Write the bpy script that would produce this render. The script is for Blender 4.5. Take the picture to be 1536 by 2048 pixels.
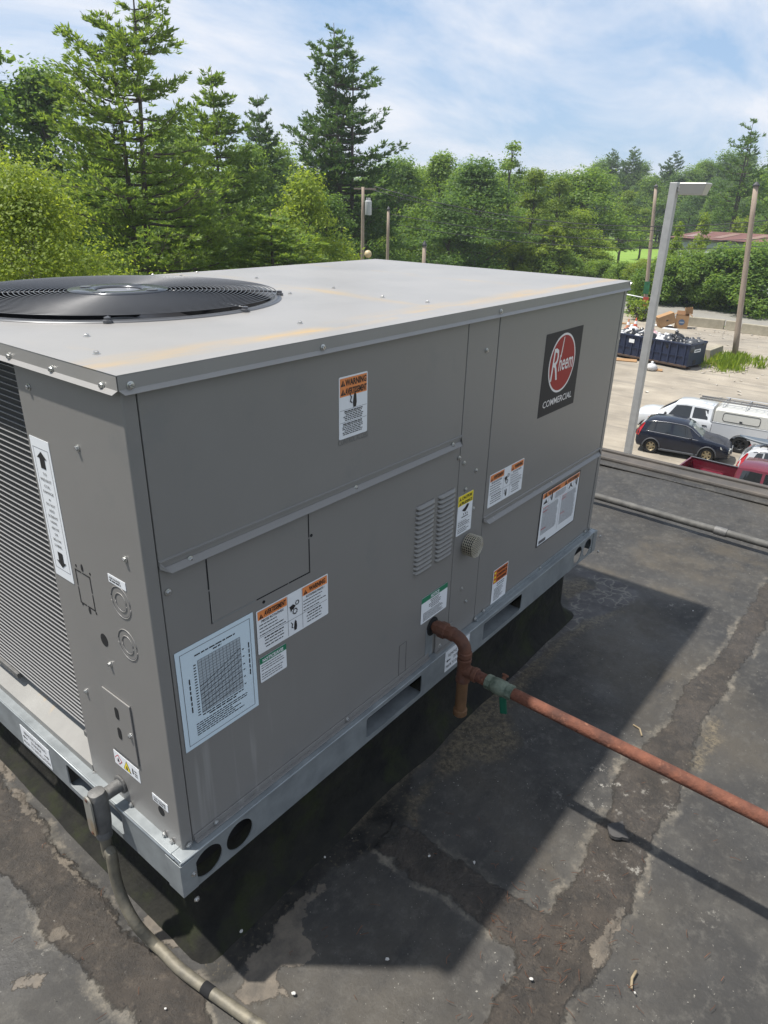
import bpy, bmesh, math, random
import numpy as np
from mathutils import Vector, Matrix, Euler
from mathutils.geometry import tessellate_polygon

for _o in list(bpy.data.objects): bpy.data.objects.remove(_o)
scn = bpy.context.scene
COL = scn.collection
PI = math.pi

# ------------------------------------------------------------------ camera
CAM = np.array([-0.5307, -0.9135, 1.5675])
ANG = (1.14806, -0.021667, -0.893866)
FPX = 1384.66
cd = bpy.data.cameras.new('camera'); cam = bpy.data.objects.new('camera', cd); COL.objects.link(cam)
cam.location = CAM; cam.rotation_euler = ANG
cd.sensor_fit = 'AUTO'; cd.sensor_width = 36.0; cd.lens = 36.0*FPX/2048.0
cd.clip_start = 0.02; cd.clip_end = 3000
scn.camera = cam
scn.render.resolution_x = 768; scn.render.resolution_y = 1024

# ------------------------------------------------------------------ light
SUN = Vector((-0.244, 0.308, 0.9196)).normalized()
world = bpy.data.worlds.new('World'); scn.world = world; world.use_nodes = True
wn = world.node_tree.nodes; wl = world.node_tree.links
for n in list(wn): wn.remove(n)
w_out = wn.new('ShaderNodeOutputWorld'); w_bg = wn.new('ShaderNodeBackground')
w_sky = wn.new('ShaderNodeTexSky'); w_sky.sky_type = 'NISHITA'; w_sky.sun_disc = False
w_sky.sun_elevation = math.asin(SUN.z); w_sky.sun_rotation = math.atan2(SUN.x, SUN.y)
w_sky.air_density = 1.0; w_sky.dust_density = 0.3; w_sky.ozone_density = 1.0
SKY_STRENGTH = 0.070
w_geo = wn.new('ShaderNodeNewGeometry'); w_sep = wn.new('ShaderNodeSeparateXYZ')
w_tc = wn.new('ShaderNodeTexCoord')
wl.new(w_tc.outputs['Generated'], w_sep.inputs[0])
def wmath(op, a, b=None):
    m = wn.new('ShaderNodeMath'); m.operation = op
    for i, v in enumerate((a, b)):
        if v is None: continue
        if isinstance(v, (int, float)): m.inputs[i].default_value = v
        else: wl.new(v, m.inputs[i])
    return m.outputs[0]
zc = wmath('ADD', wmath('MAXIMUM', w_sep.outputs[2], 0.0), 0.22)
comb = wn.new('ShaderNodeCombineXYZ')
wl.new(wmath('DIVIDE', w_sep.outputs[0], zc), comb.inputs[0]); wl.new(wmath('DIVIDE', w_sep.outputs[1], zc), comb.inputs[1])
w_map = wn.new('ShaderNodeMapping'); wl.new(comb.outputs[0], w_map.inputs[0])
w_map.inputs['Rotation'].default_value = (0, 0, math.radians(38)); w_map.inputs['Scale'].default_value = (0.8, 1.5, 1.0)
w_map.inputs['Location'].default_value = (-3.764, -10.507, 1.691)
w_no = wn.new('ShaderNodeTexNoise'); w_no.inputs['Scale'].default_value = 1.1; w_no.inputs['Detail'].default_value = 9
w_no.inputs['Roughness'].default_value = 0.62; w_no.inputs['Distortion'].default_value = 0.35
wl.new(w_map.outputs[0], w_no.inputs['Vector'])
w_rp = wn.new('ShaderNodeValToRGB'); w_rp.color_ramp.elements[0].position = 0.36; w_rp.color_ramp.elements[1].position = 0.64
w_rp.color_ramp.elements[0].color = (0.0, 0.0, 0.0, 1); w_rp.color_ramp.elements[1].color = (0.90, 0.90, 0.90, 1)
wl.new(w_no.outputs[0], w_rp.inputs[0])
w_hz = wn.new('ShaderNodeMixRGB'); w_hz.inputs[0].default_value = 0.62; wl.new(w_sky.outputs[0], w_hz.inputs[1]); w_hz.inputs[2].default_value = (4.8, 7.0, 10.3, 1)
w_mix = wn.new('ShaderNodeMixRGB'); wl.new(w_rp.outputs[0], w_mix.inputs[0]); wl.new(w_hz.outputs[0], w_mix.inputs[1])
w_mix.inputs[2].default_value = (9.4, 9.6, 10.2, 1)
wl.new(w_mix.outputs[0], w_bg.inputs[0]); w_bg.inputs[1].default_value = SKY_STRENGTH
wl.new(w_bg.outputs[0], w_out.inputs[0])
sl = bpy.data.lights.new('sun', 'SUN'); sl.energy = 5.0; sl.angle = math.radians(1.2); sl.color = (1.0, 0.955, 0.89)
so = bpy.data.objects.new('sun', sl); COL.objects.link(so); so.location = (-20, 30, 60)
so.rotation_euler = SUN.to_track_quat('Z', 'Y').to_euler()

scn.view_settings.view_transform = 'Standard'
try: scn.view_settings.look = 'None'
except Exception: pass
scn.cycles.max_bounces = 7; scn.cycles.diffuse_bounces = 3; scn.cycles.transmission_bounces = 3; scn.cycles.volume_bounces = 0
scn.view_settings.exposure = 0.5; scn.view_settings.gamma = 1.0; scn.view_settings.use_curve_mapping = False

# ------------------------------------------------------------------ pixel helpers (1536 x 2048 photograph)
RM = np.array(Euler(ANG, 'XYZ').to_matrix())
def ray(px, py): return RM @ np.array([(px-768)/FPX, -(py-1024)/FPX, -1.0])
def on(px, py, ax, v):
    d = ray(px, py); t = (v-CAM[ax])/d[ax]; return CAM+t*d
ZT = 1.33; ZG = -8.7
FY = 0.007; EX = 0.007; RY = -0.0165
def F(px, py, y=FY): p = on(px, py, 1, y); return p[0], p[2]
def E_(px, py, x=EX): p = on(px, py, 0, x); return p[1], p[2]
def T(px, py): p = on(px, py, 2, ZT); return p[0], p[1]
def RF(px, py, z=0.0): p = on(px, py, 2, z); return p[0], p[1]
def AT(px, py, D):
    d = ray(px, py); t = D/math.hypot(d[0], d[1]); return CAM+t*d
def GR(px, py, h=0.0): p = on(px, py, 2, ZG+h); return p[0], p[1]

# ------------------------------------------------------------------ materials
MATS = {}
ALB = 0.78
def alb(name, c): return tuple(c) if name.startswith(('label_', 'print_', 'emblem_', 'plate_white')) else tuple(v*ALB for v in c)
def nd(nt, typ, **kw):
    n = nt.nodes.new(typ)
    for k, v in kw.items(): n.inputs[k].default_value = v
    return n
def mat(name, col, rough=0.5, metal=0.0, var=0.0, vscale=8.0, col2=None, thr=(0.35, 0.7), bump=0.0, bscale=60.0, coat=0.0, alpha=1.0, spec=0.5, stretch=None, detail=6):
    if name in MATS: return MATS[name]
    col = alb(name, col); col2 = alb(name, col2) if col2 is not None else None
    m = bpy.data.materials.new(name); m.use_nodes = True; nt = m.node_tree
    b = nt.nodes['Principled BSDF']
    b.inputs['Roughness'].default_value = rough; b.inputs['Metallic'].default_value = metal
    b.inputs['Specular IOR Level'].default_value = spec
    if coat: b.inputs['Coat Weight'].default_value = coat; b.inputs['Coat Roughness'].default_value = 0.06
    b.inputs['Base Color'].default_value = (*col, 1)
    tc = nt.nodes.new('ShaderNodeTexCoord'); vec = tc.outputs['Object']
    if stretch:
        mp = nt.nodes.new('ShaderNodeMapping'); mp.inputs['Scale'].default_value = stretch; nt.links.new(vec, mp.inputs[0]); vec = mp.outputs[0]
    if col2 is not None or var:
        no = nd(nt, 'ShaderNodeTexNoise', Scale=vscale, Detail=detail, Roughness=0.6); nt.links.new(vec, no.inputs['Vector'])
        rp = nt.nodes.new('ShaderNodeValToRGB'); rp.color_ramp.elements[0].position = thr[0]; rp.color_ramp.elements[1].position = thr[1]
        c2 = col2 if col2 is not None else tuple(min(1, c*(1+var)) for c in col)
        c1 = col if col2 is not None else tuple(c*(1-var) for c in col)
        rp.color_ramp.elements[0].color = (*c1, 1); rp.color_ramp.elements[1].color = (*c2, 1)
        nt.links.new(no.outputs[0], rp.inputs[0]); nt.links.new(rp.outputs[0], b.inputs['Base Color'])
        mr = nd(nt, 'ShaderNodeMapRange'); mr.inputs[3].default_value = max(0, rough-0.08); mr.inputs[4].default_value = min(1, rough+0.1)
        nt.links.new(no.outputs[0], mr.inputs[0]); nt.links.new(mr.outputs[0], b.inputs['Roughness'])
    if bump:
        n2 = nd(nt, 'ShaderNodeTexNoise', Scale=bscale, Detail=5.0); nt.links.new(vec, n2.inputs['Vector'])
        bp = nd(nt, 'ShaderNodeBump', Strength=bump, Distance=0.01); nt.links.new(n2.outputs[0], bp.inputs['Height']); nt.links.new(bp.outputs[0], b.inputs['Normal'])
    if alpha < 1: b.inputs['Alpha'].default_value = alpha
    MATS[name] = m; return m
def layer(m, col, scale, lo, hi, detail=4.0, kind='noise', stretch=None, amount=1.0, box=None):
    """adds a colour layer with a noise mask over what the material has; box = (axis, from, to) limits it along a world axis"""
    nt = m.node_tree; b = nt.nodes['Principled BSDF']; col = alb(m.name, col)
    tc = nt.nodes.new('ShaderNodeTexCoord'); vec = tc.outputs['Object']; src = vec
    if stretch:
        mp = nt.nodes.new('ShaderNodeMapping'); mp.inputs['Scale'].default_value = stretch; nt.links.new(vec, mp.inputs[0]); vec = mp.outputs[0]
    if kind == 'noise':
        no = nd(nt, 'ShaderNodeTexNoise', Scale=scale, Detail=detail, Roughness=0.62); out = no.outputs[0]
    elif kind == 'spots':
        no = nd(nt, 'ShaderNodeTexVoronoi', Scale=scale); out = no.outputs[0]
    else:
        no = nt.nodes.new('ShaderNodeTexVoronoi'); no.feature = 'DISTANCE_TO_EDGE'; no.inputs['Scale'].default_value = scale; out = no.outputs[0]
        dn = nd(nt, 'ShaderNodeTexNoise', Scale=scale*0.6, Detail=3.0); nt.links.new(vec, dn.inputs['Vector'])
        ad = nt.nodes.new('ShaderNodeVectorMath'); ad.operation = 'MULTIPLY_ADD'; nt.links.new(dn.outputs[1], ad.inputs[0]); ad.inputs[1].default_value = (0.16/scale*8,)*3; nt.links.new(vec, ad.inputs[2]); vec = ad.outputs[0]
    nt.links.new(vec, no.inputs['Vector'])
    mr = nt.nodes.new('ShaderNodeMapRange'); mr.inputs[1].default_value = lo; mr.inputs[2].default_value = hi; mr.inputs[3].default_value = 0.0; mr.inputs[4].default_value = amount
    nt.links.new(out, mr.inputs[0]); fac = mr.outputs[0]
    if box:
        sp = nt.nodes.new('ShaderNodeSeparateXYZ'); nt.links.new(src, sp.inputs[0])
        for ax, a0, a1 in box:
            r2 = nt.nodes.new('ShaderNodeMapRange'); r2.inputs[1].default_value = a0; r2.inputs[2].default_value = a1; r2.inputs[3].default_value = 0; r2.inputs[4].default_value = 1
            nt.links.new(sp.outputs[ax], r2.inputs[0])
            mm = nt.nodes.new('ShaderNodeMath'); mm.operation = 'MULTIPLY'; nt.links.new(fac, mm.inputs[0]); nt.links.new(r2.outputs[0], mm.inputs[1]); fac = mm.outputs[0]
    mx = nt.nodes.new('ShaderNodeMixRGB'); nt.links.new(fac, mx.inputs[0])
    inp = b.inputs['Base Color']
    if inp.is_linked: nt.links.new(inp.links[0].from_socket, mx.inputs[1])
    else: mx.inputs[1].default_value = inp.default_value
    mx.inputs[2].default_value = (*col, 1)
    nt.links.new(mx.outputs[0], inp)
    return m
def leafmat(name, ca, cb, trans=0.52, rough=0.55):
    m = bpy.data.materials.new(name); m.use_nodes = True; nt = m.node_tree
    b = nt.nodes['Principled BSDF']; b.inputs['Roughness'].default_value = rough; b.inputs['Specular IOR Level'].default_value = 0.35
    at = nt.nodes.new('ShaderNodeAttribute'); at.attribute_name = 'var'
    oi = nt.nodes.new('ShaderNodeObjectInfo')
    ad = nt.nodes.new('ShaderNodeMath'); ad.operation = 'MULTIPLY_ADD'; nt.links.new(oi.outputs['Random'], ad.inputs[0]); ad.inputs[1].default_value = 0.35; nt.links.new(at.outputs['Fac'], ad.inputs[2])
    rp = nt.nodes.new('ShaderNodeValToRGB'); ca = (ca[0]*1.18, ca[1]*1.08, ca[2]); cb = (cb[0]*1.18, cb[1]*1.08, cb[2]); rp.color_ramp.elements[0].color = (*ca, 1); rp.color_ramp.elements[1].color = (*cb, 1)
    nt.links.new(ad.outputs[0], rp.inputs[0]); nt.links.new(rp.outputs[0], b.inputs['Base Color'])
    tm_ = nt.nodes.new('ShaderNodeMixRGB'); tm_.blend_type = 'MULTIPLY'; tm_.inputs[0].default_value = 1.0; nt.links.new(rp.outputs[0], tm_.inputs[1]); tm_.inputs[2].default_value = (1.75, 1.6, 0.9, 1)
    tr = nt.nodes.new('ShaderNodeBsdfTranslucent'); nt.links.new(tm_.outputs[0], tr.inputs[0])
    mx = nt.nodes.new('ShaderNodeMixShader'); mx.inputs[0].default_value = trans
    nt.links.new(b.outputs[0], mx.inputs[1]); nt.links.new(tr.outputs[0], mx.inputs[2]); nt.links.new(mx.outputs[0], nt.nodes['Material Output'].inputs[0])
    MATS[name] = m; return m

# ------------------------------------------------------------------ mesh helpers
class MB:
    def __init__(s): s.v = []; s.f = []
    def quad(s, a, b, c, d):
        n = len(s.v); s.v += [tuple(a), tuple(b), tuple(c), tuple(d)]; s.f.append((n, n+1, n+2, n+3)); return s
    def poly(s, pts): n = len(s.v); s.v += [tuple(p) for p in pts]; s.f.append(tuple(range(n, n+len(pts)))); return s
    def box(s, x0, x1, y0, y1, z0, z1):
        n = len(s.v)
        s.v += [(x0,y0,z0),(x1,y0,z0),(x1,y1,z0),(x0,y1,z0),(x0,y0,z1),(x1,y0,z1),(x1,y1,z1),(x0,y1,z1)]
        s.f += [tuple(n+i for i in q) for q in ((0,3,2,1),(4,5,6,7),(0,1,5,4),(1,2,6,5),(2,3,7,6),(3,0,4,7))]; return s
    def tbox(s, m, sx, sy, sz):
        n = len(s.v)
        for c in ((-1,-1,-1),(1,-1,-1),(1,1,-1),(-1,1,-1),(-1,-1,1),(1,-1,1),(1,1,1),(-1,1,1)):
            s.v.append(tuple(m @ Vector((c[0]*sx/2, c[1]*sy/2, c[2]*sz/2))))
        s.f += [tuple(n+i for i in q) for q in ((0,3,2,1),(4,5,6,7),(0,1,5,4),(1,2,6,5),(2,3,7,6),(3,0,4,7))]; return s
    def ring(s, pts): n = len(s.v); s.v += [tuple(p) for p in pts]; return list(range(n, n+len(pts)))
    def loft(s, rings, closed=True, caps=True):
        ids = [s.ring(r) for r in rings]
        for a, b in zip(ids[:-1], ids[1:]):
            m = len(a)
            for i in range(m if closed else m-1):
                j = (i+1) % m; s.f.append((a[i], a[j], b[j], b[i]))
        if caps: s.f.append(tuple(reversed(ids[0]))); s.f.append(tuple(ids[-1]))
        return s
    def tube(s, pts, r, n=8, caps=True, taper=None):
        pts = [Vector(p) for p in pts]; rings = []; up = Vector((0, 0, 1)); prev = None
        for i, p in enumerate(pts):
            t = (pts[min(i+1, len(pts)-1)]-pts[max(i-1, 0)]).normalized()
            if prev is None:
                a = t.cross(up)
                if a.length < 1e-4: a = t.cross(Vector((1, 0, 0)))
            else: a = prev - t*prev.dot(t)
            a.normalize(); b = t.cross(a); prev = a
            rr = r[i] if isinstance(r, (list, tuple)) else r
            rings.append([p+(a*math.cos(2*PI*k/n)+b*math.sin(2*PI*k/n))*rr for k in range(n)])
        return s.loft(rings, True, caps)
    def cyl(s, a, b, r, n=16, r2=None): return s.tube([a, b], [r, r if r2 is None else r2], n)
    def lathe(s, prof, n=24, m=None, caps=True):
        m = m or Matrix()
        return s.loft([[m @ Vector((r*math.cos(2*PI*k/n), r*math.sin(2*PI*k/n), z)) for k in range(n)] for r, z in prof], True, caps)
    def ell(s, c, rx, ry, rz, nu=12, nv=7, jit=0, rnd=None):
        rings = []
        for i in range(1, nv):
            a = PI*i/nv
            rings.append([(c[0]+rx*math.sin(a)*math.cos(2*PI*k/nu)*(1+(rnd.uniform(-jit, jit) if rnd else 0)), c[1]+ry*math.sin(a)*math.sin(2*PI*k/nu)*(1+(rnd.uniform(-jit, jit) if rnd else 0)), c[2]-rz*math.cos(a)*(1+(rnd.uniform(-jit, jit) if rnd else 0))) for k in range(nu)])
        return s.loft(rings)
    def mesh(s, name, m=None, smooth=False):
        me = bpy.data.meshes.new(name); me.from_pydata(s.v, [], s.f); me.update()
        if m: me.materials.append(m)
        if smooth: me.polygons.foreach_set('use_smooth', [True]*len(me.polygons))
        return me
    def build(s, name, m=None, parent=None, smooth=False, bevel=0, seg=2, auto=False):
        o = bpy.data.objects.new(name, s.mesh(name, m, smooth)); COL.objects.link(o); put(o, parent)
        if bevel:
            bm_ = o.modifiers.new('bevel', 'BEVEL'); bm_.width = bevel; bm_.segments = seg; bm_.limit_method = 'ANGLE'; bm_.angle_limit = math.radians(40)
            if smooth is None: pass
        if auto: smooth_by_angle(o.data)
        return o
def smooth_by_angle(me, deg=35):
    bm = bmesh.new(); bm.from_mesh(me); lim = math.radians(deg)
    for e in bm.edges:
        if len(e.link_faces) == 2 and e.calc_face_angle(0) > lim: e.smooth = False
    for f in bm.faces: f.smooth = True
    bm.to_mesh(me); bm.free()
def put(o, parent):
    if parent is None: return o
    o.parent = parent; o.matrix_parent_inverse = wmat(parent).inverted(); return o
def wmat(o):
    m = Matrix.LocRotScale(o.location, o.rotation_euler, o.scale)
    return wmat(o.parent) @ o.matrix_parent_inverse @ m if o.parent else m
def thing(name, label, cat, loc=(0, 0, 0), rz=0.0, group=None):
    o = bpy.data.objects.new(name, None); COL.objects.link(o); o.empty_display_size = 0.1
    o.location = loc; o.rotation_euler = (0, 0, rz); return tag(o, label, cat, group)
def tag(o, label, cat, group=None):
    o['label'] = label; o['category'] = cat
    if group: o['group'] = group
    return o
def struct(o): o['kind'] = 'structure'; return o
def inst(name, me, parent, loc=(0, 0, 0), rot=(0, 0, 0), sc=(1, 1, 1)):
    o = bpy.data.objects.new(name, me); COL.objects.link(o); o.location = loc; o.rotation_euler = rot; o.scale = sc
    if parent is not None: o.parent = parent; o.matrix_parent_inverse = wmat(parent).inverted()
    return o
def local(o, parent): o.parent = parent; o.matrix_parent_inverse = Matrix(); return o
def copy_tree(o, parent=None):
    c = o.copy(); COL.objects.link(c)
    if parent is not None: c.parent = parent; c.matrix_parent_inverse = o.matrix_parent_inverse.copy()
    for ch in [k for k in bpy.data.objects if k.parent == o]: copy_tree(ch, c)
    return c
def from_obj(tmp):
    COL.objects.link(tmp); dg = bpy.context.evaluated_depsgraph_get(); dg.update()
    me = bpy.data.meshes.new_from_object(tmp.evaluated_get(dg)); bpy.data.objects.remove(tmp); return me
def plate_mesh(name, outer, holes, th, m):
    """flat plate in local XY with holes, thickness th centred on local z = 0"""
    cu = bpy.data.curves.new(name, 'CURVE'); cu.dimensions = '2D'; cu.fill_mode = 'BOTH'; cu.extrude = th/2
    for pts in [outer]+holes:
        sp = cu.splines.new('POLY'); sp.points.add(len(pts)-1); sp.use_cyclic_u = True
        for q, p in zip(sp.points, pts): q.co = (p[0], p[1], 0, 1)
    me = from_obj(bpy.data.objects.new(name, cu)); me.name = name; me.materials.clear(); me.materials.append(m); return me
def circ(cx, cy, r, n=32, ry=None): return [(cx+r*math.cos(2*PI*k/n), cy+(ry or r)*math.sin(2*PI*k/n)) for k in range(n)]
def rrect(x0, x1, y0, y1, r, n=4):
    out = []
    for cx, cy, a in ((x1-r, y1-r, 0), (x0+r, y1-r, 90), (x0+r, y0+r, 180), (x1-r, y0+r, 270)):
        for k in range(n+1):
            t = math.radians(a+90*k/n); out.append((cx+r*math.cos(t), cy+r*math.sin(t)))
    return out
ROT_F = (PI/2, 0, 0); ROT_E = (PI/2, 0, -PI/2)
_tc = {}
def text_mesh(s, bold=0.0, shear=0.0):
    k = (s, bold, shear)
    if k not in _tc:
        cu = bpy.data.curves.new('lettering', 'FONT'); cu.body = s; cu.resolution_u = 2; cu.offset = bold; cu.shear = shear; cu.fill_mode = 'FRONT'
        me = from_obj(bpy.data.objects.new('lettering', cu))
        co = np.array([v.co[:2] for v in me.vertices]); fs = [tuple(p.vertices) for p in me.polygons]
        bpy.data.meshes.remove(me); mn = co.min(0); mx = co.max(0)
        _tc[k] = ((co-mn)/(mx-mn), fs, (mx-mn)[0]/(mx-mn)[1])
    return _tc[k]
def txt(s, x, y, w, h, m, parent, z=0.0008, bold=0.012, shear=0.0, name='lettering', align='C', keep=True):
    """text fitted into a box (x,y = lower left) of the parent's local XY plane"""
    co, fs, asp = text_mesh(s, bold, shear)
    ww = min(w, asp*h) if keep else w
    x0 = x+(w-ww)/2 if align == 'C' else x
    me = bpy.data.meshes.new(name); me.from_pydata([(x0+c[0]*ww, y+c[1]*h, z) for c in co], [], fs); me.materials.append(m)
    o = bpy.data.objects.new(name, me); COL.objects.link(o); return local(o, parent)
def flat(polys, m, parent, name, z=0.0006):
    mb = MB()
    for p in polys: mb.poly([(a, b, z) for a, b in p])
    o = bpy.data.objects.new(name, mb.mesh(name, m)); COL.objects.link(o); return local(o, parent)
def rc(x0, y0, x1, y1): return [(x0, y0), (x1, y0), (x1, y1), (x0, y1)]
def lines(x0, x1, ytop, n, dy, h, rnd, ragged=0.3, centre=False, bold_first=False):
    """rows of print too small to read: word-long dashes"""
    out = []
    for i in range(n):
        L = (x1-x0)*(1-rnd.random()*ragged); x = x0+((x1-x0)-L)/2 if centre else x0; e = x+L; y = ytop-i*dy
        hh = h*1.35 if bold_first and i == 0 else h
        while x < e-0.0005:
            w = min(e-x, rnd.uniform(2.0, 6.0)*h*0.9); out.append(rc(x, y-hh, x+w, y)); x += w+h*0.75
    return out
def ragged(poly, seed, amp, depth=4, closed=True):
    rnd = random.Random(seed); pts = [Vector((p[0], p[1])) for p in poly]
    for d in range(depth):
        out = []
        for i, p in enumerate(pts):
            q = pts[(i+1) % len(pts)]; out.append(p); e = q-p; L = e.length
            if L > 0.012:
                nrm = Vector((-e.y, e.x)).normalized(); out.append((p+q)/2+nrm*rnd.uniform(-1, 1)*min(amp/(1.7**d), L*0.28))
        pts = out
    return pts
def sheet(name, poly, z, m, parent, th=0.0):
    tri = tessellate_polygon([[Vector((p[0], p[1], 0)) for p in poly]])
    mb = MB(); mb.v = [(p[0], p[1], z) for p in poly]
    for t in tri:
        a, b, c = [Vector(mb.v[i]) for i in t]
        mb.f.append(t if (b-a).cross(c-a).z > 0 else (t[0], t[2], t[1]))
    if th:
        n = len(poly); mb.v += [(p[0], p[1], z-th) for p in poly]
        area = sum(poly[i][0]*poly[(i+1) % n][1]-poly[(i+1) % n][0]*poly[i][1] for i in range(n))
        for i in range(n):
            j = (i+1) % n; mb.f.append((i, n+i, n+j, j) if area > 0 else (i, j, n+j, n+i))
    return mb.build(name, m, parent)
# ------------------------------------------------------------------ materials of the near scene
def roof_material():
    m = bpy.data.materials.new('roof_membrane'); m.use_nodes = True; nt = m.node_tree; b = nt.nodes['Principled BSDF']; lk = nt.links.new
    geo = nt.nodes.new('ShaderNodeNewGeometry'); P = geo.outputs['Position']
    def noise(scale, detail=8, rough=0.62, stretch=None):
        n = nd(nt, 'ShaderNodeTexNoise', Scale=scale, Detail=float(detail), Roughness=rough); v = P
        if stretch:
            mp = nt.nodes.new('ShaderNodeMapping'); mp.inputs['Scale'].default_value = stretch; lk(P, mp.inputs[0]); v = mp.outputs[0]
        lk(v, n.inputs['Vector']); return n.outputs[0]
    def rng(x, a, b_, c=0.0, d=1.0):
        r = nt.nodes.new('ShaderNodeMapRange'); r.interpolation_type = 'SMOOTHSTEP'; lk(x, r.inputs[0])
        for i, q in enumerate((a, b_, c, d)): r.inputs[1+i].default_value = q
        return r.outputs[0]
    def mth(op, x, y):
        q = nt.nodes.new('ShaderNodeMath'); q.operation = op
        for i, v in enumerate((x, y)):
            if isinstance(v, (int, float)): q.inputs[i].default_value = v
            else: lk(v, q.inputs[i])
        return q.outputs[0]
    def mix(f, c1, c2):
        q = nt.nodes.new('ShaderNodeMixRGB')
        for i, v in enumerate((f, c1, c2)):
            if isinstance(v, (int, float)): q.inputs[i].default_value = v
            elif isinstance(v, tuple): q.inputs[i].default_value = (*v, 1)
            else: lk(v, q.inputs[i])
        return q.outputs[0]
    def attr(nm):
        q = nt.nodes.new('ShaderNodeAttribute'); q.attribute_name = nm; return q.outputs['Fac']
    ragn = mth('ADD', mth('MULTIPLY', noise(10, 9, 0.72), 0.34), mth('MULTIPLY', noise(45, 6, 0.7), 0.14))   # mean about 0.175
    def mask(nm, soft=0.03, bias=0.0): return rng(mth('ADD', attr(nm), ragn), 0.735-soft+bias, 0.735+soft+bias)
    # membrane
    c = mix(rng(noise(1.7, 9), 0.34, 0.68), (0.036, 0.0355, 0.035), (0.060, 0.058, 0.055))
    c = mix(rng(noise(7, 10, 0.7), 0.42, 0.70, 0, 0.75), c, (0.088, 0.085, 0.078))
    c = mix(rng(noise(0.8, 8), 0.50, 0.72, 0, 0.65), c, (0.100, 0.086, 0.064))
    c = mix(rng(noise(3.3, 10, 0.68, (1.0, 2.4, 1)), 0.52, 0.70, 0, 0.75), c, (0.030, 0.030, 0.031))
    c = mix(rng(noise(28, 8, 0.75), 0.50, 0.72, 0, 0.7), c, (0.115, 0.111, 0.102))
    c = mix(rng(noise(90, 5, 0.7), 0.56, 0.72, 0, 0.6), c, (0.032, 0.032, 0.033))
    c = mix(rng(noise(2.4, 12, 0.8), 0.60, 0.66, 0, 0.32), c, (0.21, 0.205, 0.19))
    c = mix(rng(noise(140, 3, 0.5), 0.70, 0.74, 0, 0.8), c, (0.36, 0.35, 0.32))
    # lighter dust film with soft edges
    c = mix(mth('MULTIPLY', mask('stain', 0.20), rng(noise(5, 9), 0.35, 0.65, 0.0, 0.5)), c, (0.13, 0.11, 0.08))
    # tar strips, a pale crust along their margins
    tar = mix(rng(noise(11, 10, 0.7), 0.32, 0.68), (0.032, 0.028, 0.024), (0.072, 0.060, 0.049))
    tar = mix(rng(noise(38, 8, 0.75), 0.52, 0.68, 0, 0.8), tar, (0.118, 0.098, 0.078)); tar = mix(rng(noise(120, 4, 0.6), 0.58, 0.70, 0, 0.75), tar, (0.018, 0.016, 0.015)); tar = mix(rng(noise(60, 6, 0.7), 0.66, 0.71, 0, 0.7), tar, (0.38, 0.36, 0.32))
    mt = mask('tar', 0.022); crust = mth('SUBTRACT', mask('tar', 0.03, -0.085), mt); crust = mth('MULTIPLY', crust, rng(noise(3.1, 8, 0.7), 0.45, 0.60, 0, 0.9))
    c = mix(mt, c, tar); c = mix(mth('MAXIMUM', crust, 0.0), c, mix(rng(noise(30, 8, 0.7), 0.35, 0.65), (0.10, 0.094, 0.082), (0.25, 0.225, 0.185)))
    c = mix(mth('MULTIPLY', mask('splash', 0.16), rng(noise(22, 9, 0.75), 0.56, 0.63, 0, 0.85)), c, (0.42, 0.41, 0.38))
    # wet black tar round the curb
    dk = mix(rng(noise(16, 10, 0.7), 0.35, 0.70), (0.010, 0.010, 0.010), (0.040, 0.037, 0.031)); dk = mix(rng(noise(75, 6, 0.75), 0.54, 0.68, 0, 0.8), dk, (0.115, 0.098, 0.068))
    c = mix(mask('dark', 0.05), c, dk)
    # sand and grit
    sa = mix(rng(noise(70, 8, 0.8), 0.38, 0.62), (0.052, 0.046, 0.036), (0.205, 0.172, 0.118)); c = mix(mth('MULTIPLY', mask('sand', 0.10), rng(noise(20, 8, 0.75), 0.30, 0.58, 0.25, 1.0)), c, sa)
    # peeling pale coat
    pe = mix(rng(noise(14, 10, 0.7), 0.3, 0.7), (0.10, 0.090, 0.078), (0.215, 0.185, 0.15)); mp_ = mask('peel', 0.010); c = mix(mp_, c, pe)
    # cracked mud
    vo = nt.nodes.new('ShaderNodeTexVoronoi'); vo.feature = 'DISTANCE_TO_EDGE'; vo.inputs['Scale'].default_value = 17
    dn = nd(nt, 'ShaderNodeTexNoise', Scale=14.0, Detail=4.0); lk(P, dn.inputs['Vector']); ad = nt.nodes.new('ShaderNodeVectorMath'); ad.operation = 'MULTIPLY_ADD'; lk(dn.outputs[1], ad.inputs[0]); ad.inputs[1].default_value = (0.09,)*3; lk(P, ad.inputs[2]); lk(ad.outputs[0], vo.inputs['Vector'])
    cr = mth('MULTIPLY', rng(vo.outputs[0], 0.085, 0.02), rng(noise(6, 5), 0.40, 0.56))
    mu = mix(cr, mix(rng(noise(12, 8), 0.35, 0.65), (0.058, 0.054, 0.057), (0.105, 0.10, 0.10)), (0.20, 0.19, 0.17)); c = mix(mask('mud', 0.05), c, mu)
    sc_ = nt.nodes.new('ShaderNodeMixRGB'); sc_.blend_type = 'MULTIPLY'; sc_.inputs[0].default_value = 1.0; lk(c, sc_.inputs[1]); sc_.inputs[2].default_value = (0.69, 0.67, 0.635, 1); c = sc_.outputs[0]
    lk(c, b.inputs['Base Color']); lk(rng(noise(4, 6), 0.3, 0.7, 0.52, 0.80), b.inputs['Roughness']); b.inputs['Specular IOR Level'].default_value = 0.45
    hgt = mth('ADD', mth('MULTIPLY', noise(40, 8, 0.7), 0.6), mth('MULTIPLY', mth('ADD', mt, mp_), 0.28)); hgt = mth('ADD', hgt, mth('MULTIPLY', mth('MULTIPLY', noise(85, 6, 0.7), 1.5), mt))
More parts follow.
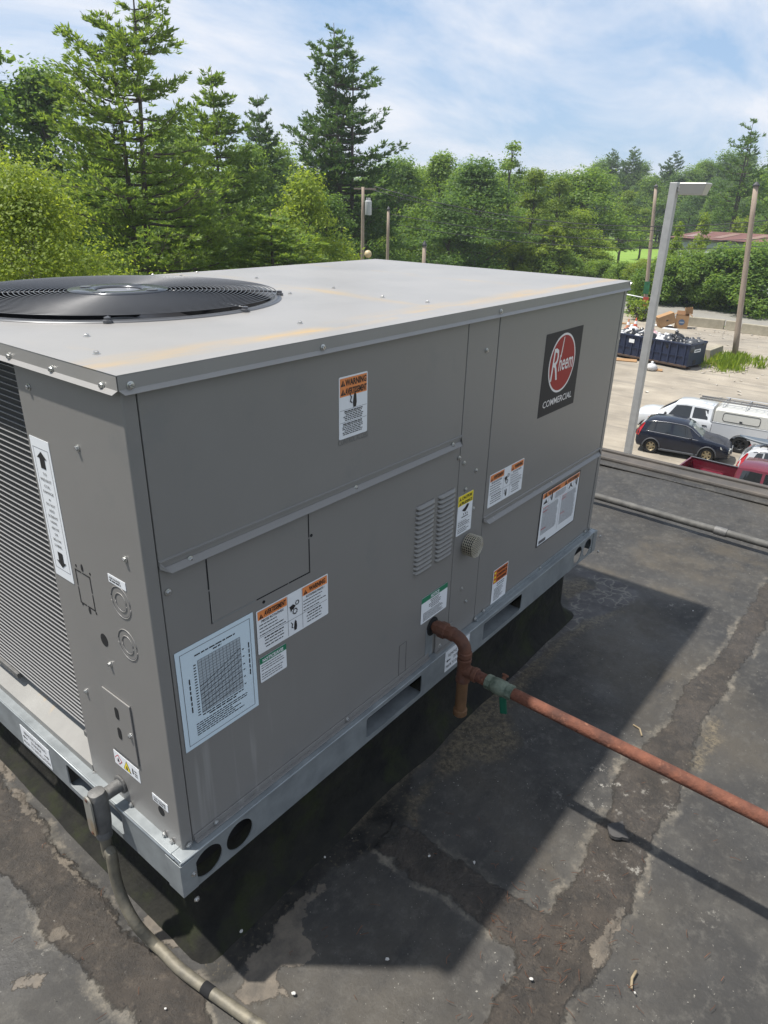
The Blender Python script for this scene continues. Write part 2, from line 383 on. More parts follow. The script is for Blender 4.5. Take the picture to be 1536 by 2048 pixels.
    bp = nd(nt, 'ShaderNodeBump', Strength=0.75, Distance=0.006); lk(hgt, bp.inputs['Height']); lk(bp.outputs[0], b.inputs['Normal'])
    return m
M_roof = roof_material()
M_curb = mat('curb_membrane', (0.009, 0.009, 0.008), 0.85, vscale=9, col2=(0.026, 0.025, 0.019), bump=0.8, bscale=30, detail=10, spec=0.25)
layer(M_curb, (0.026, 0.032, 0.010), 12, 0.50, 0.68, detail=8, amount=0.7)
M_edge = mat('roof_edge_metal', (0.075, 0.068, 0.06), 0.6, 0.2, vscale=5, col2=(0.14, 0.12, 0.10), bump=0.15, bscale=30)
M_block = mat('building_wall', (0.36, 0.34, 0.31), 0.85, vscale=3, var=0.12, bump=0.2, bscale=30)

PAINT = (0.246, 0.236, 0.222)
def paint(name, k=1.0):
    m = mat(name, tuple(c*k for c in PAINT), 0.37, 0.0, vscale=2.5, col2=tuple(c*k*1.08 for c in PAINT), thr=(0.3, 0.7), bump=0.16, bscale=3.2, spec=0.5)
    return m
M_paint = paint('cabinet_paint')
layer(M_paint, (0.225, 0.223, 0.216), 7, 0.58, 0.68, detail=5, amount=0.55)
layer(M_paint, (0.20, 0.20, 0.195), 3.5, 0.60, 0.72, detail=8, amount=0.35, stretch=(1, 1, 0.5))
layer(M_paint, (0.42, 0.41, 0.39), 55, 0.56, 0.70, detail=2, amount=0.42, stretch=(1, 1, 0.05), box=[(2, 0.66, 0.56), (0, 0.34, 0.22), (0, 0.03, 0.06)])
M_lid = paint('lid_paint', 1.27)  # cabinet paint made lighter: sunlight on the top is put into the colour
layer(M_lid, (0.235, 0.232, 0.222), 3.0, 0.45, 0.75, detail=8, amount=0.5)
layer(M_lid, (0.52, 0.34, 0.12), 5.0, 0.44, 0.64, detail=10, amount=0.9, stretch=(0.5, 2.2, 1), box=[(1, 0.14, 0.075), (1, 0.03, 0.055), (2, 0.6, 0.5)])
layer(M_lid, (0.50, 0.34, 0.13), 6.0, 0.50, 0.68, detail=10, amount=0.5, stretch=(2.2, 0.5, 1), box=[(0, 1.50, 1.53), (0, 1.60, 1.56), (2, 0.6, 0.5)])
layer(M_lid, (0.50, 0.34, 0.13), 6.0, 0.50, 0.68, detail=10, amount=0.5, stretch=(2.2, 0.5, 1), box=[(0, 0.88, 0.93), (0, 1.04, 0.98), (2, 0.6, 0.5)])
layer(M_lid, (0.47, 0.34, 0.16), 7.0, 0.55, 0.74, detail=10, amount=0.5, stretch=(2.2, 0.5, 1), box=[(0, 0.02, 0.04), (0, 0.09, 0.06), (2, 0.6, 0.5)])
M_dark = mat('dark_inside', (0.008, 0.008, 0.009), 0.9)
M_galv = mat('galvanised_steel', (0.275, 0.30, 0.31), 0.42, 0.35, vscale=16, col2=(0.36, 0.39, 0.40), thr=(0.35, 0.65), bump=0.05, bscale=40, detail=3)
layer(M_galv, (0.21, 0.23, 0.24), 5, 0.55, 0.72, detail=5, amount=0.6)
M_pan = mat('base_pan', (0.24, 0.235, 0.22), 0.6, 0.1, vscale=7, col2=(0.31, 0.305, 0.285))
layer(M_pan, (0.5, 0.33, 0.13), 8, 0.60, 0.74, detail=8, amount=0.7)
M_screw = mat('zinc_screw', (0.66, 0.66, 0.64), 0.28, 0.85)
M_white = mat('label_white', (0.72, 0.735, 0.75), 0.35)
M_blue = mat('label_pale_blue', (0.58, 0.68, 0.74), 0.35)
M_orange = mat('label_orange', (0.72, 0.235, 0.07), 0.35)
M_deep = mat('label_deep_orange', (0.55, 0.13, 0.025), 0.35)
M_yellow = mat('label_yellow', (0.78, 0.62, 0.03), 0.35)
M_green = mat('label_green', (0.012, 0.17, 0.085), 0.35)
M_black = mat('print_black', (0.012, 0.012, 0.014), 0.4)
M_grey = mat('print_grey', (0.09, 0.09, 0.10), 0.4)
M_red = mat('emblem_red', (0.33, 0.030, 0.026), 0.55, spec=0.25)
M_plate = mat('emblem_plate', (0.026, 0.025, 0.028), 0.55, spec=0.25)
M_offw = mat('emblem_white', (0.72, 0.69, 0.67), 0.4)
M_redprint = mat('print_red', (0.5, 0.04, 0.05), 0.4)
M_blackmetal = mat('black_wire', (0.11, 0.113, 0.12), 0.36, 0.2)
M_coilfin = mat('coil_fin', (0.028, 0.030, 0.034), 0.55, 0.2, vscale=60, var=0.3)
M_tube = mat('coil_tube', (0.50, 0.50, 0.50), 0.4, 0.5)
M_brass = mat('brass_wire', (0.60, 0.55, 0.43), 0.3, 0.6)
M_rust = mat('rusty_pipe', (0.125, 0.043, 0.024), 0.85, vscale=26, col2=(0.215, 0.080, 0.046), thr=(0.3, 0.68), bump=0.35, bscale=120, detail=10)
layer(M_rust, (0.075, 0.030, 0.020), 14, 0.48, 0.66, detail=9, amount=0.85)
layer(M_rust, (0.42, 0.19, 0.11), 45, 0.58, 0.74, detail=6, amount=0.6)
M_rustd = mat('rusty_fitting', (0.085, 0.034, 0.020), 0.75, vscale=26, col2=(0.17, 0.066, 0.034), thr=(0.3, 0.7), bump=0.3, bscale=110, detail=8)
M_rustl = mat('rusty_drip_leg', (0.13, 0.066, 0.026), 0.75, vscale=20, col2=(0.20, 0.10, 0.042), thr=(0.3, 0.7), bump=0.2, bscale=110)
M_valve = mat('verdigris_valve', (0.10, 0.135, 0.10), 0.6, 0.3, vscale=40, col2=(0.25, 0.29, 0.22), bump=0.2, bscale=100)
M_handle = mat('green_handle', (0.005, 0.11, 0.062), 0.4)
M_cond = mat('weathered_conduit', (0.135, 0.125, 0.10), 0.6, 0.25, vscale=20, col2=(0.27, 0.24, 0.175), thr=(0.3, 0.7), bump=0.2, bscale=60, detail=8)
layer(M_cond, (0.07, 0.065, 0.055), 18, 0.58, 0.70, detail=6, amount=0.7)
M_cast = mat('cast_grey', (0.13, 0.13, 0.127), 0.6, 0.3, vscale=24, col2=(0.21, 0.205, 0.195), bump=0.25, bscale=90)
M_cover = mat('conduit_cover', (0.36, 0.35, 0.31), 0.5, 0.4, vscale=10, col2=(0.30, 0.19, 0.08), thr=(0.5, 0.72))
M_fanblade = mat('fan_blade', (0.05, 0.05, 0.055), 0.4, 0.3)

# ------------------------------------------------------------------ the setting: ground, lot, road, building, roof
M_ground = mat('meadow_ground', (0.07, 0.12, 0.025), 0.95, vscale=0.4, col2=(0.13, 0.19, 0.04), detail=8)
M_lot = mat('dusty_lot', (0.27, 0.235, 0.185), 0.95, vscale=0.35, col2=(0.41, 0.36, 0.285), thr=(0.35, 0.65), bump=0.2, bscale=4, detail=10)
layer(M_lot, (0.22, 0.205, 0.18), 0.12, 0.5, 0.7, detail=9, amount=0.6, stretch=(1.0, 0.35, 1))
layer(M_lot, (0.19, 0.172, 0.145), 0.9, 0.52, 0.66, detail=10, amount=0.6, stretch=(1.6, 0.16, 1))
layer(M_lot, (0.45, 0.40, 0.32), 1.3, 0.55, 0.66, detail=9, amount=0.6, stretch=(1.2, 0.2, 1))
layer(M_lot, (0.6, 0.58, 0.54), 2.2, 0.06, 0.045, kind='spots', amount=0.7)
M_roadm = mat('pale_asphalt', (0.25, 0.235, 0.21), 0.95, vscale=0.5, col2=(0.30, 0.285, 0.255), detail=8)
M_verge = mat('verge_grass', (0.055, 0.10, 0.02), 0.95, vscale=1.5, col2=(0.12, 0.15, 0.04), detail=8)
M_field = mat('bright_field', (0.17, 0.30, 0.03), 0.95, vscale=0.25, col2=(0.24, 0.37, 0.05), detail=8)
struct(MB().quad((-600, -600, ZG), (800, -600, ZG), (800, 700, ZG), (-600, 700, ZG)).build('ground', M_ground))
struct(sheet('parking_lot', [(-40, -60), (66, -60), (70, 5), (74, 26), (77, 36), (60, 30), (30, 27), (-40, 24)], ZG+0.004, M_lot, None))
struct(sheet('road', [(64, -90), (72, -90), (76, -20), (83, 18.5), (92, 60), (104, 110), (98, 110), (84.4, 62), (73.5, 18.5), (68.5, -20)], ZG+0.009, M_roadm, None))
struct(sheet('verge', [(72.2, -90), (80, -90), (82, -20), (89, 18.5), (98, 60), (112, 110), (104.3, 110), (92.2, 60), (83.2, 18.5), (76.2, -20)], ZG+0.007, M_verge, None))
struct(sheet('field', [(120, 20), (160, 0), (262, 20), (262, 150), (170, 150)], ZG+0.006, M_field, None))

RX0, RX1, RY0, RY1 = -7.0, 3.95, -9.0, 14.0
bld = struct(MB().box(RX0, RX1-0.03, RY0, RY1, ZG, -0.10).build('building', M_block))
roof = struct(MB().box(RX0, RX1-0.001, RY0-0.02, RY1+0.02, -0.0995, -0.0045).build('roof', M_roof))
MB().box(RX1, RX1+0.035, RY0-0.02, RY1+0.02, -0.16, 0.045).build('edge_fascia', M_edge, roof, bevel=0.006)
MB().box(RX1-0.115, RX1-0.0015, RY0-0.02, RY1+0.02, 0.0005, 0.033).build('edge_nailer', M_edge, roof, bevel=0.012)
MB().box(RX1-0.20, RX1-0.117, RY0-0.02, RY1+0.02, 0.0005, 0.012).build('edge_strip', M_roof, roof, bevel=0.004)

def rpoly(pts): return [RF(*p) for p in pts]
stripA = [(1560,1190),(1505,1300),(1467,1349),(1407,1441),(1380,1539),(1353,1605),(1323,1648),(1290,1713),(1260,1806),(1222,1850),(1206,1931),(1135,2002),(1118,2075),(1090,2140),(930,2140),(967,2048),(1005,1985),(1032,1942),(1037,1904),(972,1855),(907,1800),(830,1757),(754,1697),(790,1650),(820,1654),(885,1703),(934,1735),(1015,1790),(1075,1817),(1102,1828),(1119,1790),(1151,1757),(1179,1681),(1217,1621),(1244,1528),(1347,1441),(1369,1371),(1429,1327),(1536,1160)]
ZONES = {'tar': [], 'dark': [], 'sand': [], 'peel': [], 'mud': [], 'stain': [], 'splash': []}
def r3(pts): return [RF(p[0]*0.358, 1400+p[1]*0.358) for p in pts]
def r5(pts): return [RF(300+p[0]*0.4557, 1500+p[1]*0.4557) for p in pts]
def r4(pts): return [RF(700+p[0]*0.544, 1300+p[1]*0.544) for p in pts]
def r6(pts): return [RF(1000+p[0]*0.349, 900+p[1]*0.349) for p in pts]
Z = ZONES
Z['tar'].append(rpoly(stripA))
Z['tar'].append(rpoly([(-60,1440),(0,1515),(18,1579),(72,1629),(118,1701),(172,1765),(215,1801),(243,1855),(300,1900),(390,1960),(420,2040),(410,2110),(300,2140),(265,2019),(215,2001),(200,1973),(150,1916),(97,1876),(82,1822),(36,1779),(0,1740),(-80,1660)]))
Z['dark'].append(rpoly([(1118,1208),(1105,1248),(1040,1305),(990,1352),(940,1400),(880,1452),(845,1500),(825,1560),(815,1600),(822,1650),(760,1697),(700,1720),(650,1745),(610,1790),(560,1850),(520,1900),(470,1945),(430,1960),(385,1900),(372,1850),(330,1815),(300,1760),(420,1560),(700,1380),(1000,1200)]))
for q in ([(800,1220),(940,1145),(1090,1180),(1150,1320),(1000,1370),(960,1375),(760,1310)], [(0,290),(40,330),(130,560),(190,640),(150,650),(60,520),(0,420)], [(200,650),(330,830),(400,930),(480,1020),(440,1010),(330,900),(230,720)], [(560,1080),(640,1230),(720,1250),(690,1290),(600,1180)], [(30,1620),(150,1530),(260,1530),(230,1590),(100,1610)], [(270,1300),(340,1290),(400,1340),(300,1340)]): Z['peel'].append(r3(q))
for q in ([(540,760),(620,700),(760,595),(810,600),(690,660),(670,760),(680,800),(730,905),(640,965),(560,930),(545,870)], [(430,900),(530,870),(560,1000),(620,1090),(540,1110),(420,1130),(375,1095),(420,1000)], [(300,790),(420,680),(520,560),(580,560),(450,690),(350,800)]): Z['peel'].append(r5(q))
Z['peel'].append(r4([(960,1010),(1000,940),(985,1010),(930,1165),(870,1170),(900,1090)]))
for q in ([(330,380),(400,270),(480,190),(560,120),(640,20),(720,-60),(760,-50),(690,60),(600,190),(560,230),(620,330),(560,400),(430,420),(320,470)], [(210,640),(230,540),(310,470),(300,520),(250,570),(240,660)], [(1250,440),(1310,260),(1350,250),(1360,330),(1280,430)], [(0,600),(60,520),(160,430),(260,360),(300,380),(200,480),(100,570),(0,680)]): Z['sand'].append(r4(q))
for q in ([(520,940),(640,930),(700,930),(560,1000),(420,1060),(300,1180),(210,1300),(180,1290),(300,1110),(420,1010)], [(345,740),(480,745),(570,810),(540,850),(420,870),(350,830)]): Z['sand'].append(r6(q))
Z['mud'].append(r6([(430,675),(560,700),(800,800),(790,850),(640,930),(500,970),(390,1030),(300,1100),(200,1200),(60,1330),(20,1330),(120,1200),(250,1080),(340,960),(400,860),(480,800),(560,790),(540,740),(440,720)]))
Z['stain'].append(r6([(450,640),(700,700),(1060,800),(1100,880),(820,830),(560,720)])); Z['stain'].append(r4([(650,820),(680,740),(740,700),(790,760),(740,830)])); Z['stain'].append(r6([(880,480),(1500,560),(1530,700),(1300,800),(900,700),(700,600)]))
for q in ([(880,450),(960,430),(1040,520),(1010,600),(900,590)], [(1060,500),(1210,490),(1220,570),(1110,620)], [(860,780),(980,770),(1010,860),(900,880)], [(1290,960),(1340,960),(1330,1010)], [(760,500),(860,520),(820,570)], [(1010,760),(1080,740),(1080,830),(1020,830)]): Z['splash'].append(r4(q))
Z['splash'].append(r6([(980,890),(1060,880),(1080,930),(1000,940)])); Z['splash'].append(r3([(180,1400),(300,1400),(330,1480),(200,1480)]))
def signed(P, poly):
    """signed distance of the points P to a polygon, positive inside"""
    Q = np.array([(p[0], p[1]) for p in poly]); n = len(Q); d = np.full(len(P), 9.0); ins = np.zeros(len(P), bool)
    for i in range(n):
        a_, b_ = Q[i], Q[(i+1) % n]; e = b_-a_; w = P-a_; t = np.clip((w@e)/(e@e+1e-12), 0, 1); d = np.minimum(d, np.linalg.norm(w-t[:, None]*e, axis=1))
        c1 = (a_[1] <= P[:, 1]) != (b_[1] <= P[:, 1])
        with np.errstate(divide='ignore', invalid='ignore'): ins ^= c1 & (P[:, 0] < a_[0]+(P[:, 1]-a_[1])*e[0]/(e[1] if e[1] else 1e-12))
    return np.where(ins, d, -d)
gxs = np.arange(-1.1, 3.7481, 0.0152); gys = np.arange(-1.7, 1.301, 0.0152); gxs[-1] = 3.747
GX, GY = np.meshgrid(gxs, gys); PP = np.stack([GX.ravel(), GY.ravel()], 1)
vals = {}
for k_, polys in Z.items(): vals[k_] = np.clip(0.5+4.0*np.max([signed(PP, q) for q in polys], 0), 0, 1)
rgh = np.random.default_rng(2); zz_ = np.zeros(len(PP))
for f_, a_ in ((1.3, 0.0022), (3.7, 0.0014), (9.0, 0.0008)):
    for _ in range(5):
        th = rgh.uniform(0, 2*PI); zz_ += a_*0.5*np.sin(2*PI*f_*(PP[:, 0]*math.cos(th)+PP[:, 1]*math.sin(th))/1.6+rgh.uniform(0, 6))
zz_ += 0.0030*np.clip((vals['tar']-0.46)/0.1, 0, 1)+0.0025*np.clip((vals['peel']-0.46)/0.06, 0, 1)+0.0015*np.clip((vals['dark']-0.5)/0.2, 0, 1)
zz_ = np.clip(zz_, -0.0035, 0.008)
nx_, ny_ = len(gxs), len(gys); rm = bpy.data.meshes.new('roof_surface'); rm.vertices.add(nx_*ny_); rm.vertices.foreach_set('co', np.stack([PP[:, 0], PP[:, 1], zz_], 1).ravel())
ii = (np.arange(ny_-1)[:, None]*nx_+np.arange(nx_-1)[None, :]).ravel(); fq = np.stack([ii, ii+1, ii+nx_+1, ii+nx_], 1)
rm.loops.add(fq.size); rm.loops.foreach_set('vertex_index', fq.ravel()); rm.polygons.add(len(fq)); rm.polygons.foreach_set('loop_start', np.arange(0, fq.size, 4)); rm.polygons.foreach_set('use_smooth', np.ones(len(fq), bool)); rm.update(calc_edges=True)
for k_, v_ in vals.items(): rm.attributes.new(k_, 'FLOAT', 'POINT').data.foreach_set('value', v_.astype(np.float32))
rm.materials.append(M_roof); rso = bpy.data.objects.new('roof_surface', rm); COL.objects.link(rso); put(rso, roof)

# roof curb carrying the unit: part of the roof
cx0, cx1, cy0, cy1 = 0.06, 1.885, 0.035, 1.12
def rr3(x0, x1, y0, y1, r, z): return [(p[0], p[1], z) for p in rrect(x0, x1, y0, y1, r, 3)]
MB().loft([rr3(cx0-0.055, cx1+0.055, cy0-0.055, cy1+0.055, 0.05, 0.0005), rr3(cx0-0.018, cx1+0.018, cy0-0.018, cy1+0.018, 0.035, 0.028), rr3(cx0-0.004, cx1+0.004, cy0-0.004, cy1+0.004, 0.03, 0.06), rr3(cx0, cx1, cy0, cy1, 0.03, 0.268)]).build('roof_curb', M_curb, roof, auto=True)

# ------------------------------------------------------------------ the rooftop unit
U = thing('rooftop_unit', 'big grey packaged rooftop heating and cooling unit with fan grille and warning labels', 'rooftop unit', (1.0, 0.58, 0.267))
L, W = 2.0, 1.1615
zb = 0.267; zrt = 0.3605; zp = 0.357
FC = (0.47, 0.74); FR = 0.385
MB().box(0.085, 1.9801, 0.016, W-0.016, zrt-0.01, 0.62).box(0.90, 1.98, 0.0161, W-0.0161, 0.6201, ZT-0.003).build('inner_casing', M_dark, U)
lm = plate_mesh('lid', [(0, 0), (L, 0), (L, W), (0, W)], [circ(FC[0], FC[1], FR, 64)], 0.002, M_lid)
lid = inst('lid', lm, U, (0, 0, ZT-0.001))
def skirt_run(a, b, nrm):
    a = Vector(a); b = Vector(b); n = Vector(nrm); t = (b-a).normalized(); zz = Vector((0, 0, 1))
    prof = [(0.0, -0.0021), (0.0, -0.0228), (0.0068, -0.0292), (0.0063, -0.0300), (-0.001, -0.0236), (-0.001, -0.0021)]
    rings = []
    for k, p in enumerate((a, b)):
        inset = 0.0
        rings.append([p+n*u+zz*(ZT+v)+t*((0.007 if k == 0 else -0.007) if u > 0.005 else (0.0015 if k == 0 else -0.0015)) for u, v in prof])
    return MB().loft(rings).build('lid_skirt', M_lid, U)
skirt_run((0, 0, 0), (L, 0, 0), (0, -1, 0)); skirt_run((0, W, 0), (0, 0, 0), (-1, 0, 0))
skirt_run((L, 0, 0), (L, W, 0), (1, 0, 0)); skirt_run((L, W, 0), (0, W, 0), (0, 1, 0))

def panel(name, x0, x1, z0, z1, y=FY, th=0.006, r=0.0015, m=None):
    return MB().box(x0, x1, y, y+th, z0, z1).build(name, m or M_paint, U, bevel=r)
XS1, XC0, XC1, XR = 0.034, 0.960, 1.110, 1.967
zf1, zf2 = 1.006, 0.716
panel('control_panel', XS1, XC0-0.003, zf1-0.006, ZT-0.020)
lowp = panel('service_panel', XS1, XC0-0.001, zp+0.004, zf1-0.008, y=FY+0.001)
panel('centre_panel', XC0+0.0005, XC1-0.001, zp+0.004, ZT-0.020, y=FY+0.0004)
panel('blower_panel', XC1+0.002, XR-0.002, zf2-0.006, ZT-0.020)
panel('filter_panel', XC1+0.002, XR-0.002, zp+0.004, zf2-0.008, y=FY+0.001)
# corner posts and the end panel wrap round the corners
def wrap(name, prof, z0, z1): return MB().loft([[(p[0], p[1], z) for p in prof] for z in (z0, z1)]).build(name, M_paint, U, auto=True)
yo = FY-0.0005; rr_ = 0.0045; arc_ = [(EX+rr_-rr_*math.cos(t), yo+rr_-rr_*math.sin(t)) for t in np.linspace(0, PI/2, 6)]
wrap('end_panel', [(EX, 0.338)]+arc_+[(XS1-0.003, yo), (XS1-0.003, yo+0.0055), (EX+0.006, yo+0.0055), (EX+0.006, 0.338)], zp, ZT-0.010)
MB().box(XR+0.002, 1.9935, FY-0.0005, FY+0.006, zp, ZT-0.010).box(1.9875, 1.994, FY+0.0062, W-0.008, zp, ZT-0.0101).build('far_end_panel', M_paint, U, bevel=0.002)
MB().box(0.0075, 1.9865, W-0.012, W-0.007, zp, ZT-0.0102).build('rear_panel', M_paint, U)
MB().box(EX, EX+0.005, 1.10, W-0.013, zp, ZT-0.010).build('corner_post', M_paint, U)
# flanges under the upper panels
def flange(x0, x1, z):
    prof = [(FY-0.0002, 0.0), (FY-0.0040, -0.0015), (FY-0.0040, -0.0035), (FY-0.0022, -0.0048), (FY-0.0022, -0.0150), (FY-0.0145, -0.0235), (FY-0.0150, -0.0228), (FY-0.0036, -0.0142), (FY+0.0004, -0.0150), (FY+0.0004, 0.0)]
    rings = [[(x+(0.014 if (k == 0 and p[1] < -0.02) else (-0.014 if (k == 1 and p[1] < -0.02) else 0)), p[0], z+p[1]) for p in prof] for k, x in enumerate((x0, x1))]
    MB().loft(rings).build('drip_flange', M_paint, U)
flange(XS1, XC0-0.002, 0.988+0.0235)
flange(XC1+0.002, XR-0.002, 0.698+0.0235)
# louvres
lv = MB(); n = 13; w_ = 0.083; rings = []
for i in range(n):
    u = -1+2*i/(n-1); d = 0.0085*math.sqrt(max(0.0, 1-abs(u)**6))+0.0002; hh = 0.0125*(0.55+0.45*math.sqrt(max(0, 1-abs(u)**8)))
    rings.append([(u*w_/2, 0.0005, 0.0), (u*w_/2, -d*0.35, -hh*0.25), (u*w_/2, -d*0.85, -hh*0.7), (u*w_/2, -d, -hh), (u*w_/2, -d*0.9, -hh*0.98), (u*w_/2, 0.0005, -hh*0.55)])
lvm = lv.loft(rings).mesh('louvre', M_paint, True)
for cxl in (0.809, 0.906):
    for i in range(15): inst('louvre', lvm, U, (cxl, FY+0.001, ZT-0.462-i*0.0133))
# cut lines of the knock-out hatch
yk = FY-0.0002
def groove(pts, wd=0.003, m=None, plane='F', nm='cut_line'):
    mb = MB()
    for (a, b) in zip(pts[:-1], pts[1:]):
        a = Vector(a); b = Vector(b); t = (b-a).normalized(); q = Vector((-t.y, t.x))*wd/2; a2 = a-t*wd/2; b2 = b+t*wd/2
        P = [a2-q, b2-q, b2+q, a2+q]
        if plane == 'F': mb.poly([(p.x, FY+0.0006, p.y) for p in P])
        else: mb.poly([(EX-0.0006, p.x, p.y) for p in reversed(P)])
    return mb.build(nm, m or M_dark, U)
hx0, hx1, hz0, hz1 = 0.129, 0.388, ZT-0.488, zf1-0.03
groove([(hx1, hz1), (hx1, hz1-0.05)], 0.003); groove([(hx1, hz1-0.056), (hx1, hz0)], 0.003); groove([(hx1, hz0), (hx1-0.06, hz0)]); groove([(hx1-0.065, hz0), (0.24, hz0)], 0.0026)
groove([(0.235, hz0), (hx0, hz0)], 0.0014, M_galv); groove([(hx0, hz1), (hx0, hz1-0.06)], 0.003); groove([(hx0, hz1-0.066), (hx0, hz0)], 0.0022)
groove([(hx0+0.002, hz0+0.05), (hx0+0.002, hz0)], 0.0012, M_tube)
for p in ((623, 1071), (528, 1204)):
    x, z = F(*p); inst('pilot_hole', plate_mesh('pilot_hole', circ(0, 0, 0.0035, 12), [], 0.0008, M_dark), U, (x, FY+0.0004, z), ROT_F)
gx0, gz0 = F(797, 1355); gx1, gz1 = F(815, 1275)
groove([(gx0, gz0), (gx0, gz1-0.012)], 0.0016); groove([(gx0, gz1-0.010), (gx0+0.03, gz1-0.010)], 0.0010); groove([(gx0+0.031, gz1-0.012), (gx0+0.031, gz0)], 0.0014)
# gas inlet cut-out
gasx, gasz = 0.878, ZT-0.869
MB().box(gasx-0.034, gasx+0.0, FY-0.0003, FY+0.0008, zp+0.006, gasz).build('inlet_slot', M_galv, U)
inst('inlet_hole', plate_mesh('inlet_hole', circ(0, 0, 0.027, 24, 0.03), [], 0.001, M_dark), U, (gasx-0.004, FY-0.0002, gasz), ROT_F)
MB().box(gasx+0.012, gasx+0.10, FY-0.004, FY+0.0, zp+0.001, gasz-0.035).box(gasx+0.012, gasx+0.10, FY-0.013, FY-0.0041, zp+0.001, zp+0.004).build('inlet_bracket', M_paint, U, bevel=0.001)

# base rails with holes
def rail(name, length, holes, loc, rot):
    h = zrt-zb
    me = plate_mesh(name, [(0, 0), (length, 0), (length, h), (0, h)], holes, 0.003, M_galv)
    return inst(name, me, U, loc, rot)
h_ = zrt-zb
front_holes = [circ(x+0.0165, h_*0.48, 0.036, 32, 0.036) for x in (0.048, 0.132, 1.846, 1.935)]
front_holes += [rrect(0.556+0.0165, 0.80+0.0165, 0.016, 0.079, 0.008), rrect(1.135+0.0165, 1.388+0.0165, 0.016, 0.079, 0.008)]
rail('base_rail', L+0.033, front_holes, (-0.0165, RY+0.0015, zb), ROT_F)
end_holes = [rrect(W+0.0165-0.425, W+0.0165-0.195, 0.014, 0.080, 0.010), rrect(W+0.0165-1.0, W+0.0165-0.78, 0.014, 0.080, 0.010)]
rail('end_rail', W+0.033-0.0065, [[(a, b) for a, b in hh] for hh in end_holes], (RY+0.0015, W+0.0165-0.0, zb), ROT_E)
rail('end_rail', W+0.033-0.0065, [], (L+0.0165-0.0015, W+0.0165, zb), ROT_E)
rail('base_rail', L+0.033-0.0065, [], (-0.0132, W+0.0165-0.0015, zb), ROT_F)
MB().box(-0.0162+0.004, L+0.012, RY+0.0032, FY+0.012, zrt-0.0032, zrt-0.0002).build('rail_flange', M_galv, U, bevel=0.001)
MB().box(RY+0.0032, EX+0.010, 0.0195, W+0.010, zrt-0.0030, zrt-0.0001).build('rail_flange', M_galv, U, bevel=0.001)
MB().tube([(-0.011, RY+0.0012, zrt-0.0016), (L+0.012, RY+0.0012, zrt-0.0016)], 0.0026, 8).build('rail_bead', M_galv, U, smooth=True)
MB().tube([(RY+0.0012, 0.004, zrt-0.0016), (RY+0.0012, W, zrt-0.0016)], 0.0026, 8).build('rail_bead', M_galv, U, smooth=True)
MB().box(-0.0195, -0.0185, RY-0.0018, 0.03, zb+0.001, zrt-0.004).box(-0.0195, 0.0175, RY-0.0022, RY-0.0007, zb+0.001, zrt-0.006).build('rail_corner', M_galv, U, bevel=0.0008)
MB().box(L-0.0175, L+0.0185, RY-0.0022, RY-0.0007, zb+0.001, zrt-0.002).build('rail_corner', M_galv, U, bevel=0.0008)
for x0, x1 in ((0.556, 0.80), (1.135, 1.388)):
    MB().box(x0-0.004, x1+0.004, RY+0.0036, 0.034, zb+0.010, zb+0.014).build('fork_sleeve', M_galv, U); MB().box(x0-0.004, x1+0.004, 0.0295, 0.0335, zb+0.0141, zb+0.088).build('sleeve_shade', M_dark, U)  # near-black back plate paints in the shade inside the fork slot
MB().box(RY+0.0036, 0.058, 0.19, 0.43, zb+0.008, zb+0.012).build('fork_sleeve', M_galv, U)
for x0, x1 in ((0.0, 0.19), (1.79, 1.985)): MB().box(x0, x1, 0.022, 0.028, zb+0.002, zb+0.09).build('rail_hole_shade', M_dark, U)  # dark plates added behind the round holes to stand in for shade inside
# galvanised strip along the foot of the front panels and the pan under the coil
MB().box(0.036, XC0-0.10, FY-0.0105, FY+0.0006, zp+0.0042, zp+0.0062).box(0.036, XC0-0.10, FY-0.0022, FY+0.0005, zp+0.0063, zp+0.020).build('panel_foot', M_paint, U, bevel=0.0008)
MB().box(XC1+0.003, XR-0.003, FY-0.0105, FY+0.0006, zp+0.0042, zp+0.0062).box(XC1+0.003, XR-0.003, FY-0.0022, FY+0.0005, zp+0.0063, zp+0.018).build('panel_foot', M_galv, U, bevel=0.0008)
yc0, yc1 = 0.3385, 1.0995
zc0, zc1 = 0.432, ZT-0.012
pan = MB(); pan.quad((0.006, yc0, zrt+0.018), (0.006, yc1, zrt+0.018), (0.052, yc1, zrt+0.040), (0.052, yc0, zrt+0.040)); pan.quad((0.006, yc0, zrt), (0.006, yc1, zrt), (0.006, yc1, zrt+0.018), (0.006, yc0, zrt+0.018))
pan.build('base_pan', M_pan, U)
MB().box(0.052, 0.075, yc0, yc1, zrt+0.002, zc0-0.004).build('coil_channel', M_pan, U)
for a, b in ((0.340, 0.40), (0.72, 0.86)): MB().box(0.028, 0.051, a, b, zc0-0.016, zc0-0.001).build('coil_foot', M_cast, U, bevel=0.001)
MB().box(0.036, 0.060, yc0, yc1, zc0, zc1).build('coil_core', M_coilfin, U)
tm = MB().box(0.0335, 0.0365, 0, yc1-yc0, -0.0005, 0.0005).mesh('coil_tube', M_tube)
npt = 70
for i in range(npt): inst('coil_tube', tm, U, (0, yc0, zc0+0.006+(zc1-zc0-0.012)*i/(npt-1)))

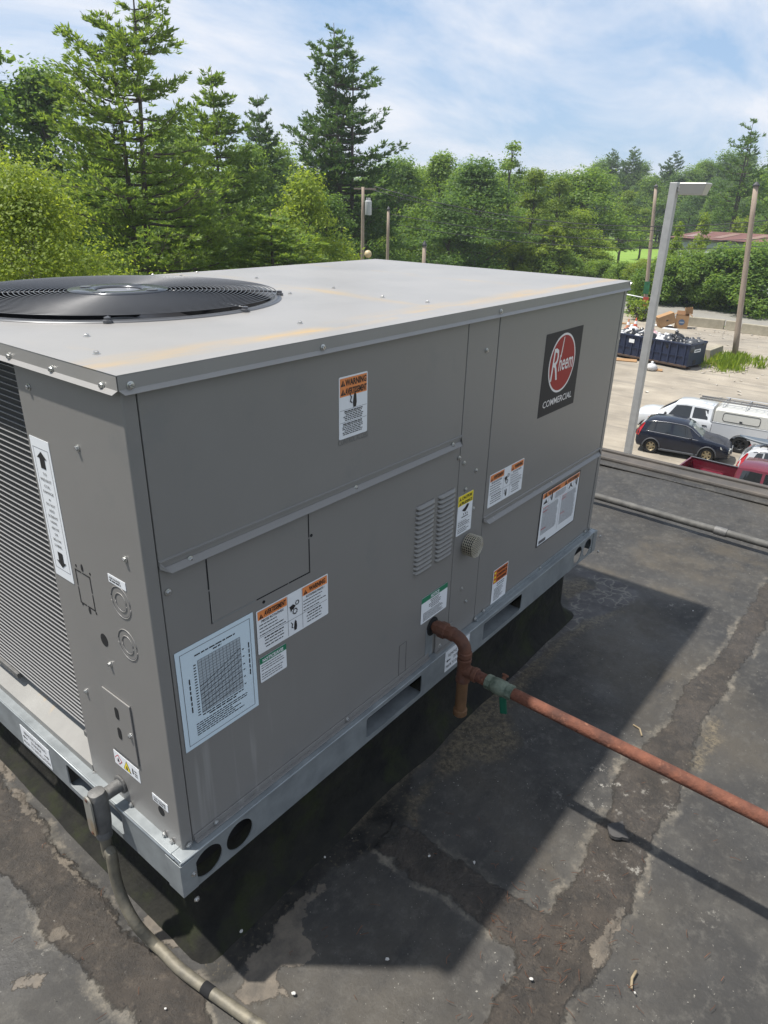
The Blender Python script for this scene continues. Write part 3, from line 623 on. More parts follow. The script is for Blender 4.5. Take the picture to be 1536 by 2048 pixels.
# screws: hexagon washer head with a slot
sb = MB(); sb.lathe([(0.0064, 0), (0.0064, 0.0010), (0.0053, 0.0014)], 14)
sb.lathe([(0.0043, 0.0012), (0.0043, 0.0042), (0.0036, 0.0047)], 6)
scm = sb.mesh('screw', M_screw); smooth_by_angle(scm, 30)
sl_ = MB().box(-0.0034, 0.0034, -0.0005, 0.0005, 0.0046, 0.0050).mesh('slot', M_grey)
rs = random.Random(4)
def screw(plane, px, py, off=None):
    if plane == 'F': x, z = F(px, py); loc = (x, FY-0.0004 if off is None else off, z); rot = Euler(ROT_F)
    elif plane == 'E': y, z = E_(px, py); loc = (EX-0.0004 if off is None else off, y, z); rot = Euler(ROT_E)
    else: x, y = T(px, py); loc = (x, y, ZT); rot = Euler((0, 0, 0))
    m = rot.to_matrix() @ Matrix.Rotation(rs.uniform(0, PI), 3, 'Z')
    o = inst('screw', scm, U, loc, m.to_euler()); local(inst('slot', sl_, None), o)
for p in ((377,1117),(708,975),(903,889)): screw('F', *p, off=FY-0.0045)
for p in ((983,1037),(1099,965),(1193,912)): screw('F', *p, off=FY-0.0045)
for p in ((336,1184),(918,916),(928,926),(952,941),(931,979),(946,1017),(973,701),(923,1177),(931,1202)): screw('F', *p)
for p in ((965,1221),(1078,1135),(1168,1063),(692,1437),(430,1643),(376,1688),(948,1237),(877,1290),(1178,1057)): screw('F', *p, off=FY-0.003)
for p in ((255,769),(997,622),(1257,567),(640,694)): screw('F', *p, off=-0.0002)
for p in ((213,769),(112,737),(27,711)): screw('E', *p, off=-0.0002)
for p in ((58,774),(156,896),(251,1118),(221,1328),(173,1382),(265,1470)): screw('E', *p)
for p in ((331,1667),(346,1682),(264,1608),(190,1546)): screw('E', *p, off=EX-0.002)
for p in ((372,1733),(378,1783),(1188,1069),(1184,1099)): screw('F', *p, off=RY-0.0024)
for p in ((174,673),(193,708),(600,647),(667,577),(765,595),(855,605),(580,588),(513,557),(394,546),(306,551),(362,553)): screw('T', *p)

# knock-outs, slots and sliding plate on the end panel
for p in ((242,1205),(256,1290)):
    y, z = E_(*p)
    for r in (0.030, 0.0175):
        tor = MB()
        for a0, a1 in ((8, 172), (188, 352)):
            pts = [(r*math.cos(math.radians(a)), 1.05*r*math.sin(math.radians(a)), 0) for a in np.linspace(a0, a1, 22)]
            tor.tube(pts, 0.0011, 5)
        inst('knock_out_ring', tor.mesh('knock_out_ring', M_paint, True), U, (EX-0.0002, y, z), ROT_E)
        dk = plate_mesh('knock_out_groove', circ(0, 0, r-0.0012, 36, (r-0.0012)*1.05), [circ(0, 0, r-0.0024, 36, (r-0.0024)*1.05)], 0.0003, M_grey)
        inst('knock_out_groove', dk, U, (EX-0.0003, y, z), ROT_E)
def epunch(p, rx, ry, nm='punched_hole'):
    y, z = E_(*p); inst(nm, plate_mesh(nm, circ(0, 0, rx, 16, ry), [], 0.0006, M_dark), U, (EX-0.0002, y, z), ROT_E)
epunch((209,1280), 0.0125, 0.014); epunch((323,1622), 0.0105, 0.012)
epunch((237,1425), 0.0065, 0.0145, 'slot_hole'); epunch((243,1465), 0.0065, 0.0145, 'slot_hole')
epunch((164,1136), 0.004, 0.008); epunch((180,1221), 0.004, 0.008); epunch((152,1131), 0.0024, 0.003); epunch((180,1148), 0.0024, 0.003); epunch((166,1208), 0.0024, 0.003); epunch((193,1227), 0.0024, 0.003)
ys0, zs0 = E_(152, 1140); ys1, zs1 = E_(193, 1222); zs0 = ZT-0.408; zs1 = ZT-0.480; ys0 = 0.247; ys1 = 0.197
for a, b in (((ys0, zs0), (ys0, (zs0+zs1)/2+0.003)), ((ys0, (zs0+zs1)/2-0.003), (ys0, zs1)), ((ys0, zs1), (ys0-0.02, zs1)), ((ys0-0.026, zs1), (ys1, zs1)), ((ys1, zs1), (ys1, (zs0+zs1)/2-0.003)), ((ys1, (zs0+zs1)/2+0.003), (ys1, zs0)), ((ys1, zs0), (ys0-0.026, zs0)), ((ys0-0.02, zs0), (ys0, zs0))):
    groove([a, b], 0.0026, None, 'E')
yq0, zq0 = 0.221, ZT-0.667; yq1, zq1 = 0.124, ZT-0.82
MB().box(EX-0.0035, EX-0.0004, yq1, yq0, zq1, zq0).build('sliding_plate', M_paint, U, bevel=0.0009)
for p in ((237,1425),(243,1465)):
    y, z = E_(*p); inst('slot_hole', plate_mesh('slot_hole', rrect(-0.0065, 0.0065, -0.0145, 0.0145, 0.006), [], 0.0006, M_dark), U, (EX-0.0040, y, z), ROT_E)
screw('E', 264, 1470, off=EX-0.0036)

# mesh guard over the flue outlet
gx, gz = 1.030, ZT-0.664; gr, gd = 0.032, 0.034
mg = MB()
for i in range(-6, 7):
    u = i*0.0058; v = math.sqrt(max(0, gr*gr-u*u))
    if v < 0.004: continue
    mg.tube([(gx+u, FY-gd, gz-v), (gx+u, FY-gd-0.003, gz), (gx+u, FY-gd, gz+v)], 0.0008, 4); mg.tube([(gx-v, FY-gd-0.0012, gz+u), (gx, FY-gd-0.0042, gz+u), (gx+v, FY-gd-0.0012, gz+u)], 0.0008, 4)
for k in range(26):
    a = 2*PI*k/26; c, s = math.cos(a), math.sin(a)
    mg.tube([(gx+gr*c, FY, gz+gr*s), (gx+gr*c, FY-gd, gz+gr*s)], 0.0008, 4)
for d in np.linspace(0.004, gd, 6): mg.tube([(gx+gr*math.cos(a), FY-d, gz+gr*math.sin(a)) for a in np.linspace(0, 2*PI, 33)], 0.0009, 4)
g_ = mg.build('flue_guard', M_brass, U); g_['kind'] = 'stuff'
MB().lathe([(gr-0.004, 0.0005), (gr-0.004, gd-0.004), (0.001, gd-0.003)], 24, Matrix.Translation((gx, FY, gz)) @ Matrix.Rotation(PI/2, 4, 'X')).build('flue_opening', M_dark, U)

# fan, shroud and grille
shr = MB(); shr.lathe([(FR, ZT-0.002), (FR-0.004, ZT-0.10), (FR-0.004, ZT-0.25)], 64, Matrix.Translation((FC[0], FC[1], 0)), caps=False)
shr.build('fan_shroud', M_dark, U, smooth=True)
MB().lathe([(FR-0.005, ZT-0.26), (0.001, ZT-0.26)], 48, Matrix.Translation((FC[0], FC[1], 0)), caps=False).build('fan_pit', M_dark, U)
MB().lathe([(FR+0.020, ZT+0.0005), (FR+0.018, ZT+0.003), (FR-0.001, ZT+0.004), (FR-0.004, ZT-0.012)], 72, Matrix.Translation((FC[0], FC[1], 0)), caps=False).build('fan_ring', M_blackmetal, U, smooth=True)
mot = MB().lathe([(0.07, ZT-0.20), (0.075, ZT-0.19), (0.075, ZT-0.07), (0.05, ZT-0.055), (0.012, ZT-0.05)], 24, Matrix.Translation((FC[0], FC[1], 0))).build('fan_motor', M_fanblade, U, auto=True)
for k in range(4):
    bl = MB(); rings = []
    for r in np.linspace(0.06, 0.36, 8):
        wv = 0.05+0.24*(r-0.06)/0.30; a0 = k*PI/2+0.25+0.5*(r-0.06)
        pts = [(FC[0]+r*math.cos(a0+t*wv/r*0.5), FC[1]+r*math.sin(a0+t*wv/r*0.5), ZT-0.10+t*0.035) for t in np.linspace(-1, 1, 7)]
        rings.append(pts)
    bl.loft(rings, False, False).build('fan_blade', M_fanblade, U, smooth=True)
GH = 0.005
gc = (FC[0], FC[1])
def ztop(r): return ZT+0.014+GH*(1-(r/0.40)**6)
hub = MB(); hub.lathe([(0.118, ZT+GH+0.012), (0.120, ZT+GH+0.016), (0.060, ZT+GH+0.017), (0.058, ZT+GH+0.013)], 48, Matrix.Translation((gc[0], gc[1], 0)), caps=False)
grille = hub.build('fan_grille', mat('grille_hub', (0.10, 0.105, 0.115), 0.22, 0.5), U, smooth=True)
MB().lathe([(0.056, ZT+GH+0.010), (0.054, ZT+GH+0.0125), (0.001, ZT+GH+0.0135)], 36, Matrix.Translation((gc[0], gc[1], 0))).build('hub_disc', mat('hub_disc_grey', (0.27, 0.275, 0.29), 0.35, 0.4), grille, smooth=True)
for a in range(4):
    an = a*PI/2+0.5; MB().lathe([(0.014, ZT+GH+0.0165), (0.014, ZT+GH+0.0185)], 16, Matrix.Translation((gc[0]+0.09*math.cos(an), gc[1]+0.09*math.sin(an), 0))).build('hub_hole', M_blackmetal, grille)
nr = 25
for i in range(nr):
    r = 0.128+(0.392-0.128)*i/(nr-1)
    MB().tube([(gc[0]+r*math.cos(a), gc[1]+r*math.sin(a), ztop(r)) for a in np.linspace(0, 2*PI, 97)], 0.00125, 5, caps=False).build('grille_ring', M_blackmetal, grille, smooth=True)
for a in range(8):
    an = a*PI/4+0.17
    pts = [(gc[0]+r*math.cos(an), gc[1]+r*math.sin(an), ztop(r)-0.0042) for r in np.linspace(0.11, 0.397, 9)]+[(gc[0]+0.405*math.cos(an), gc[1]+0.405*math.sin(an), ZT+0.006)]
    MB().tube(pts, 0.0024, 6).build('grille_rod', M_blackmetal, grille, smooth=True)
    MB().lathe([(0.010, ZT+0.001), (0.010, ZT+0.006), (0.007, ZT+0.007), (0.007, ZT+0.012), (0.003, ZT+0.013)], 8, Matrix.Translation((gc[0]+0.403*math.cos(an), gc[1]+0.403*math.sin(an), 0))).build('grille_clamp', M_blackmetal, grille)
# ------------------------------------------------------------------ labels stuck on the unit
rl = random.Random(11)
def label(name, plane, q, m, lab=None, r=0.003, off=None):
    """q: pixel corners TL, TR, BR, BL; returns (object, width, height), origin of its local XY at the lower left"""
    if plane == 'F': P = [F(*p, y=FY if off is None else off) for p in q]
    else: P = [(-E_(*p, x=EX if off is None else off)[0], E_(*p, x=EX if off is None else off)[1]) for p in q]
    x0 = (P[0][0]+P[3][0])/2; x1 = (P[1][0]+P[2][0])/2; z1 = (P[0][1]+P[1][1])/2; z0 = (P[2][1]+P[3][1])/2
    w, h = x1-x0, z1-z0
    me = plate_mesh(name, rrect(0, w, 0, h, r), [], 0.0006, m)
    if plane == 'F': o = inst(name, me, U, (x0, (FY if off is None else off)-0.0005, z0), ROT_F)
    else: o = inst(name, me, U, ((EX if off is None else off)-0.0005, -x0, z0), ROT_E)
    if lab: o['label'] = lab
    return o, w, h
def band(o, x0, y0, x1, y1, m, name='colour_band', z=0.0006): return flat([rc(x0, y0, x1, y1)], m, o, name, z)
def tri(o, x, y, s, m=None): 
    flat([[(x, y), (x+s, y), (x+s/2, y+s*0.9)]], m or M_black, o, 'alert_triangle', 0.0010)
    flat([rc(x+s*0.45, y+s*0.28, x+s*0.55, y+s*0.62), rc(x+s*0.45, y+s*0.12, x+s*0.55, y+s*0.2)], M_orange, o, 'exclamation_mark', 0.0013)
def hand_arc(o, x, y, s):
    """pictogram: hand with a current arc"""
    flat([[(x+0.42*s, y), (x+0.68*s, y), (x+0.74*s, y+0.3*s), (x+0.70*s, y+0.8*s), (x+0.56*s, y+1.0*s), (x+0.46*s, y+0.78*s), (x+0.38*s, y+0.35*s)]], M_black, o, 'hand_symbol', 0.0010)
    flat([[(x+0.02*s, y+0.95*s), (x+0.10*s, y+0.95*s), (x+0.28*s, y+0.70*s), (x+0.18*s, y+0.45*s), (x+0.32*s, y+0.32*s), (x+0.30*s, y+0.26*s), (x+0.08*s, y+0.42*s), (x+0.17*s, y+0.70*s)]], M_black, o, 'arc_symbol', 0.0010)
def gear(o, cx, cy, r, k=9):
    out = []
    for i in range(k*4):
        a = 2*PI*i/(k*4); rr = r if (i % 4) < 2 else r*0.82; out.append((cx+rr*math.cos(a), cy+rr*math.sin(a)))
    me = plate_mesh('gear_symbol', out, [circ(cx, cy, r*0.62, 20)], 0.0004, M_black)
    ob = inst('gear_symbol', me, None); local(ob, o); ob.location = (0, 0, 0.0008)
def hand_gear(o, x, y, s):
    flat([[(x, y+0.70*s), (x+0.30*s, y+0.78*s), (x+0.52*s, y+0.62*s), (x+0.36*s, y+0.46*s), (x+0.22*s, y+0.44*s), (x+0.12*s, y+0.28*s), (x+0.08*s, y+0.50*s)]], M_black, o, 'hand_symbol', 0.0011)
    gear(o, x+0.66*s, y+0.76*s, 0.17*s); gear(o, x+0.46*s, y+0.24*s, 0.22*s)
def frame(o, x0, y0, x1, y1, t, m=None, name='border_line'):
    flat([rc(x0, y0, x1, y0+t), rc(x0, y1-t, x1, y1), rc(x0, y0+t, x0+t, y1-t), rc(x1-t, y0+t, x1, y1-t)], m or M_grey, o, name)
def printed(o, rows, m=None):
    p = flat(rows, m or M_black, o, 'small_print', 0.0008); p['kind'] = 'stuff'; return p

# 1 tall electric-shock warning on the control panel
o, w, h = label('warning_label', 'F', [(676,757),(734,741),(734,863),(679,879)], M_white, 'tall orange and white warning and avertissement label with shocked hand')
band(o, 0.03*w, 0.685*h, 0.97*w, 0.975*h, M_orange)
tri(o, 0.05*w, 0.85*h, 0.16*w); tri(o, 0.05*w, 0.71*h, 0.16*w)
txt('WARNING', 0.21*w, 0.845*h, 0.74*w, 0.105*h, M_black, o, 0.0011, 0.03, keep=False); txt('AVERTISSEMENT', 0.21*w, 0.705*h, 0.75*w, 0.105*h, M_black, o, 0.0011, 0.03, keep=False)
hand_arc(o, 0.34*w, 0.48*h, 0.36*w)
flat([rc(0.03*w, 0.465*h, 0.97*w, 0.470*h), rc(0.03*w, 0.265*h, 0.97*w, 0.270*h)], M_grey, o, 'rule')
printed(o, lines(0.14*w, 0.86*w, 0.45*h, 6, 0.029*h, 0.015*h, rl, 0.25, True, True)+lines(0.10*w, 0.84*w, 0.25*h, 7, 0.029*h, 0.015*h, rl, 0.25, True, True))
# stamped words under it
sx0, sz0 = F(677, 893); sx1, _ = F(735, 872)
st = bpy.data.objects.new('stamped_words', MB().box(0, sx1-sx0, -0.0002, 0.0134, -0.0002, 0.0).mesh('stamped_words', M_paint)); COL.objects.link(st); st.location = (sx0, FY-0.0002, sz0); st.rotation_euler = ROT_F; put(st, U)
txt('CONTROL ACCESS', 0.0, 0.0, sx1-sx0, 0.013, mat('stamped_edge', (0.17, 0.168, 0.162), 0.5), st, 0.0006, 0.0, keep=False)
# 2 charging chart
o, w, h = label('charging_chart', 'F', [(347,1308),(505,1225),(517,1408),(373,1508)], M_blue, 'large pale blue charging chart sheet with printed grid', 0.001)
frame(o, 0.05*w, 0.04*h, 0.95*w, 0.96*h, 0.0011)
gx0_, gx1_, gy0_, gy1_ = 0.25*w, 0.80*w, 0.30*h, 0.83*h
band(o, gx0_, gy0_, gx1_, gy1_, mat('chart_grey', (0.46, 0.52, 0.56), 0.4), 'chart_field', 0.0005)
rows = [rc(gx0_+(gx1_-gx0_)*i/12-0.0003, gy0_, gx0_+(gx1_-gx0_)*i/12+0.0003, gy1_) for i in range(13)]+[rc(gx0_, gy0_+(gy1_-gy0_)*i/19-0.0003, gx1_, gy0_+(gy1_-gy0_)*i/19+0.0003) for i in range(20)]
flat(rows, M_grey, o, 'chart_grid', 0.0008)
cur = []
for k in range(7):
    a = 0.02+0.082*k; b = a+0.10+0.030*k
    for i in range(8):
        t0, t1 = i/8, (i+1)/8; f_ = lambda t: gy0_+(gy1_-gy0_)*min(0.99, a+(b-a)*(t**1.15))
        if k == 6 and False: continue
        cur.append([(gx0_+(gx1_-gx0_)*t0, f_(t0)-0.0006), (gx0_+(gx1_-gx0_)*t1, f_(t1)-0.0006), (gx0_+(gx1_-gx0_)*t1, f_(t1)+0.0006), (gx0_+(gx1_-gx0_)*t0, f_(t0)+0.0006)])
flat(cur, M_black, o, 'chart_curve', 0.0011)
ticks = [rc(0.195*w, gy0_+(gy1_-gy0_)*i/19-0.0012, 0.225*w, gy0_+(gy1_-gy0_)*i/19+0.0012) for i in range(19)]+[rc(0.82*w, gy0_+(gy1_-gy0_)*v-0.0012, 0.845*w, gy0_+(gy1_-gy0_)*v+0.0012) for v in (0.05, 0.2, 0.34, 0.45, 0.6, 0.74)]
ticks += lines(0.22*w, 0.74*w, 0.895*h, 1, 1, 0.0028, rl, 0.0)+lines(0.45*w, 0.56*w, 0.868*h, 1, 1, 0.0028, rl, 0)+lines(0.25*w, 0.8*w, 0.285*h, 1, 1, 0.0026, rl, 0)+lines(0.33*w, 0.7*w, 0.262*h, 1, 1, 0.0030, rl, 0)+lines(0.16*w, 0.85*w, 0.225*h, 6, 0.0225*h, 0.0022, rl, 0.35)
yv = 0.36*h
while yv < 0.66*h: L_ = rl.uniform(0.006, 0.014); ticks.append(rc(0.125*w, yv, 0.14*w, yv+L_)); ticks.append(rc(0.905*w, yv+0.03*h, 0.92*w, yv+0.03*h+L_)); yv += L_+0.003
printed(o, ticks)
def rotating(q, lab, words=True):
    o, w, h = label('warning_label', 'F', q, M_white, lab)
    band(o, 0.015*w, 0.78*h, 0.40*w, 0.975*h, M_orange); band(o, 0.62*w, 0.78*h, 0.985*w, 0.975*h, M_orange)
    tri(o, 0.03*w, 0.80*h, 0.055*w); tri(o, 0.635*w, 0.80*h, 0.055*w)
    txt('AVERTISSEMENT', 0.10*w, 0.82*h, 0.285*w, 0.115*h, M_black, o, 0.0011, 0.03, keep=False); txt('WARNING', 0.715*w, 0.82*h, 0.24*w, 0.115*h, M_black, o, 0.0011, 0.03, keep=False)
    txt('PIECES ROTATIVES!', 0.06*w, 0.705*h, 0.29*w, 0.052*h, M_black, o, 0.0010, 0.02, keep=False); txt('ROTATING PARTS !', 0.67*w, 0.705*h, 0.27*w, 0.052*h, M_black, o, 0.0010, 0.02, keep=False)
    flat([rc(0.405*w, 0.03*h, 0.409*w, 0.97*h), rc(0.612*w, 0.03*h, 0.616*w, 0.97*h), rc(0.02*w, 0.375*h, 0.98*w, 0.383*h)], M_grey, o, 'rule')
    hand_gear(o, 0.43*w, 0.46*h, 0.17*w); hand_arc(o, 0.44*w, 0.09*h, 0.12*w)
    printed(o, lines(0.03*w, 0.39*w, 0.66*h, 4, 0.075*h, 0.020*h, rl, 0.4)+lines(0.63*w, 0.97*w, 0.66*h, 4, 0.075*h, 0.020*h, rl, 0.4)+lines(0.05*w, 0.38*w, 0.335*h, 4, 0.072*h, 0.022*h, rl, 0.3, True, True)+lines(0.65*w, 0.92*w, 0.335*h, 4, 0.072*h, 0.022*h, rl, 0.3, True, True))
rotating([(511,1224),(655,1147),(656,1227),(517,1310)], 'wide avertissement and warning label beside the pale blue chart')
rotating([(980,951),(1048,916),(1042,979),(974,1016)], 'wide avertissement and warning label on the blower panel')
# notice / avis
o, w, h = label('notice_label', 'F', [(517,1318),(572,1287),(573,1334),(523,1365)], M_white, 'small green headed notice and avis label')
band(o, 0, 0.76*h, w, h, M_green); txt('NOTICE/AVIS', 0.10*w, 0.80*h, 0.78*w, 0.14*h, M_white, o, 0.0011, 0.03, keep=False)
printed(o, lines(0.05*w, 0.95*w, 0.69*h, 3, 0.10*h, 0.028*h, rl, 0.2)+lines(0.05*w, 0.95*w, 0.34*h, 3, 0.10*h, 0.028*h, rl, 0.2))
o, w, h = label('notice_label', 'F', [(843,1200),(896,1162),(891,1216),(841,1248)], M_white, 'green headed notice label above the gas inlet')
band(o, 0, 0.80*h, w, h, M_green); txt('NOTICE', 0.34*w, 0.83*h, 0.32*w, 0.13*h, M_white, o, 0.0011, 0.03, keep=False)
printed(o, lines(0.28*w, 0.75*w, 0.75*h, 5, 0.07*h, 0.028*h, rl, 0.35, True)+lines(0.08*w, 0.86*w, 0.38*h, 7, 0.048*h, 0.02*h, rl, 0.2))
# caution / prudence
o, w, h = label('caution_label', 'F', [(917,995),(946,979),(941,1057),(911,1074)], M_white, 'yellow topped caution and prudence label with hot hand picture')
band(o, 0, 0.745*h, w, h, M_yellow); flat([rc(0, 0.868*h, w, 0.872*h)], M_grey, o, 'rule', 0.0009)
for yy in (0.885, 0.76): tri(o, 0.06*w, yy*h, 0.14*w)
txt('CAUTION', 0.24*w, 0.885*h, 0.66*w, 0.075*h, M_black, o, 0.0011, 0.03, keep=False); txt('PRUDENCE', 0.22*w, 0.762*h, 0.72*w, 0.075*h, M_black, o, 0.0011, 0.03, keep=False)
flat([[(0.62*w, 0.73*h), (0.76*w, 0.70*h), (0.66*w, 0.62*h), (0.52*w, 0.55*h), (0.34*w, 0.59*h), (0.30*w, 0.62*h), (0.48*w, 0.66*h)]], M_black, o, 'hand_symbol', 0.0010)
flat([[(0.38*w, 0.53*h), (0.41*w, 0.53*h), (0.45*w, 0.47*h), (0.42*w, 0.47*h)], [(0.50*w, 0.53*h), (0.53*w, 0.53*h), (0.57*w, 0.47*h), (0.54*w, 0.47*h)], [(0.62*w, 0.53*h), (0.65*w, 0.53*h), (0.69*w, 0.47*h), (0.66*w, 0.47*h)], rc(0.28*w, 0.425*h, 0.72*w, 0.445*h)], M_black, o, 'heat_symbol', 0.0010)
flat([rc(0.06*w, 0.36*h, 0.94*w, 0.364*h), rc(0.06*w, 0.19*h, 0.94*w, 0.194*h)], M_grey, o, 'rule')
printed(o, lines(0.08*w, 0.92*w, 0.33*h, 3, 0.045*h, 0.018*h, rl, 0.4, False)+lines(0.08*w, 0.92*w, 0.165*h, 3, 0.045*h, 0.018*h, rl, 0.4, False))
# large safety label low on the filter panel
o, w, h = label('warning_label', 'F', [(1083,987),(1161,942),(1147,1039),(1073,1097)], M_black, 'large black framed two column warning label on the filter panel', 0.001)
band(o, 0.018*w, 0.02*h, 0.982*w, 0.985*h, M_white, 'label_sheet', 0.0004); band(o, 0.025*w, 0.885*h, 0.975*w, 0.978*h, M_orange)
tri(o, 0.06*w, 0.893*h, 0.07*w); tri(o, 0.57*w, 0.893*h, 0.07*w)
txt('WARNING', 0.15*w, 0.90*h, 0.30*w, 0.06*h, M_black, o, 0.0011, 0.03, keep=False); txt('AVERTISSEMENT', 0.65*w, 0.90*h, 0.31*w, 0.06*h, M_black, o, 0.0011, 0.03, keep=False)
flat([rc(0.03*w, 0.735*h, 0.97*w, 0.738*h), rc(0.175*w, 0.74*h, 0.178*w, 0.88*h), rc(0.33*w, 0.74*h, 0.333*w, 0.88*h), rc(0.66*w, 0.74*h, 0.663*w, 0.88*h), rc(0.83*w, 0.74*h, 0.833*w, 0.88*h), rc(0.498*w, 0.10*h, 0.502*w, 0.73*h)], M_grey, o, 'rule')
flat([[(0.05*w, 0.78*h), (0.16*w, 0.78*h), (0.13*w, 0.81*h), (0.11*w, 0.86*h), (0.09*w, 0.82*h), (0.06*w, 0.81*h)]], M_black, o, 'flame_symbol', 0.0010)
hand_arc(o, 0.20*w, 0.77*h, 0.10*w); hand_arc(o, 0.86*w, 0.76*h, 0.10*w)
flat([[(0.69*w, 0.77*h), (0.72*w, 0.77*h), (0.75*w, 0.81*h), (0.79*w, 0.77*h), (0.81*w, 0.77*h), (0.77*w, 0.83*h), (0.77*w, 0.865*h), (0.73*w, 0.865*h), (0.73*w, 0.83*h)]], M_black, o, 'person_symbol', 0.0010)
printed(o, lines(0.06*w, 0.46*w, 0.71*h, 24, 0.0215*h, 0.010*h, rl, 0.1)+lines(0.54*w, 0.94*w, 0.71*h, 26, 0.0215*h, 0.010*h, rl, 0.1)+lines(0.35*w, 0.64*w, 0.86*h, 5, 0.022*h, 0.010*h, rl, 0.2)+[rc(0.05*w, 0.04*h, 0.22*w, 0.10*h)], M_grey)
flat([rc(x*w, y*h, (x+0.12)*w, (y+0.012)*h) for x, y in ((0.06, 0.70), (0.06, 0.63), (0.06, 0.30), (0.54, 0.70), (0.54, 0.64), (0.54, 0.36))], M_redprint, o, 'red_heading', 0.0011)
# small orange warning by the rail
o, w, h = label('warning_label', 'F', [(988,1140),(1017,1123),(1009,1188),(980,1210)], M_white, 'small label with three orange warning bands low beside the centre seam', 0.001)
band(o, 0.03*w, 0.60*h, 0.97*w, 0.98*h, M_deep); 
for i, s_ in enumerate(('WARNING', 'ADVERTENCIA', 'AVERTISSEMENT')):
    txt(s_, 0.24*w, (0.875-0.12*i)*h, 0.70*w, 0.075*h, M_black, o, 0.0011, 0.03, keep=False); band(o, 0.06*w, (0.88-0.12*i)*h, 0.18*w, (0.93-0.12*i)*h, M_yellow, 'alert_mark', 0.0010)
printed(o, lines(0.25*w, 0.85*w, 0.55*h, 2, 0.06*h, 0.022*h, rl, 0.2, True)+lines(0.15*w, 0.8*w, 0.42*h, 9, 0.042*h, 0.016*h, rl, 0.4))
# maker's plate
o, w, h = label('maker_plate', 'F', [(1094,669),(1167,650),(1146,805),(1074,838)], M_plate, 'dark plate with red round emblem reading Rheem above COMMERCIAL', 0.001)
ecx, ecy, er = 0.50*w, 0.60*h, 0.36*w; ery = er*1.0
flat([circ(ecx, ecy, er, 48, ery)], M_offw, o, 'emblem_ring', 0.0006); flat([circ(ecx, ecy, er*0.93, 48, ery*0.93)], M_red, o, 'emblem_disc', 0.0009)
txt('R', ecx-er*0.80, ecy-ery*0.52, er*0.52, ery*1.08, M_offw, o, 0.0012, 0.0, 0.16, keep=False)
txt('heem', ecx-er*0.26, ecy-ery*0.26, er*1.10, ery*0.56, M_offw, o, 0.0012, 0.01, 0.10, keep=False)
flat([[(ecx-er*0.20, ecy+ery*0.22), (ecx-er*0.13, ecy+ery*0.22), (ecx-er*0.02, ecy+ery*0.88), (ecx-er*0.07, ecy+ery*0.88)]], M_offw, o, 'lettering', 0.0012)
txt('COMMERCIAL', 0.10*w, 0.10*h, 0.80*w, 0.085*h, M_offw, o, 0.0008, 0.008, keep=False)
# rail labels
def dunnage(o, w, h):
    txt('REMOVE SHIPPING', 0.12*w, 0.66*h, 0.76*w, 0.15*h, M_black, o, 0.0008, 0.0, keep=False); txt('DUNNAGE', 0.34*w, 0.41*h, 0.34*w, 0.15*h, M_black, o, 0.0008, 0.0, keep=False); txt('PRIOR TO INSTALLATION', 0.04*w, 0.14*h, 0.92*w, 0.15*h, M_black, o, 0.0008, 0.0, keep=False)
    for s_, x in ((-1, 0.04), (1, 0.96)): flat([[(x*w, 0.485*h), (x*w-s_*0.07*w, 0.56*h), (x*w-s_*0.07*w, 0.51*h), (x*w-s_*0.17*w, 0.51*h), (x*w-s_*0.17*w, 0.46*h), (x*w-s_*0.07*w, 0.46*h), (x*w-s_*0.07*w, 0.41*h)][::s_]], M_black, o, 'arrow', 0.0008)
o, w, h = label('shipping_label', 'F', [(892,1302),(940,1268),(935,1310),(888,1341)], M_white, 'white remove shipping dunnage label behind the gas pipe', 0.001, off=RY); dunnage(o, w, h)
o, w, h = label('shipping_label', 'E', [(41,1450),(98,1501),(105,1537),(48,1487)], M_white, 'white remove shipping dunnage label on the end rail', 0.001, off=RY); dunnage(o, w, h)
# coil warning strip on the end panel
o, w, h = label('coil_label', 'E', [(59.5,869),(98,886.6),(148,1168),(112,1145)], M_white, 'tall white strip label with black arrows beside the coil', 0.001)
frame(o, 0.10*w, 0.065*h, 0.90*w, 0.935*h, 0.0008)
flat([[(0.5*w, 0.915*h), (0.24*w, 0.868*h), (0.37*w, 0.868*h), (0.37*w, 0.80*h), (0.63*w, 0.80*h), (0.63*w, 0.868*h), (0.76*w, 0.868*h)]], M_black, o, 'arrow', 0.0009)
flat([[(0.5*w, 0.085*h), (0.76*w, 0.13*h), (0.63*w, 0.13*h), (0.63*w, 0.20*h), (0.37*w, 0.20*h), (0.37*w, 0.13*h), (0.24*w, 0.13*h)]], M_black, o, 'arrow', 0.0009)
for i, (s_, ww) in enumerate((('TO', .2), ('PREVENT', .56), ('COIL', .32), ('DAMAGE', .54), ('-', .08), ('DO NOT', .46), ('ADD', .28), ('SCREWS', .5), ('HERE,', .36), ('ABOVE', .4), ('OR', .18), ('BELOW', .42), ('LABEL', .4))):
    txt(s_, 0.5*w-ww*w/2, (0.752-0.0428*i)*h, ww*w, 0.0022 if s_ == '-' else 0.019*h, M_black, o, 0.0009, 0.0, keep=False)
o, w, h = label('voltage_label', 'E', [(216,1145),(252,1168),(252.5,1186),(217,1158)], M_white, 'small white line voltage label over the knock-outs', 0.0005)
txt('LINE VOLTAGE', 0.08*w, 0.52*h, 0.62*w, 0.26*h, M_black, o, 0.0009, 0.03, keep=False); printed(o, lines(0.08*w, 0.72*w, 0.40*h, 1, 1, 0.16*h, rl, 0))
o, w, h = label('hazard_label', 'E', [(227,1499),(278,1539),(282,1566),(232,1525)], M_white, 'white hazard label with red diamond and yellow triangle', 0.0008)
dcx, dcy, dr = 0.18*w, 0.5*h, 0.38*h
flat([[(dcx-dr, dcy), (dcx, dcy-dr), (dcx+dr, dcy), (dcx, dcy+dr)]], M_redprint, o, 'red_diamond', 0.0007); dr *= 0.8
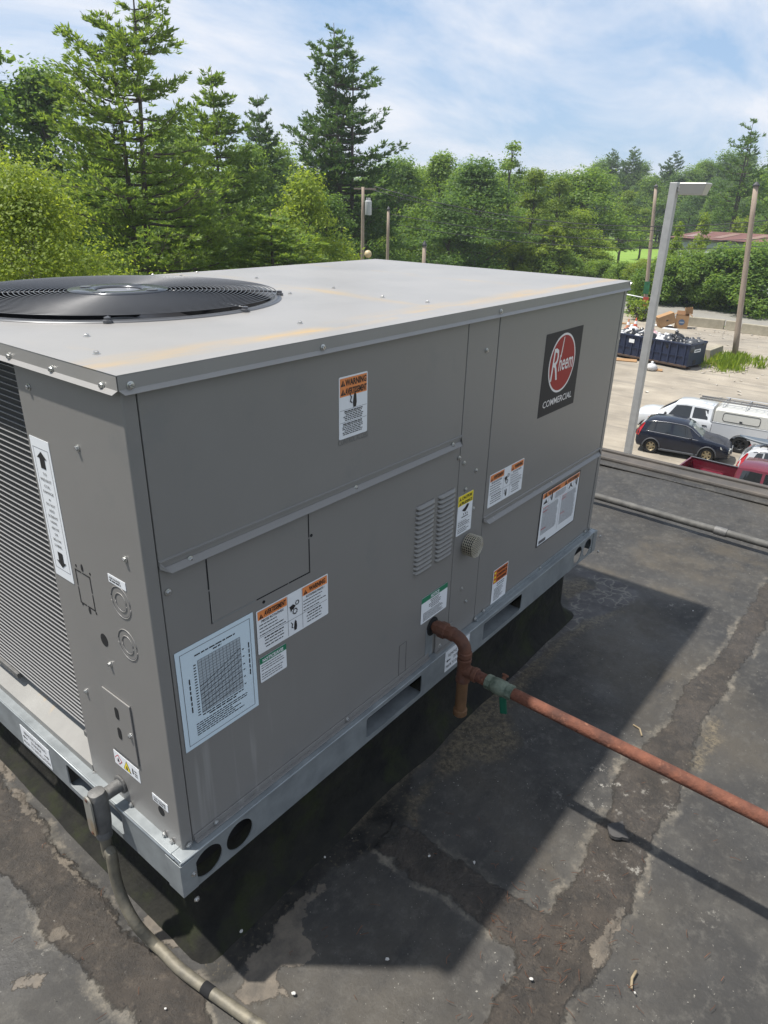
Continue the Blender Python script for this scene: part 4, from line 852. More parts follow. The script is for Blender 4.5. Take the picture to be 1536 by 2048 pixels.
flat([[(dcx-dr, dcy), (dcx, dcy-dr), (dcx+dr, dcy), (dcx, dcy+dr)]], M_white, o, 'diamond_field', 0.0010)
flat([[(dcx-0.3*dr, dcy-0.5*dr), (dcx+0.3*dr, dcy-0.5*dr), (dcx+0.25*dr, dcy), (dcx, dcy+0.55*dr), (dcx-0.25*dr, dcy)]], M_black, o, 'flame_symbol', 0.0013)
tx, ty, ts = 0.36*w, 0.14*h, 0.30*w
flat([[(tx, ty), (tx+ts, ty), (tx+ts/2, ty+0.76*h)]], M_black, o, 'triangle_edge', 0.0007); flat([[(tx+0.09*ts, ty+0.04*h), (tx+0.91*ts, ty+0.04*h), (tx+ts/2, ty+0.70*h)]], M_yellow, o, 'triangle_field', 0.0010)
flat([[(tx+0.38*ts, ty+0.10*h), (tx+0.62*ts, ty+0.10*h), (tx+0.60*ts, ty+0.25*h), (tx+0.5*ts, ty+0.42*h), (tx+0.42*ts, ty+0.26*h)]], M_black, o, 'flame_symbol', 0.0013)
flat([rc(0.72*w, 0.30*h, 0.76*w, 0.72*h), rc(0.80*w, 0.26*h, 0.92*w, 0.32*h), rc(0.80*w, 0.42*h, 0.92*w, 0.48*h), rc(0.80*w, 0.6*h, 0.90*w, 0.66*h)], M_black, o, 'small_print', 0.0009)
o, w, h = label('voltage_label', 'E', [(305,1584),(336,1612),(337,1626),(306,1597)], M_white, 'small white low voltage label near the foot of the end panel', 0.0005)
txt('LOW VOLTAGE', 0.08*w, 0.48*h, 0.78*w, 0.30*h, M_black, o, 0.0009, 0.03, keep=False); printed(o, lines(0.08*w, 0.85*w, 0.36*h, 1, 1, 0.15*h, rl, 0))
for s_, p, ww in (('OPEN', (283, 1455), 0.030), ('SHUT', (290, 1500), 0.030)):
    pass

# ------------------------------------------------------------------ gas pipe
PS = 0.78; PSM = Matrix.Diagonal((PS, PS, 1, 1))
def tube_part(name, pts, r, m, parent, n=16): return MB().tube(pts, [q*PS for q in r] if isinstance(r, list) else r*PS, n).build(name, m, parent, auto=True)
gy = -0.104
GP = thing('gas_pipe', 'rusty red gas pipe with elbow, drip leg and green handled valve running from the unit', 'pipe', (gasx, gy, 0.0))
tube_part('inlet_nipple', [(gasx, 0.03, gasz), (gasx, -0.07, gasz)], 0.0165, M_rustd, GP)
MB().lathe([(0.0165, 0), (0.026, 0.002), (0.026, 0.016), (0.031, 0.018), (0.031, 0.038), (0.025, 0.041), (0.025, 0.052), (0.0165, 0.054)], 8, Matrix.Translation((gasx, 0.000, gasz)) @ Matrix.Rotation(PI/2, 4, 'X') @ PSM).build('union', M_rustd, GP)
el = [(gasx, gy+0.040-0.040*math.sin(a)-0.0, gasz-0.040+0.040*math.cos(a)) for a in np.linspace(0, PI/2, 9)]
tube_part('elbow', el, [0.0235]*9, M_rustd, GP)
MB().lathe([(0.0255, 0), (0.0265, 0.003), (0.0265, 0.012), (0.024, 0.015)], 18, Matrix.Translation((gasx, gy+0.052, gasz)) @ Matrix.Rotation(PI/2, 4, 'X') @ PSM).build('elbow_collar', M_rustd, GP, auto=True)
zt_ = ZT-0.968
MB().lathe([(0.0265, 0), (0.0265, 0.012), (0.0235, 0.015)], 18, Matrix.Translation((gasx, gy, gasz-0.052)) @ PSM).build('elbow_collar', M_rustd, GP, auto=True)
tube_part('nipple', [(gasx, gy, gasz-0.045), (gasx, gy, zt_+0.03)], 0.0195, M_rustd, GP)
MB().lathe([(0.0245, zt_-0.040), (0.0265, zt_-0.038), (0.0265, zt_-0.028), (0.024, zt_-0.025), (0.024, zt_+0.025), (0.0265, zt_+0.028), (0.0265, zt_+0.038), (0.0245, zt_+0.040)], 20, Matrix.Translation((gasx, gy, 0)) @ PSM).build('tee', M_rustd, GP, auto=True)
MB().lathe([(0.024, 0.0), (0.024, 0.030), (0.0270, 0.033), (0.0270, 0.044), (0.024, 0.046)], 20, Matrix.Translation((gasx, gy, zt_)) @ Matrix.Rotation(PI/2, 4, 'X') @ PSM).build('tee_branch', M_rustd, GP, auto=True)
MB().lathe([(0.0212, 0.216), (0.0212, zt_-0.03)], 20, Matrix.Translation((gasx, gy, 0)) @ PSM).build('drip_leg', M_rustl, GP, auto=True)
MB().lathe([(0.006, 0.198), (0.0200, 0.200), (0.0262, 0.206), (0.0262, 0.222), (0.0220, 0.2245)], 20, Matrix.Translation((gasx, gy, 0)) @ PSM).build('drip_cap', M_rustl, GP, auto=True)
pend = on(1536, 1640, 1, -0.897); p0 = Vector((gasx, gy-0.03, zt_)); p1 = Vector((float(pend[0]), -0.897, float(pend[2])))
dr_ = (p1-p0); far_ = p0+dr_*2.2
tube_part('pipe_run', [p0, p0+dr_*0.5, far_], 0.0212, M_rust, GP, 24)
def along(t): return p0+dr_*t
tv = 0.115; mv = Matrix.Translation(along(tv)) @ (-dr_).normalized().to_track_quat('Z', 'Y').to_matrix().to_4x4() @ PSM
vl = 0.042
MB().lathe([(0.0225, -vl), (0.0275, -vl+0.002), (0.0275, -vl+0.018)], 8, mv).lathe([(0.0275, vl-0.018), (0.0275, vl-0.002), (0.0225, vl)], 8, mv).lathe([(0.024, -vl+0.018), (0.0285, -0.016), (0.0300, 0), (0.0285, 0.016), (0.024, vl-0.018)], 18, mv).build('valve_body', M_valve, GP, auto=True)
vc = along(tv)
sd = Vector((0.75, 0.0, 0.66)).normalized()
tube_part('valve_stem', [vc+sd*0.015, vc+sd*0.033], 0.008, M_rustd, GP, 10)
MB().tube([vc+sd*0.033, vc+sd*0.038], 0.0105, 6).build('stem_nut', M_rustd, GP)
hp = [vc+sd*0.046+Vector((-0.01, 0, 0)), vc+sd*0.040+Vector((-0.035, -0.005, -0.012))]
hb = MB(); hdir = Vector((0.05, -0.12, -0.98)).normalized(); c0 = vc+Vector((-0.004, -0.014, -0.022))
hm = Matrix.Translation(c0+hdir*0.030) @ hdir.to_track_quat('Z', 'Y').to_matrix().to_4x4()
hb.tbox(hm, 0.007, 0.020, 0.056); hb.build('valve_handle', M_handle, GP, bevel=0.004, seg=3)
# wooden block carrying the run outside the picture
blk = MB().box(float(along(2.0).x)-0.06, float(along(2.0).x)+0.06, float(along(2.0).y)-0.045, float(along(2.0).y)+0.045, 0.0, float(along(2.0).z)-0.0208).build('pipe_block', mat('pipe_block_wood', (0.16, 0.12, 0.08), 0.85, vscale=12, var=0.25), None, bevel=0.003)
tag(blk, 'squared wooden block under the rusty gas pipe', 'block')

# ------------------------------------------------------------------ electrical conduit
ycn, zcn = 0.214, ZT-0.925
CP = thing('electrical_conduit', 'weathered grey conduit bending from the end panel down onto the roof', 'conduit', (-0.045, ycn, 0.0))
tube_part('conduit_nipple', [(EX+0.004, ycn, zcn), (-0.050, ycn, zcn)], 0.0185, M_cast, CP, 20)
MB().lathe([(0.021, 0), (0.0215, 0.004), (0.0185, 0.005)], 20, Matrix.Translation((EX-0.001, ycn, zcn)) @ Matrix.Rotation(-PI/2, 4, 'Y')).build('lock_ring', M_cast, CP)
cxx = -0.050
body = MB(); rings = []
for z, hw_, hd_ in ((zcn+0.024, 0.010, 0.012), (zcn+0.021, 0.018, 0.020), (zcn+0.010, 0.022, 0.024), (zcn-0.055, 0.0215, 0.0235), (zcn-0.075, 0.0205, 0.0215), (zcn-0.085, 0.0195, 0.0195)):
    hw, hd = hw_*0.82, hd_*0.82
    rings.append([(cxx+p[0], ycn+p[1], z) for p in rrect(-hd, hd, -hw, hw, min(hw, hd)*0.85, 4)])
body.loft(rings).build('conduit_body', M_cast, CP, auto=True)
cvm = plate_mesh('conduit_cover', rrect(-0.0145, 0.0145, -0.053, 0.053, 0.0142, 6), [], 0.0035, M_cover)
cv = inst('conduit_cover', cvm, CP, (cxx-0.0215, ycn, zcn-0.031), ROT_E)
for dz in (0.046, -0.046): local(inst('cover_screw', MB().lathe([(0.004, 0.002), (0.0038, 0.0032), (0.001, 0.0036)], 10).mesh('cover_screw', M_rustd), None, (0, dz, 0)), cv)
MB().lathe([(0.0150, zcn-0.084), (0.0168, zcn-0.087), (0.0168, zcn-0.104), (0.0140, zcn-0.107)], 18, Matrix.Translation((cxx, ycn, 0))).build('conduit_collar', M_cast, CP, auto=True)
cpts = [(cxx, ycn, zcn-0.095), (cxx, ycn, zcn-0.16)]
for px, py, xx in ((222,1705,-0.052),(231,1755,-0.055),(246,1800,-0.056),(272,1848,-0.052)):
    p = on(px, py, 0, xx); cpts.append(tuple(p))
for px, py in ((312,1893),(360,1940),(420,1985),(505,2045),(590,2100)):
    x, y = RF(px, py, 0.0122); cpts.append((x, y, 0.0162))
def smooth_path(pts, n=5):
    P = [Vector(p) for p in pts]; out = []
    for i in range(len(P)-1):
        a, b, c, d = P[max(i-1, 0)], P[i], P[i+1], P[min(i+2, len(P)-1)]
        for k in range(n):
            t = k/n; out.append(0.5*((2*b)+(c-a)*t+(2*a-5*b+4*c-d)*t*t+(3*b-a-3*c+d)*t**3))
    return out+[P[-1]]
sp_ = smooth_path(cpts, 6)
for q in sp_: q.z = max(q.z, 0.0158)
tube_part('conduit_run', sp_, 0.0158, M_cond, CP, 18)
jx, jy = RF(408, 1976, 0.0122); jx2, jy2 = RF(425, 1989, 0.0122)
tube_part('conduit_tape', [(jx, jy, 0.0162), (jx2, jy2, 0.0162)], 0.0170, M_dark, CP, 18)

# grey pipe along the far side of the roof
PR = thing('roof_pipe', 'long grey pipe lying across the roof beyond the unit', 'pipe', (3.1, -0.5, 0.0))
tube_part('pipe_run', [(3.15, 6.0, 0.05), (3.10, 0.4, 0.05), (3.075, -0.5, 0.05), (3.03, -5.0, 0.05)], 0.024, mat('grey_pipe', (0.07, 0.068, 0.063), 0.7, 0.1, vscale=14, col2=(0.17, 0.165, 0.15), thr=(0.35, 0.7), detail=8), PR)
tube_part('pipe_coupling', [(3.082, -0.25, 0.05), (3.080, -0.31, 0.05)], 0.029, M_cast, PR)
for yy in (2.2, 0.75, -1.6, -3.4): MB().box(3.04, 3.15, yy-0.05, yy+0.05, 0.0, 0.0312).build('pipe_support', M_curb, PR, bevel=0.003)

# ------------------------------------------------------------------ small things lying on the roof
rp = random.Random(77)
M_peb = mat('white_pebble', (0.62, 0.60, 0.56), 0.8, vscale=60, var=0.2)
pbm = []
for k in range(3):
    mb = MB(); mb.ell((0, 0, 0), 0.006, 0.0042, 0.0028, 6, 4, 0.35, rp); pbm.append(mb.mesh('pebble', M_peb, False))
for px, py in ((483,1868),(507,1798),(593,1696),(650,1719),(858,1717),(948,1730),(774,1924),(588,1992),(332,2022),(1062,1963),(1268,1990),(1385,1225)):
    x, y = RF(px, py); s_ = rp.uniform(0.45, 1.05)
    o = inst('pebble', pbm[rp.randrange(3)], None, (x, y, 0.0075+0.0028*s_), (0, 0, rp.uniform(0, 6)), (s_, s_, s_)); tag(o, 'small white pebble lying on the dark roof', 'pebble', 'white pebbles scattered on the roof')
M_need = mat('pine_needle', (0.17, 0.065, 0.028), 0.8, vscale=30, var=0.5)
nb = MB()
for k in range(150):
    if k < 45: px, py = rp.gauss(1085, 60), rp.gauss(1870, 60)
    elif k < 90: px, py = rp.uniform(980, 1290), rp.uniform(1700, 2040)
    else: px, py = rp.uniform(20, 1500), rp.uniform(1560, 2040)
    x, y = RF(px, py)
    if (x > cx0-0.08 and y > cy0-0.08) or (x > -0.02 and y > -0.02): continue
    a = rp.uniform(0, PI); l_ = rp.uniform(0.008, 0.028)
    c = math.cos(a)*l_/2; s_ = math.sin(a)*l_/2; b = rp.uniform(-0.004, 0.004)
    nb.tube([(x-c, y-s_, 0.0075), (x+b, y-b, 0.0095), (x+c, y+s_, 0.0075)], 0.00055, 3, False)
o = nb.build('pine_needles', M_need); o['kind'] = 'stuff'; tag(o, 'reddish dry pine needles scattered over the roof', 'needles')
gb = MB(); 
for k in range(1000):
    t = rp.random()
    if t < 0.30: px, py = rp.gauss(960, 60), rp.gauss(1420, 50)
    elif t < 0.55: q = rp.random(); px, py = 1110-q*720+rp.gauss(0, 28), 1240+q*640+rp.gauss(0, 28)
    elif t < 0.80: px, py = rp.gauss(1180, 70), rp.uniform(1500, 2040)
    else: px, py = rp.uniform(0, 1536), rp.uniform(1100, 2048)
    x, y = RF(px, py)
    if (x > cx0-0.06 and y > cy0-0.06) or x > 3.7: continue
    r_ = rp.uniform(0.0007, 0.0022); n0 = len(gb.v)
    gb.v += [(x+r_, y, 0.006), (x-r_*0.6, y+r_*0.8, 0.006), (x-r_*0.5, y-r_*0.9, 0.006), (x+r_*0.1, y, 0.006+r_*1.3)]; gb.f += [(n0, n0+1, n0+3), (n0+1, n0+2, n0+3), (n0+2, n0, n0+3)]
o = gb.build('roof_grit', mat('grit', (0.14, 0.125, 0.10), 0.9, vscale=120, col2=(0.42, 0.40, 0.35), thr=(0.48, 0.66))); o['kind'] = 'stuff'; tag(o, 'loose pale grit strewn over the dark roof', 'grit')
def twig(pts, r, lab, z=0.009):
    P = [(*RF(*p), z) for p in pts]; o = MB().tube(P, r, 7).build('twig', mat('dry_twig', (0.33, 0.26, 0.16), 0.8, vscale=50, var=0.2), None, smooth=True); tag(o, lab, 'twig')
twig([(1262,1980),(1263,1960),(1272,1945)], 0.0032, 'pale bent twig lying at the lower right of the roof', 0.0055)
twig([(1266,1452),(1279,1460),(1283,1474)], 0.0028, 'short curved brown twig beyond the rusty gas pipe', 0.0055)
o = sheet('tar_scrap', ragged(r4([(945,655),(1000,645),(1020,710),(975,705),(950,690)]), 41, 0.004, 3), 0.017, mat('roofing_scrap', (0.045, 0.044, 0.044), 0.8, vscale=30, col2=(0.085, 0.08, 0.075), bump=0.4), None, th=0.010); tag(o, 'loose square scrap of dark roofing lying on the tar strip', 'scrap')
o = sheet('dry_leaf', ragged([RF(px, py, 0.01) for px, py in ((472,1752),(478,1748),(481,1753),(480,1760),(474,1761))], 42, 0.003, 2), 0.0075, mat('olive_leaf', (0.16, 0.15, 0.05), 0.7), None, th=0.0015); tag(o, 'small olive dry leaf on the roof beside the base rail', 'leaf')
# ------------------------------------------------------------------ the lot: vehicles
M_tyre = mat('tyre_rubber', (0.018, 0.018, 0.018), 0.85, vscale=20, var=0.3)
M_glass = mat('car_glass', (0.015, 0.018, 0.02), 0.06, 0.0, spec=0.7, coat=0.4)
M_chrome = mat('bright_trim', (0.62, 0.62, 0.62), 0.22, 0.9)
M_blackpl = mat('black_plastic', (0.02, 0.02, 0.021), 0.6)
M_greypl = mat('grey_cladding', (0.075, 0.08, 0.09), 0.6)
M_taill = mat('tail_lamp', (0.42, 0.012, 0.015), 0.2, coat=0.6)
M_headl = mat('head_lamp', (0.62, 0.62, 0.55), 0.12, 0.1, coat=0.6)
def rim_mesh(m, spokes=6, r=0.235):
    mb = MB(); mb.lathe([(r, -0.09), (r, 0.075), (r-0.02, 0.085), (r-0.035, 0.07), (r-0.04, -0.02)], 28, caps=False)
    mb.lathe([(0.075, 0.02), (0.075, 0.06), (0.05, 0.075), (0.001, 0.075)], 16)
    for k in range(spokes):
        a = 2*PI*k/spokes; M_ = Matrix.Rotation(a, 4, 'Z') @ Matrix.Translation((r*0.57, 0, 0.045)); mb.tbox(M_, r*0.85, 0.085, 0.03)
    return mb.mesh('rim', m)
def tyre_mesh(r, rw, w):
    return MB().lathe([(rw, -w/2), (r-0.03, -w/2), (r, -w/2+0.04), (r, w/2-0.04), (r-0.03, w/2), (rw, w/2), (rw, w/2-0.03), (rw, -w/2)], 32, caps=False).mesh('tyre', M_tyre)
def wheels(root, xs, track, r, rimm, rw, w, rmat):
    tm_ = tyre_mesh(r, rw, w); smooth_by_angle(tm_, 40); rm_ = rim_mesh(rmat, rimm, rw)
    for x in xs:
        for s in (-1, 1):
            wh = inst('wheel', MB().lathe([(rw*0.9, -w/2+0.02), (rw*0.9, -w/2+0.05)], 20).mesh('wheel_disc', M_blackpl), None, (x, s*(track/2-w/2), r), (PI/2 if s < 0 else -PI/2, 0, 0)); local(wh, root)
            local(inst('tyre', tm_, None), wh); local(inst('rim', rm_, None), wh)
def section(st):
    x, zl, w, zb_, zr_, wr = st
    zm = zl+(zb_-zl)*0.55
    half = [(0.0, zl), (w*0.86, zl), (w*0.97, zl+0.08), (w, zm), (w*0.985, zb_-0.05), (w*0.955, zb_), (wr+(w*0.955-wr)*0.08, zr_-0.07*(1 if zr_-zb_ > 0.25 else max(0.05, (zr_-zb_)/0.25))), (wr*0.86, zr_-0.012), (0.0, zr_+0.012)]
    return [(x, y, z) for y, z in half]+[(x, -y, z) for y, z in reversed(half[1:-1])]
def interp(sts, x):
    for a, b in zip(sts[:-1], sts[1:]):
        if a[0] <= x <= b[0]:
            t = (x-a[0])/(b[0]-a[0]+1e-9); return tuple(a[i]+(b[i]-a[i])*t for i in range(6))
    return sts[-1]
def side_glass(root, sts, x0, x1, v0, v1, s, m, name, off=0.006, n=8, skew=(0, 0)):
    mb = MB(); rows = []
    for i in range(n+1):
        t = i/n; row = []
        for v, k in ((v0, 0), (v1, 1)):
            x = x0+(x1-x0)*t+(skew[0]*(1-t)+skew[1]*t)*k; sc = section(interp(sts, x)); P, Q = Vector(sc[5]), Vector(sc[6])
            p = P.lerp(Q, v); row.append((p.x, s*(p.y+off), p.z))
        rows.append(row)
    for a, b in zip(rows[:-1], rows[1:]): mb.quad(a[0], b[0], b[1], a[1]) if s < 0 else mb.quad(a[0], a[1], b[1], b[0])
    o = mb.build(name, m); return local(o, root)
def top_glass(root, sts, x0, x1, m, name, off=0.008, n=6, inset=0.93):
    mb = MB(); rows = []
    for i in range(n+1):
        x = x0+(x1-x0)*i/n; sc = section(interp(sts, x)); half = [Vector(sc[6])*1, Vector(sc[7]), Vector(sc[8])]
        pts = [(p.x, p.y*inset, p.z) for p in half]; rows.append(pts+[(p[0], -p[1], p[2]) for p in reversed(pts[:-1])])
    for a, b in zip(rows[:-1], rows[1:]):
        for k in range(len(a)-1):
            q = [Vector(a[k]), Vector(b[k]), Vector(b[k+1]), Vector(a[k+1])]; nn = (q[1]-q[0]).cross(q[3]-q[0]).normalized(); nn = nn if nn.z > 0 else -nn
            mb.quad(*[tuple(p+nn*off) for p in q])
    return local(mb.build(name, m), root)
def car_body(root, sts, wheel_x, wr, track, m, name='body'):
    mb = MB(); mb.loft([section(s) for s in sts]); me = mb.mesh(name, m)
    ob = bpy.data.objects.new(name, me); cut = MB()
    for x in wheel_x:
        for s in (-1, 1): cut.cyl((x, s*(track/2-0.32), wr*0.97), (x, s*(track/2+0.4), wr*0.97), wr*1.16, 28)
    bm = bmesh.new(); cm = cut.mesh('cutter'); co = bpy.data.objects.new('cutter', cm); COL.objects.link(co)
    md = ob.modifiers.new('b', 'BOOLEAN'); md.object = co; md.operation = 'DIFFERENCE'; md.solver = 'EXACT'
    me2 = from_obj(ob); bpy.data.objects.remove(co); me2.name = name
    me2.materials.clear(); me2.materials.append(m); smooth_by_angle(me2, 32)
    o = bpy.data.objects.new(name, me2); COL.objects.link(o); return local(o, root)
def part(mb, name, m, root, **k): return local(mb.build(name, m, None, **k), root)
def arch_trim(root, x, wr, s, yw, m):
    pts = [(x+wr*1.19*math.cos(a), s*yw, wr*0.97+wr*1.19*math.sin(a)) for a in np.linspace(-0.05, PI+0.05, 15)]
    return part(MB().tube(pts, 0.035, 6), 'arch_trim', m, root, smooth=True)
def suv(name, label, paint_m, loc, heading, rimmat, scale=0.92, clad=M_greypl, rack=False):
    t = thing(name, label, 'car', loc, heading); t.scale = (scale, scale, scale*1.07)
    #  x, zlow, halfwidth, zbelt, zroof, halfroof   (x forward, from the tail)
    S = [(0.0, .48, .62, .72, .84, .56), (0.04, .42, .80, .92, 1.06, .70), (0.12, .30, .86, 1.03, 1.20, .72), (0.42, .26, .89, 1.06, 1.52, .64), (0.75, .24, .905, 1.05, 1.62, .66), (1.5, .24, .91, 1.02, 1.66, .68), (2.25, .24, .91, .99, 1.63, .67), (2.55, .24, .91, .98, 1.52, .66), (3.05, .24, .91, .98, 1.16, .72), (3.22, .24, .90, .97, 1.06, .78), (3.75, .24, .89, .93, .985, .80), (4.15, .25, .86, .84, .90, .76), (4.38, .27, .78, .70, .78, .66), (4.47, .32, .62, .58, .66, .52)]
    wx, wr, tr = (0.83, 3.45), 0.345, 1.66
    car_body(t, S, wx, wr, tr, paint_m)
    part(MB().box(0.35, 4.1, -0.62, 0.62, 0.22, 0.85), 'underbody', M_blackpl, t)
    wheels(t, wx, tr+0.06, wr, 6, 0.225, 0.21, rimmat)
    for s in (-1, 1):
        side_glass(t, S, 0.50, 0.86, .10, .86, s, M_glass, 'quarter_window', skew=(0.16, 0.02)); side_glass(t, S, 0.92, 1.62, .08, .90, s, M_glass, 'rear_window', skew=(0.02, 0)); side_glass(t, S, 1.74, 2.72, .07, .90, s, M_glass, 'front_window', skew=(0, -0.28))
        top = []
        for x in np.linspace(0.48, 2.95, 18):
            sc = section(interp(S, x)); p = Vector(sc[5]).lerp(Vector(sc[6]), 0.03); top.append((p.x, s*(p.y+0.010), p.z))
        part(MB().tube(top, 0.012, 5), 'window_trim', M_chrome, t, smooth=True)
        top = []
        for x in np.linspace(0.52, 3.0, 18):
            sc = section(interp(S, x)); p = Vector(sc[5]).lerp(Vector(sc[6]), 0.97); top.append((p.x, s*(p.y+0.010), p.z))
        part(MB().tube(top, 0.012, 5), 'window_trim', M_chrome, t, smooth=True)
        mi = MB(); mi.ell((2.62, s*1.02, 1.04), 0.07, 0.10, 0.07, 10, 6); part(mi, 'mirror', paint_m, t, smooth=True)
        hl = MB(); hl.loft([[(3.98, s*0.872, .83), (4.00, s*0.885, .74), (4.02, s*0.62, .92)], [(4.40, s*0.735, .70), (4.41, s*0.765, .58), (4.455, s*0.50, .74)]]); part(hl, 'headlight', M_headl, t)
        tl = MB(); tl.loft([[(0.02, s*0.80, .82), (0.16, s*0.875, .80), (0.14, s*0.78, .84)], [(0.05, s*0.78, 1.02), (0.22, s*0.88, 1.00), (0.2, s*0.74, 1.04)], [(0.28, s*0.70, 1.38), (0.36, s*0.70, 1.36), (0.36, s*0.60, 1.40)]]); part(tl, 'tail_light', M_taill, t)
        for x in wx: arch_trim(t, x, wr, s, 0.895, clad)
        part(MB().box(1.2, 3.05, s*0.86 if s > 0 else -0.925, 0.925 if s > 0 else s*0.86, .235, .33), 'sill', clad, t, bevel=0.02)
        for hx in (1.42, 2.25): part(MB().box(hx-0.09, hx+0.09, s*0.915-0.012, s*0.915+0.012, .86, .885), 'door_handle', paint_m, t, bevel=0.005)
        if rack: part(MB().tube([(0.7, s*0.56, 1.66), (0.8, s*0.56, 1.72), (2.1, s*0.56, 1.74), (2.25, s*0.56, 1.67)], 0.018, 6), 'roof_rail', M_blackpl, t, smooth=True)
    top_glass(t, S, 2.36, 3.10, mat('windscreen', (0.10, 0.13, 0.12), 0.05, 0.0, spec=0.8, coat=0.5), 'windscreen'); top_glass(t, S, 0.17, 0.45, M_glass, 'rear_screen', inset=0.85)
    part(MB().box(4.36, 4.50, -0.42, 0.42, .50, .64), 'grille', M_blackpl, t, bevel=0.02); part(MB().box(4.44, 4.52, -0.16, 0.16, .40, .50), 'number_plate', mat('plate_white', (0.6, 0.6, 0.58), 0.5), t)
    part(MB().box(4.40, 4.505, -0.40, 0.40, .645, .675), 'grille_bar', M_chrome, t, bevel=0.008)
    if rack:
        for x in (0.95, 1.95): part(MB().box(x-0.03, x+0.03, -0.60, 0.60, 1.742, 1.768), 'roof_bar', M_blackpl, t)
    return t
M_blackcar = mat('black_car_paint', (0.009, 0.013, 0.026), 0.22, 0.0, coat=0.25, spec=0.35)
M_silver = mat('silver_white_paint', (0.60, 0.61, 0.62), 0.22, 0.2, coat=0.6)
M_whitecar = mat('white_truck_paint', (0.66, 0.68, 0.70), 0.25, 0.0, coat=0.5)
M_redcar = mat('dark_red_paint', (0.15, 0.012, 0.026), 0.22, 0.1, coat=0.6)
M_goldrim = mat('tan_rim', (0.50, 0.42, 0.27), 0.4, 0.5); M_steelrim = mat('dark_rim', (0.05, 0.05, 0.052), 0.5, 0.4)
# heading: local +x forward
fx, fy = GR(1409, 925); rx_, ry_ = GR(1299, 906); hd = math.atan2(fy-ry_, fx-rx_)
sc_ = math.hypot(fx-rx_, fy-ry_)/2.62
sc_ = max(sc_, 0.9)
mid = Vector(((fx+rx_)/2, (fy+ry_)/2)); fw = Vector((math.cos(hd), math.sin(hd))); lf = Vector((-fw.y, fw.x))
# the visible wheels are on the car's right side
org = mid - fw*(2.14*sc_) + lf*(0.83*sc_)
suv('parked_suv', 'black compact SUV with pale tan wheels parked beside the white pickup', M_blackcar, (org.x, org.y, ZG+0.004), hd, M_goldrim, sc_)
sil = suv('parked_suv', 'silver white SUV with a kayak on its roof behind the red pickup', M_silver, (29.45, 4.35, ZG+0.004), math.radians(-84), M_steelrim, 0.98, M_blackpl, True)
ky = MB(); rings = []
kl = 3.6
for i in range(15):
    t = i/14; x = kl*t; w = 0.36*math.sin(PI*min(1, max(0.015, t)))**0.6; hgt = 0.20*math.sin(PI*min(1, max(0.02, t)))**0.4; rise = 0.16*abs(2*t-1)**3
    rings.append([(x, w*math.cos(a), rise+hgt*(0.35+math.sin(a)*(0.65 if math.sin(a) > 0 else 0.35))) for a in np.linspace(0, 2*PI, 14, endpoint=False)])
K = thing('kayak', 'blue grey kayak tied on top of the silver SUV', 'kayak', (0, 0, 0))
kyo = ky.loft(rings).build('hull', mat('kayak_blue', (0.07, 0.095, 0.125), 0.45, vscale=3, col2=(0.11, 0.135, 0.16)), None, smooth=True); local(kyo, K)
ck = MB(); ck.loft([[(1.75+0.42*math.cos(a), 0.24*math.sin(a), z) for a in np.linspace(0, 2*PI, 20, endpoint=False)] for z in (0.15, 0.225)]); local(ck.build('cockpit_rim', M_blackpl, None, auto=True), K)
fwd = Vector((math.cos(math.radians(-84)), math.sin(math.radians(-84)))); K.location = (29.45-fwd.x*0.15, 4.35-fwd.y*0.15, ZG+1.768*0.98+0.004+0.012); K.rotation_euler = (0, 0, math.radians(-84))

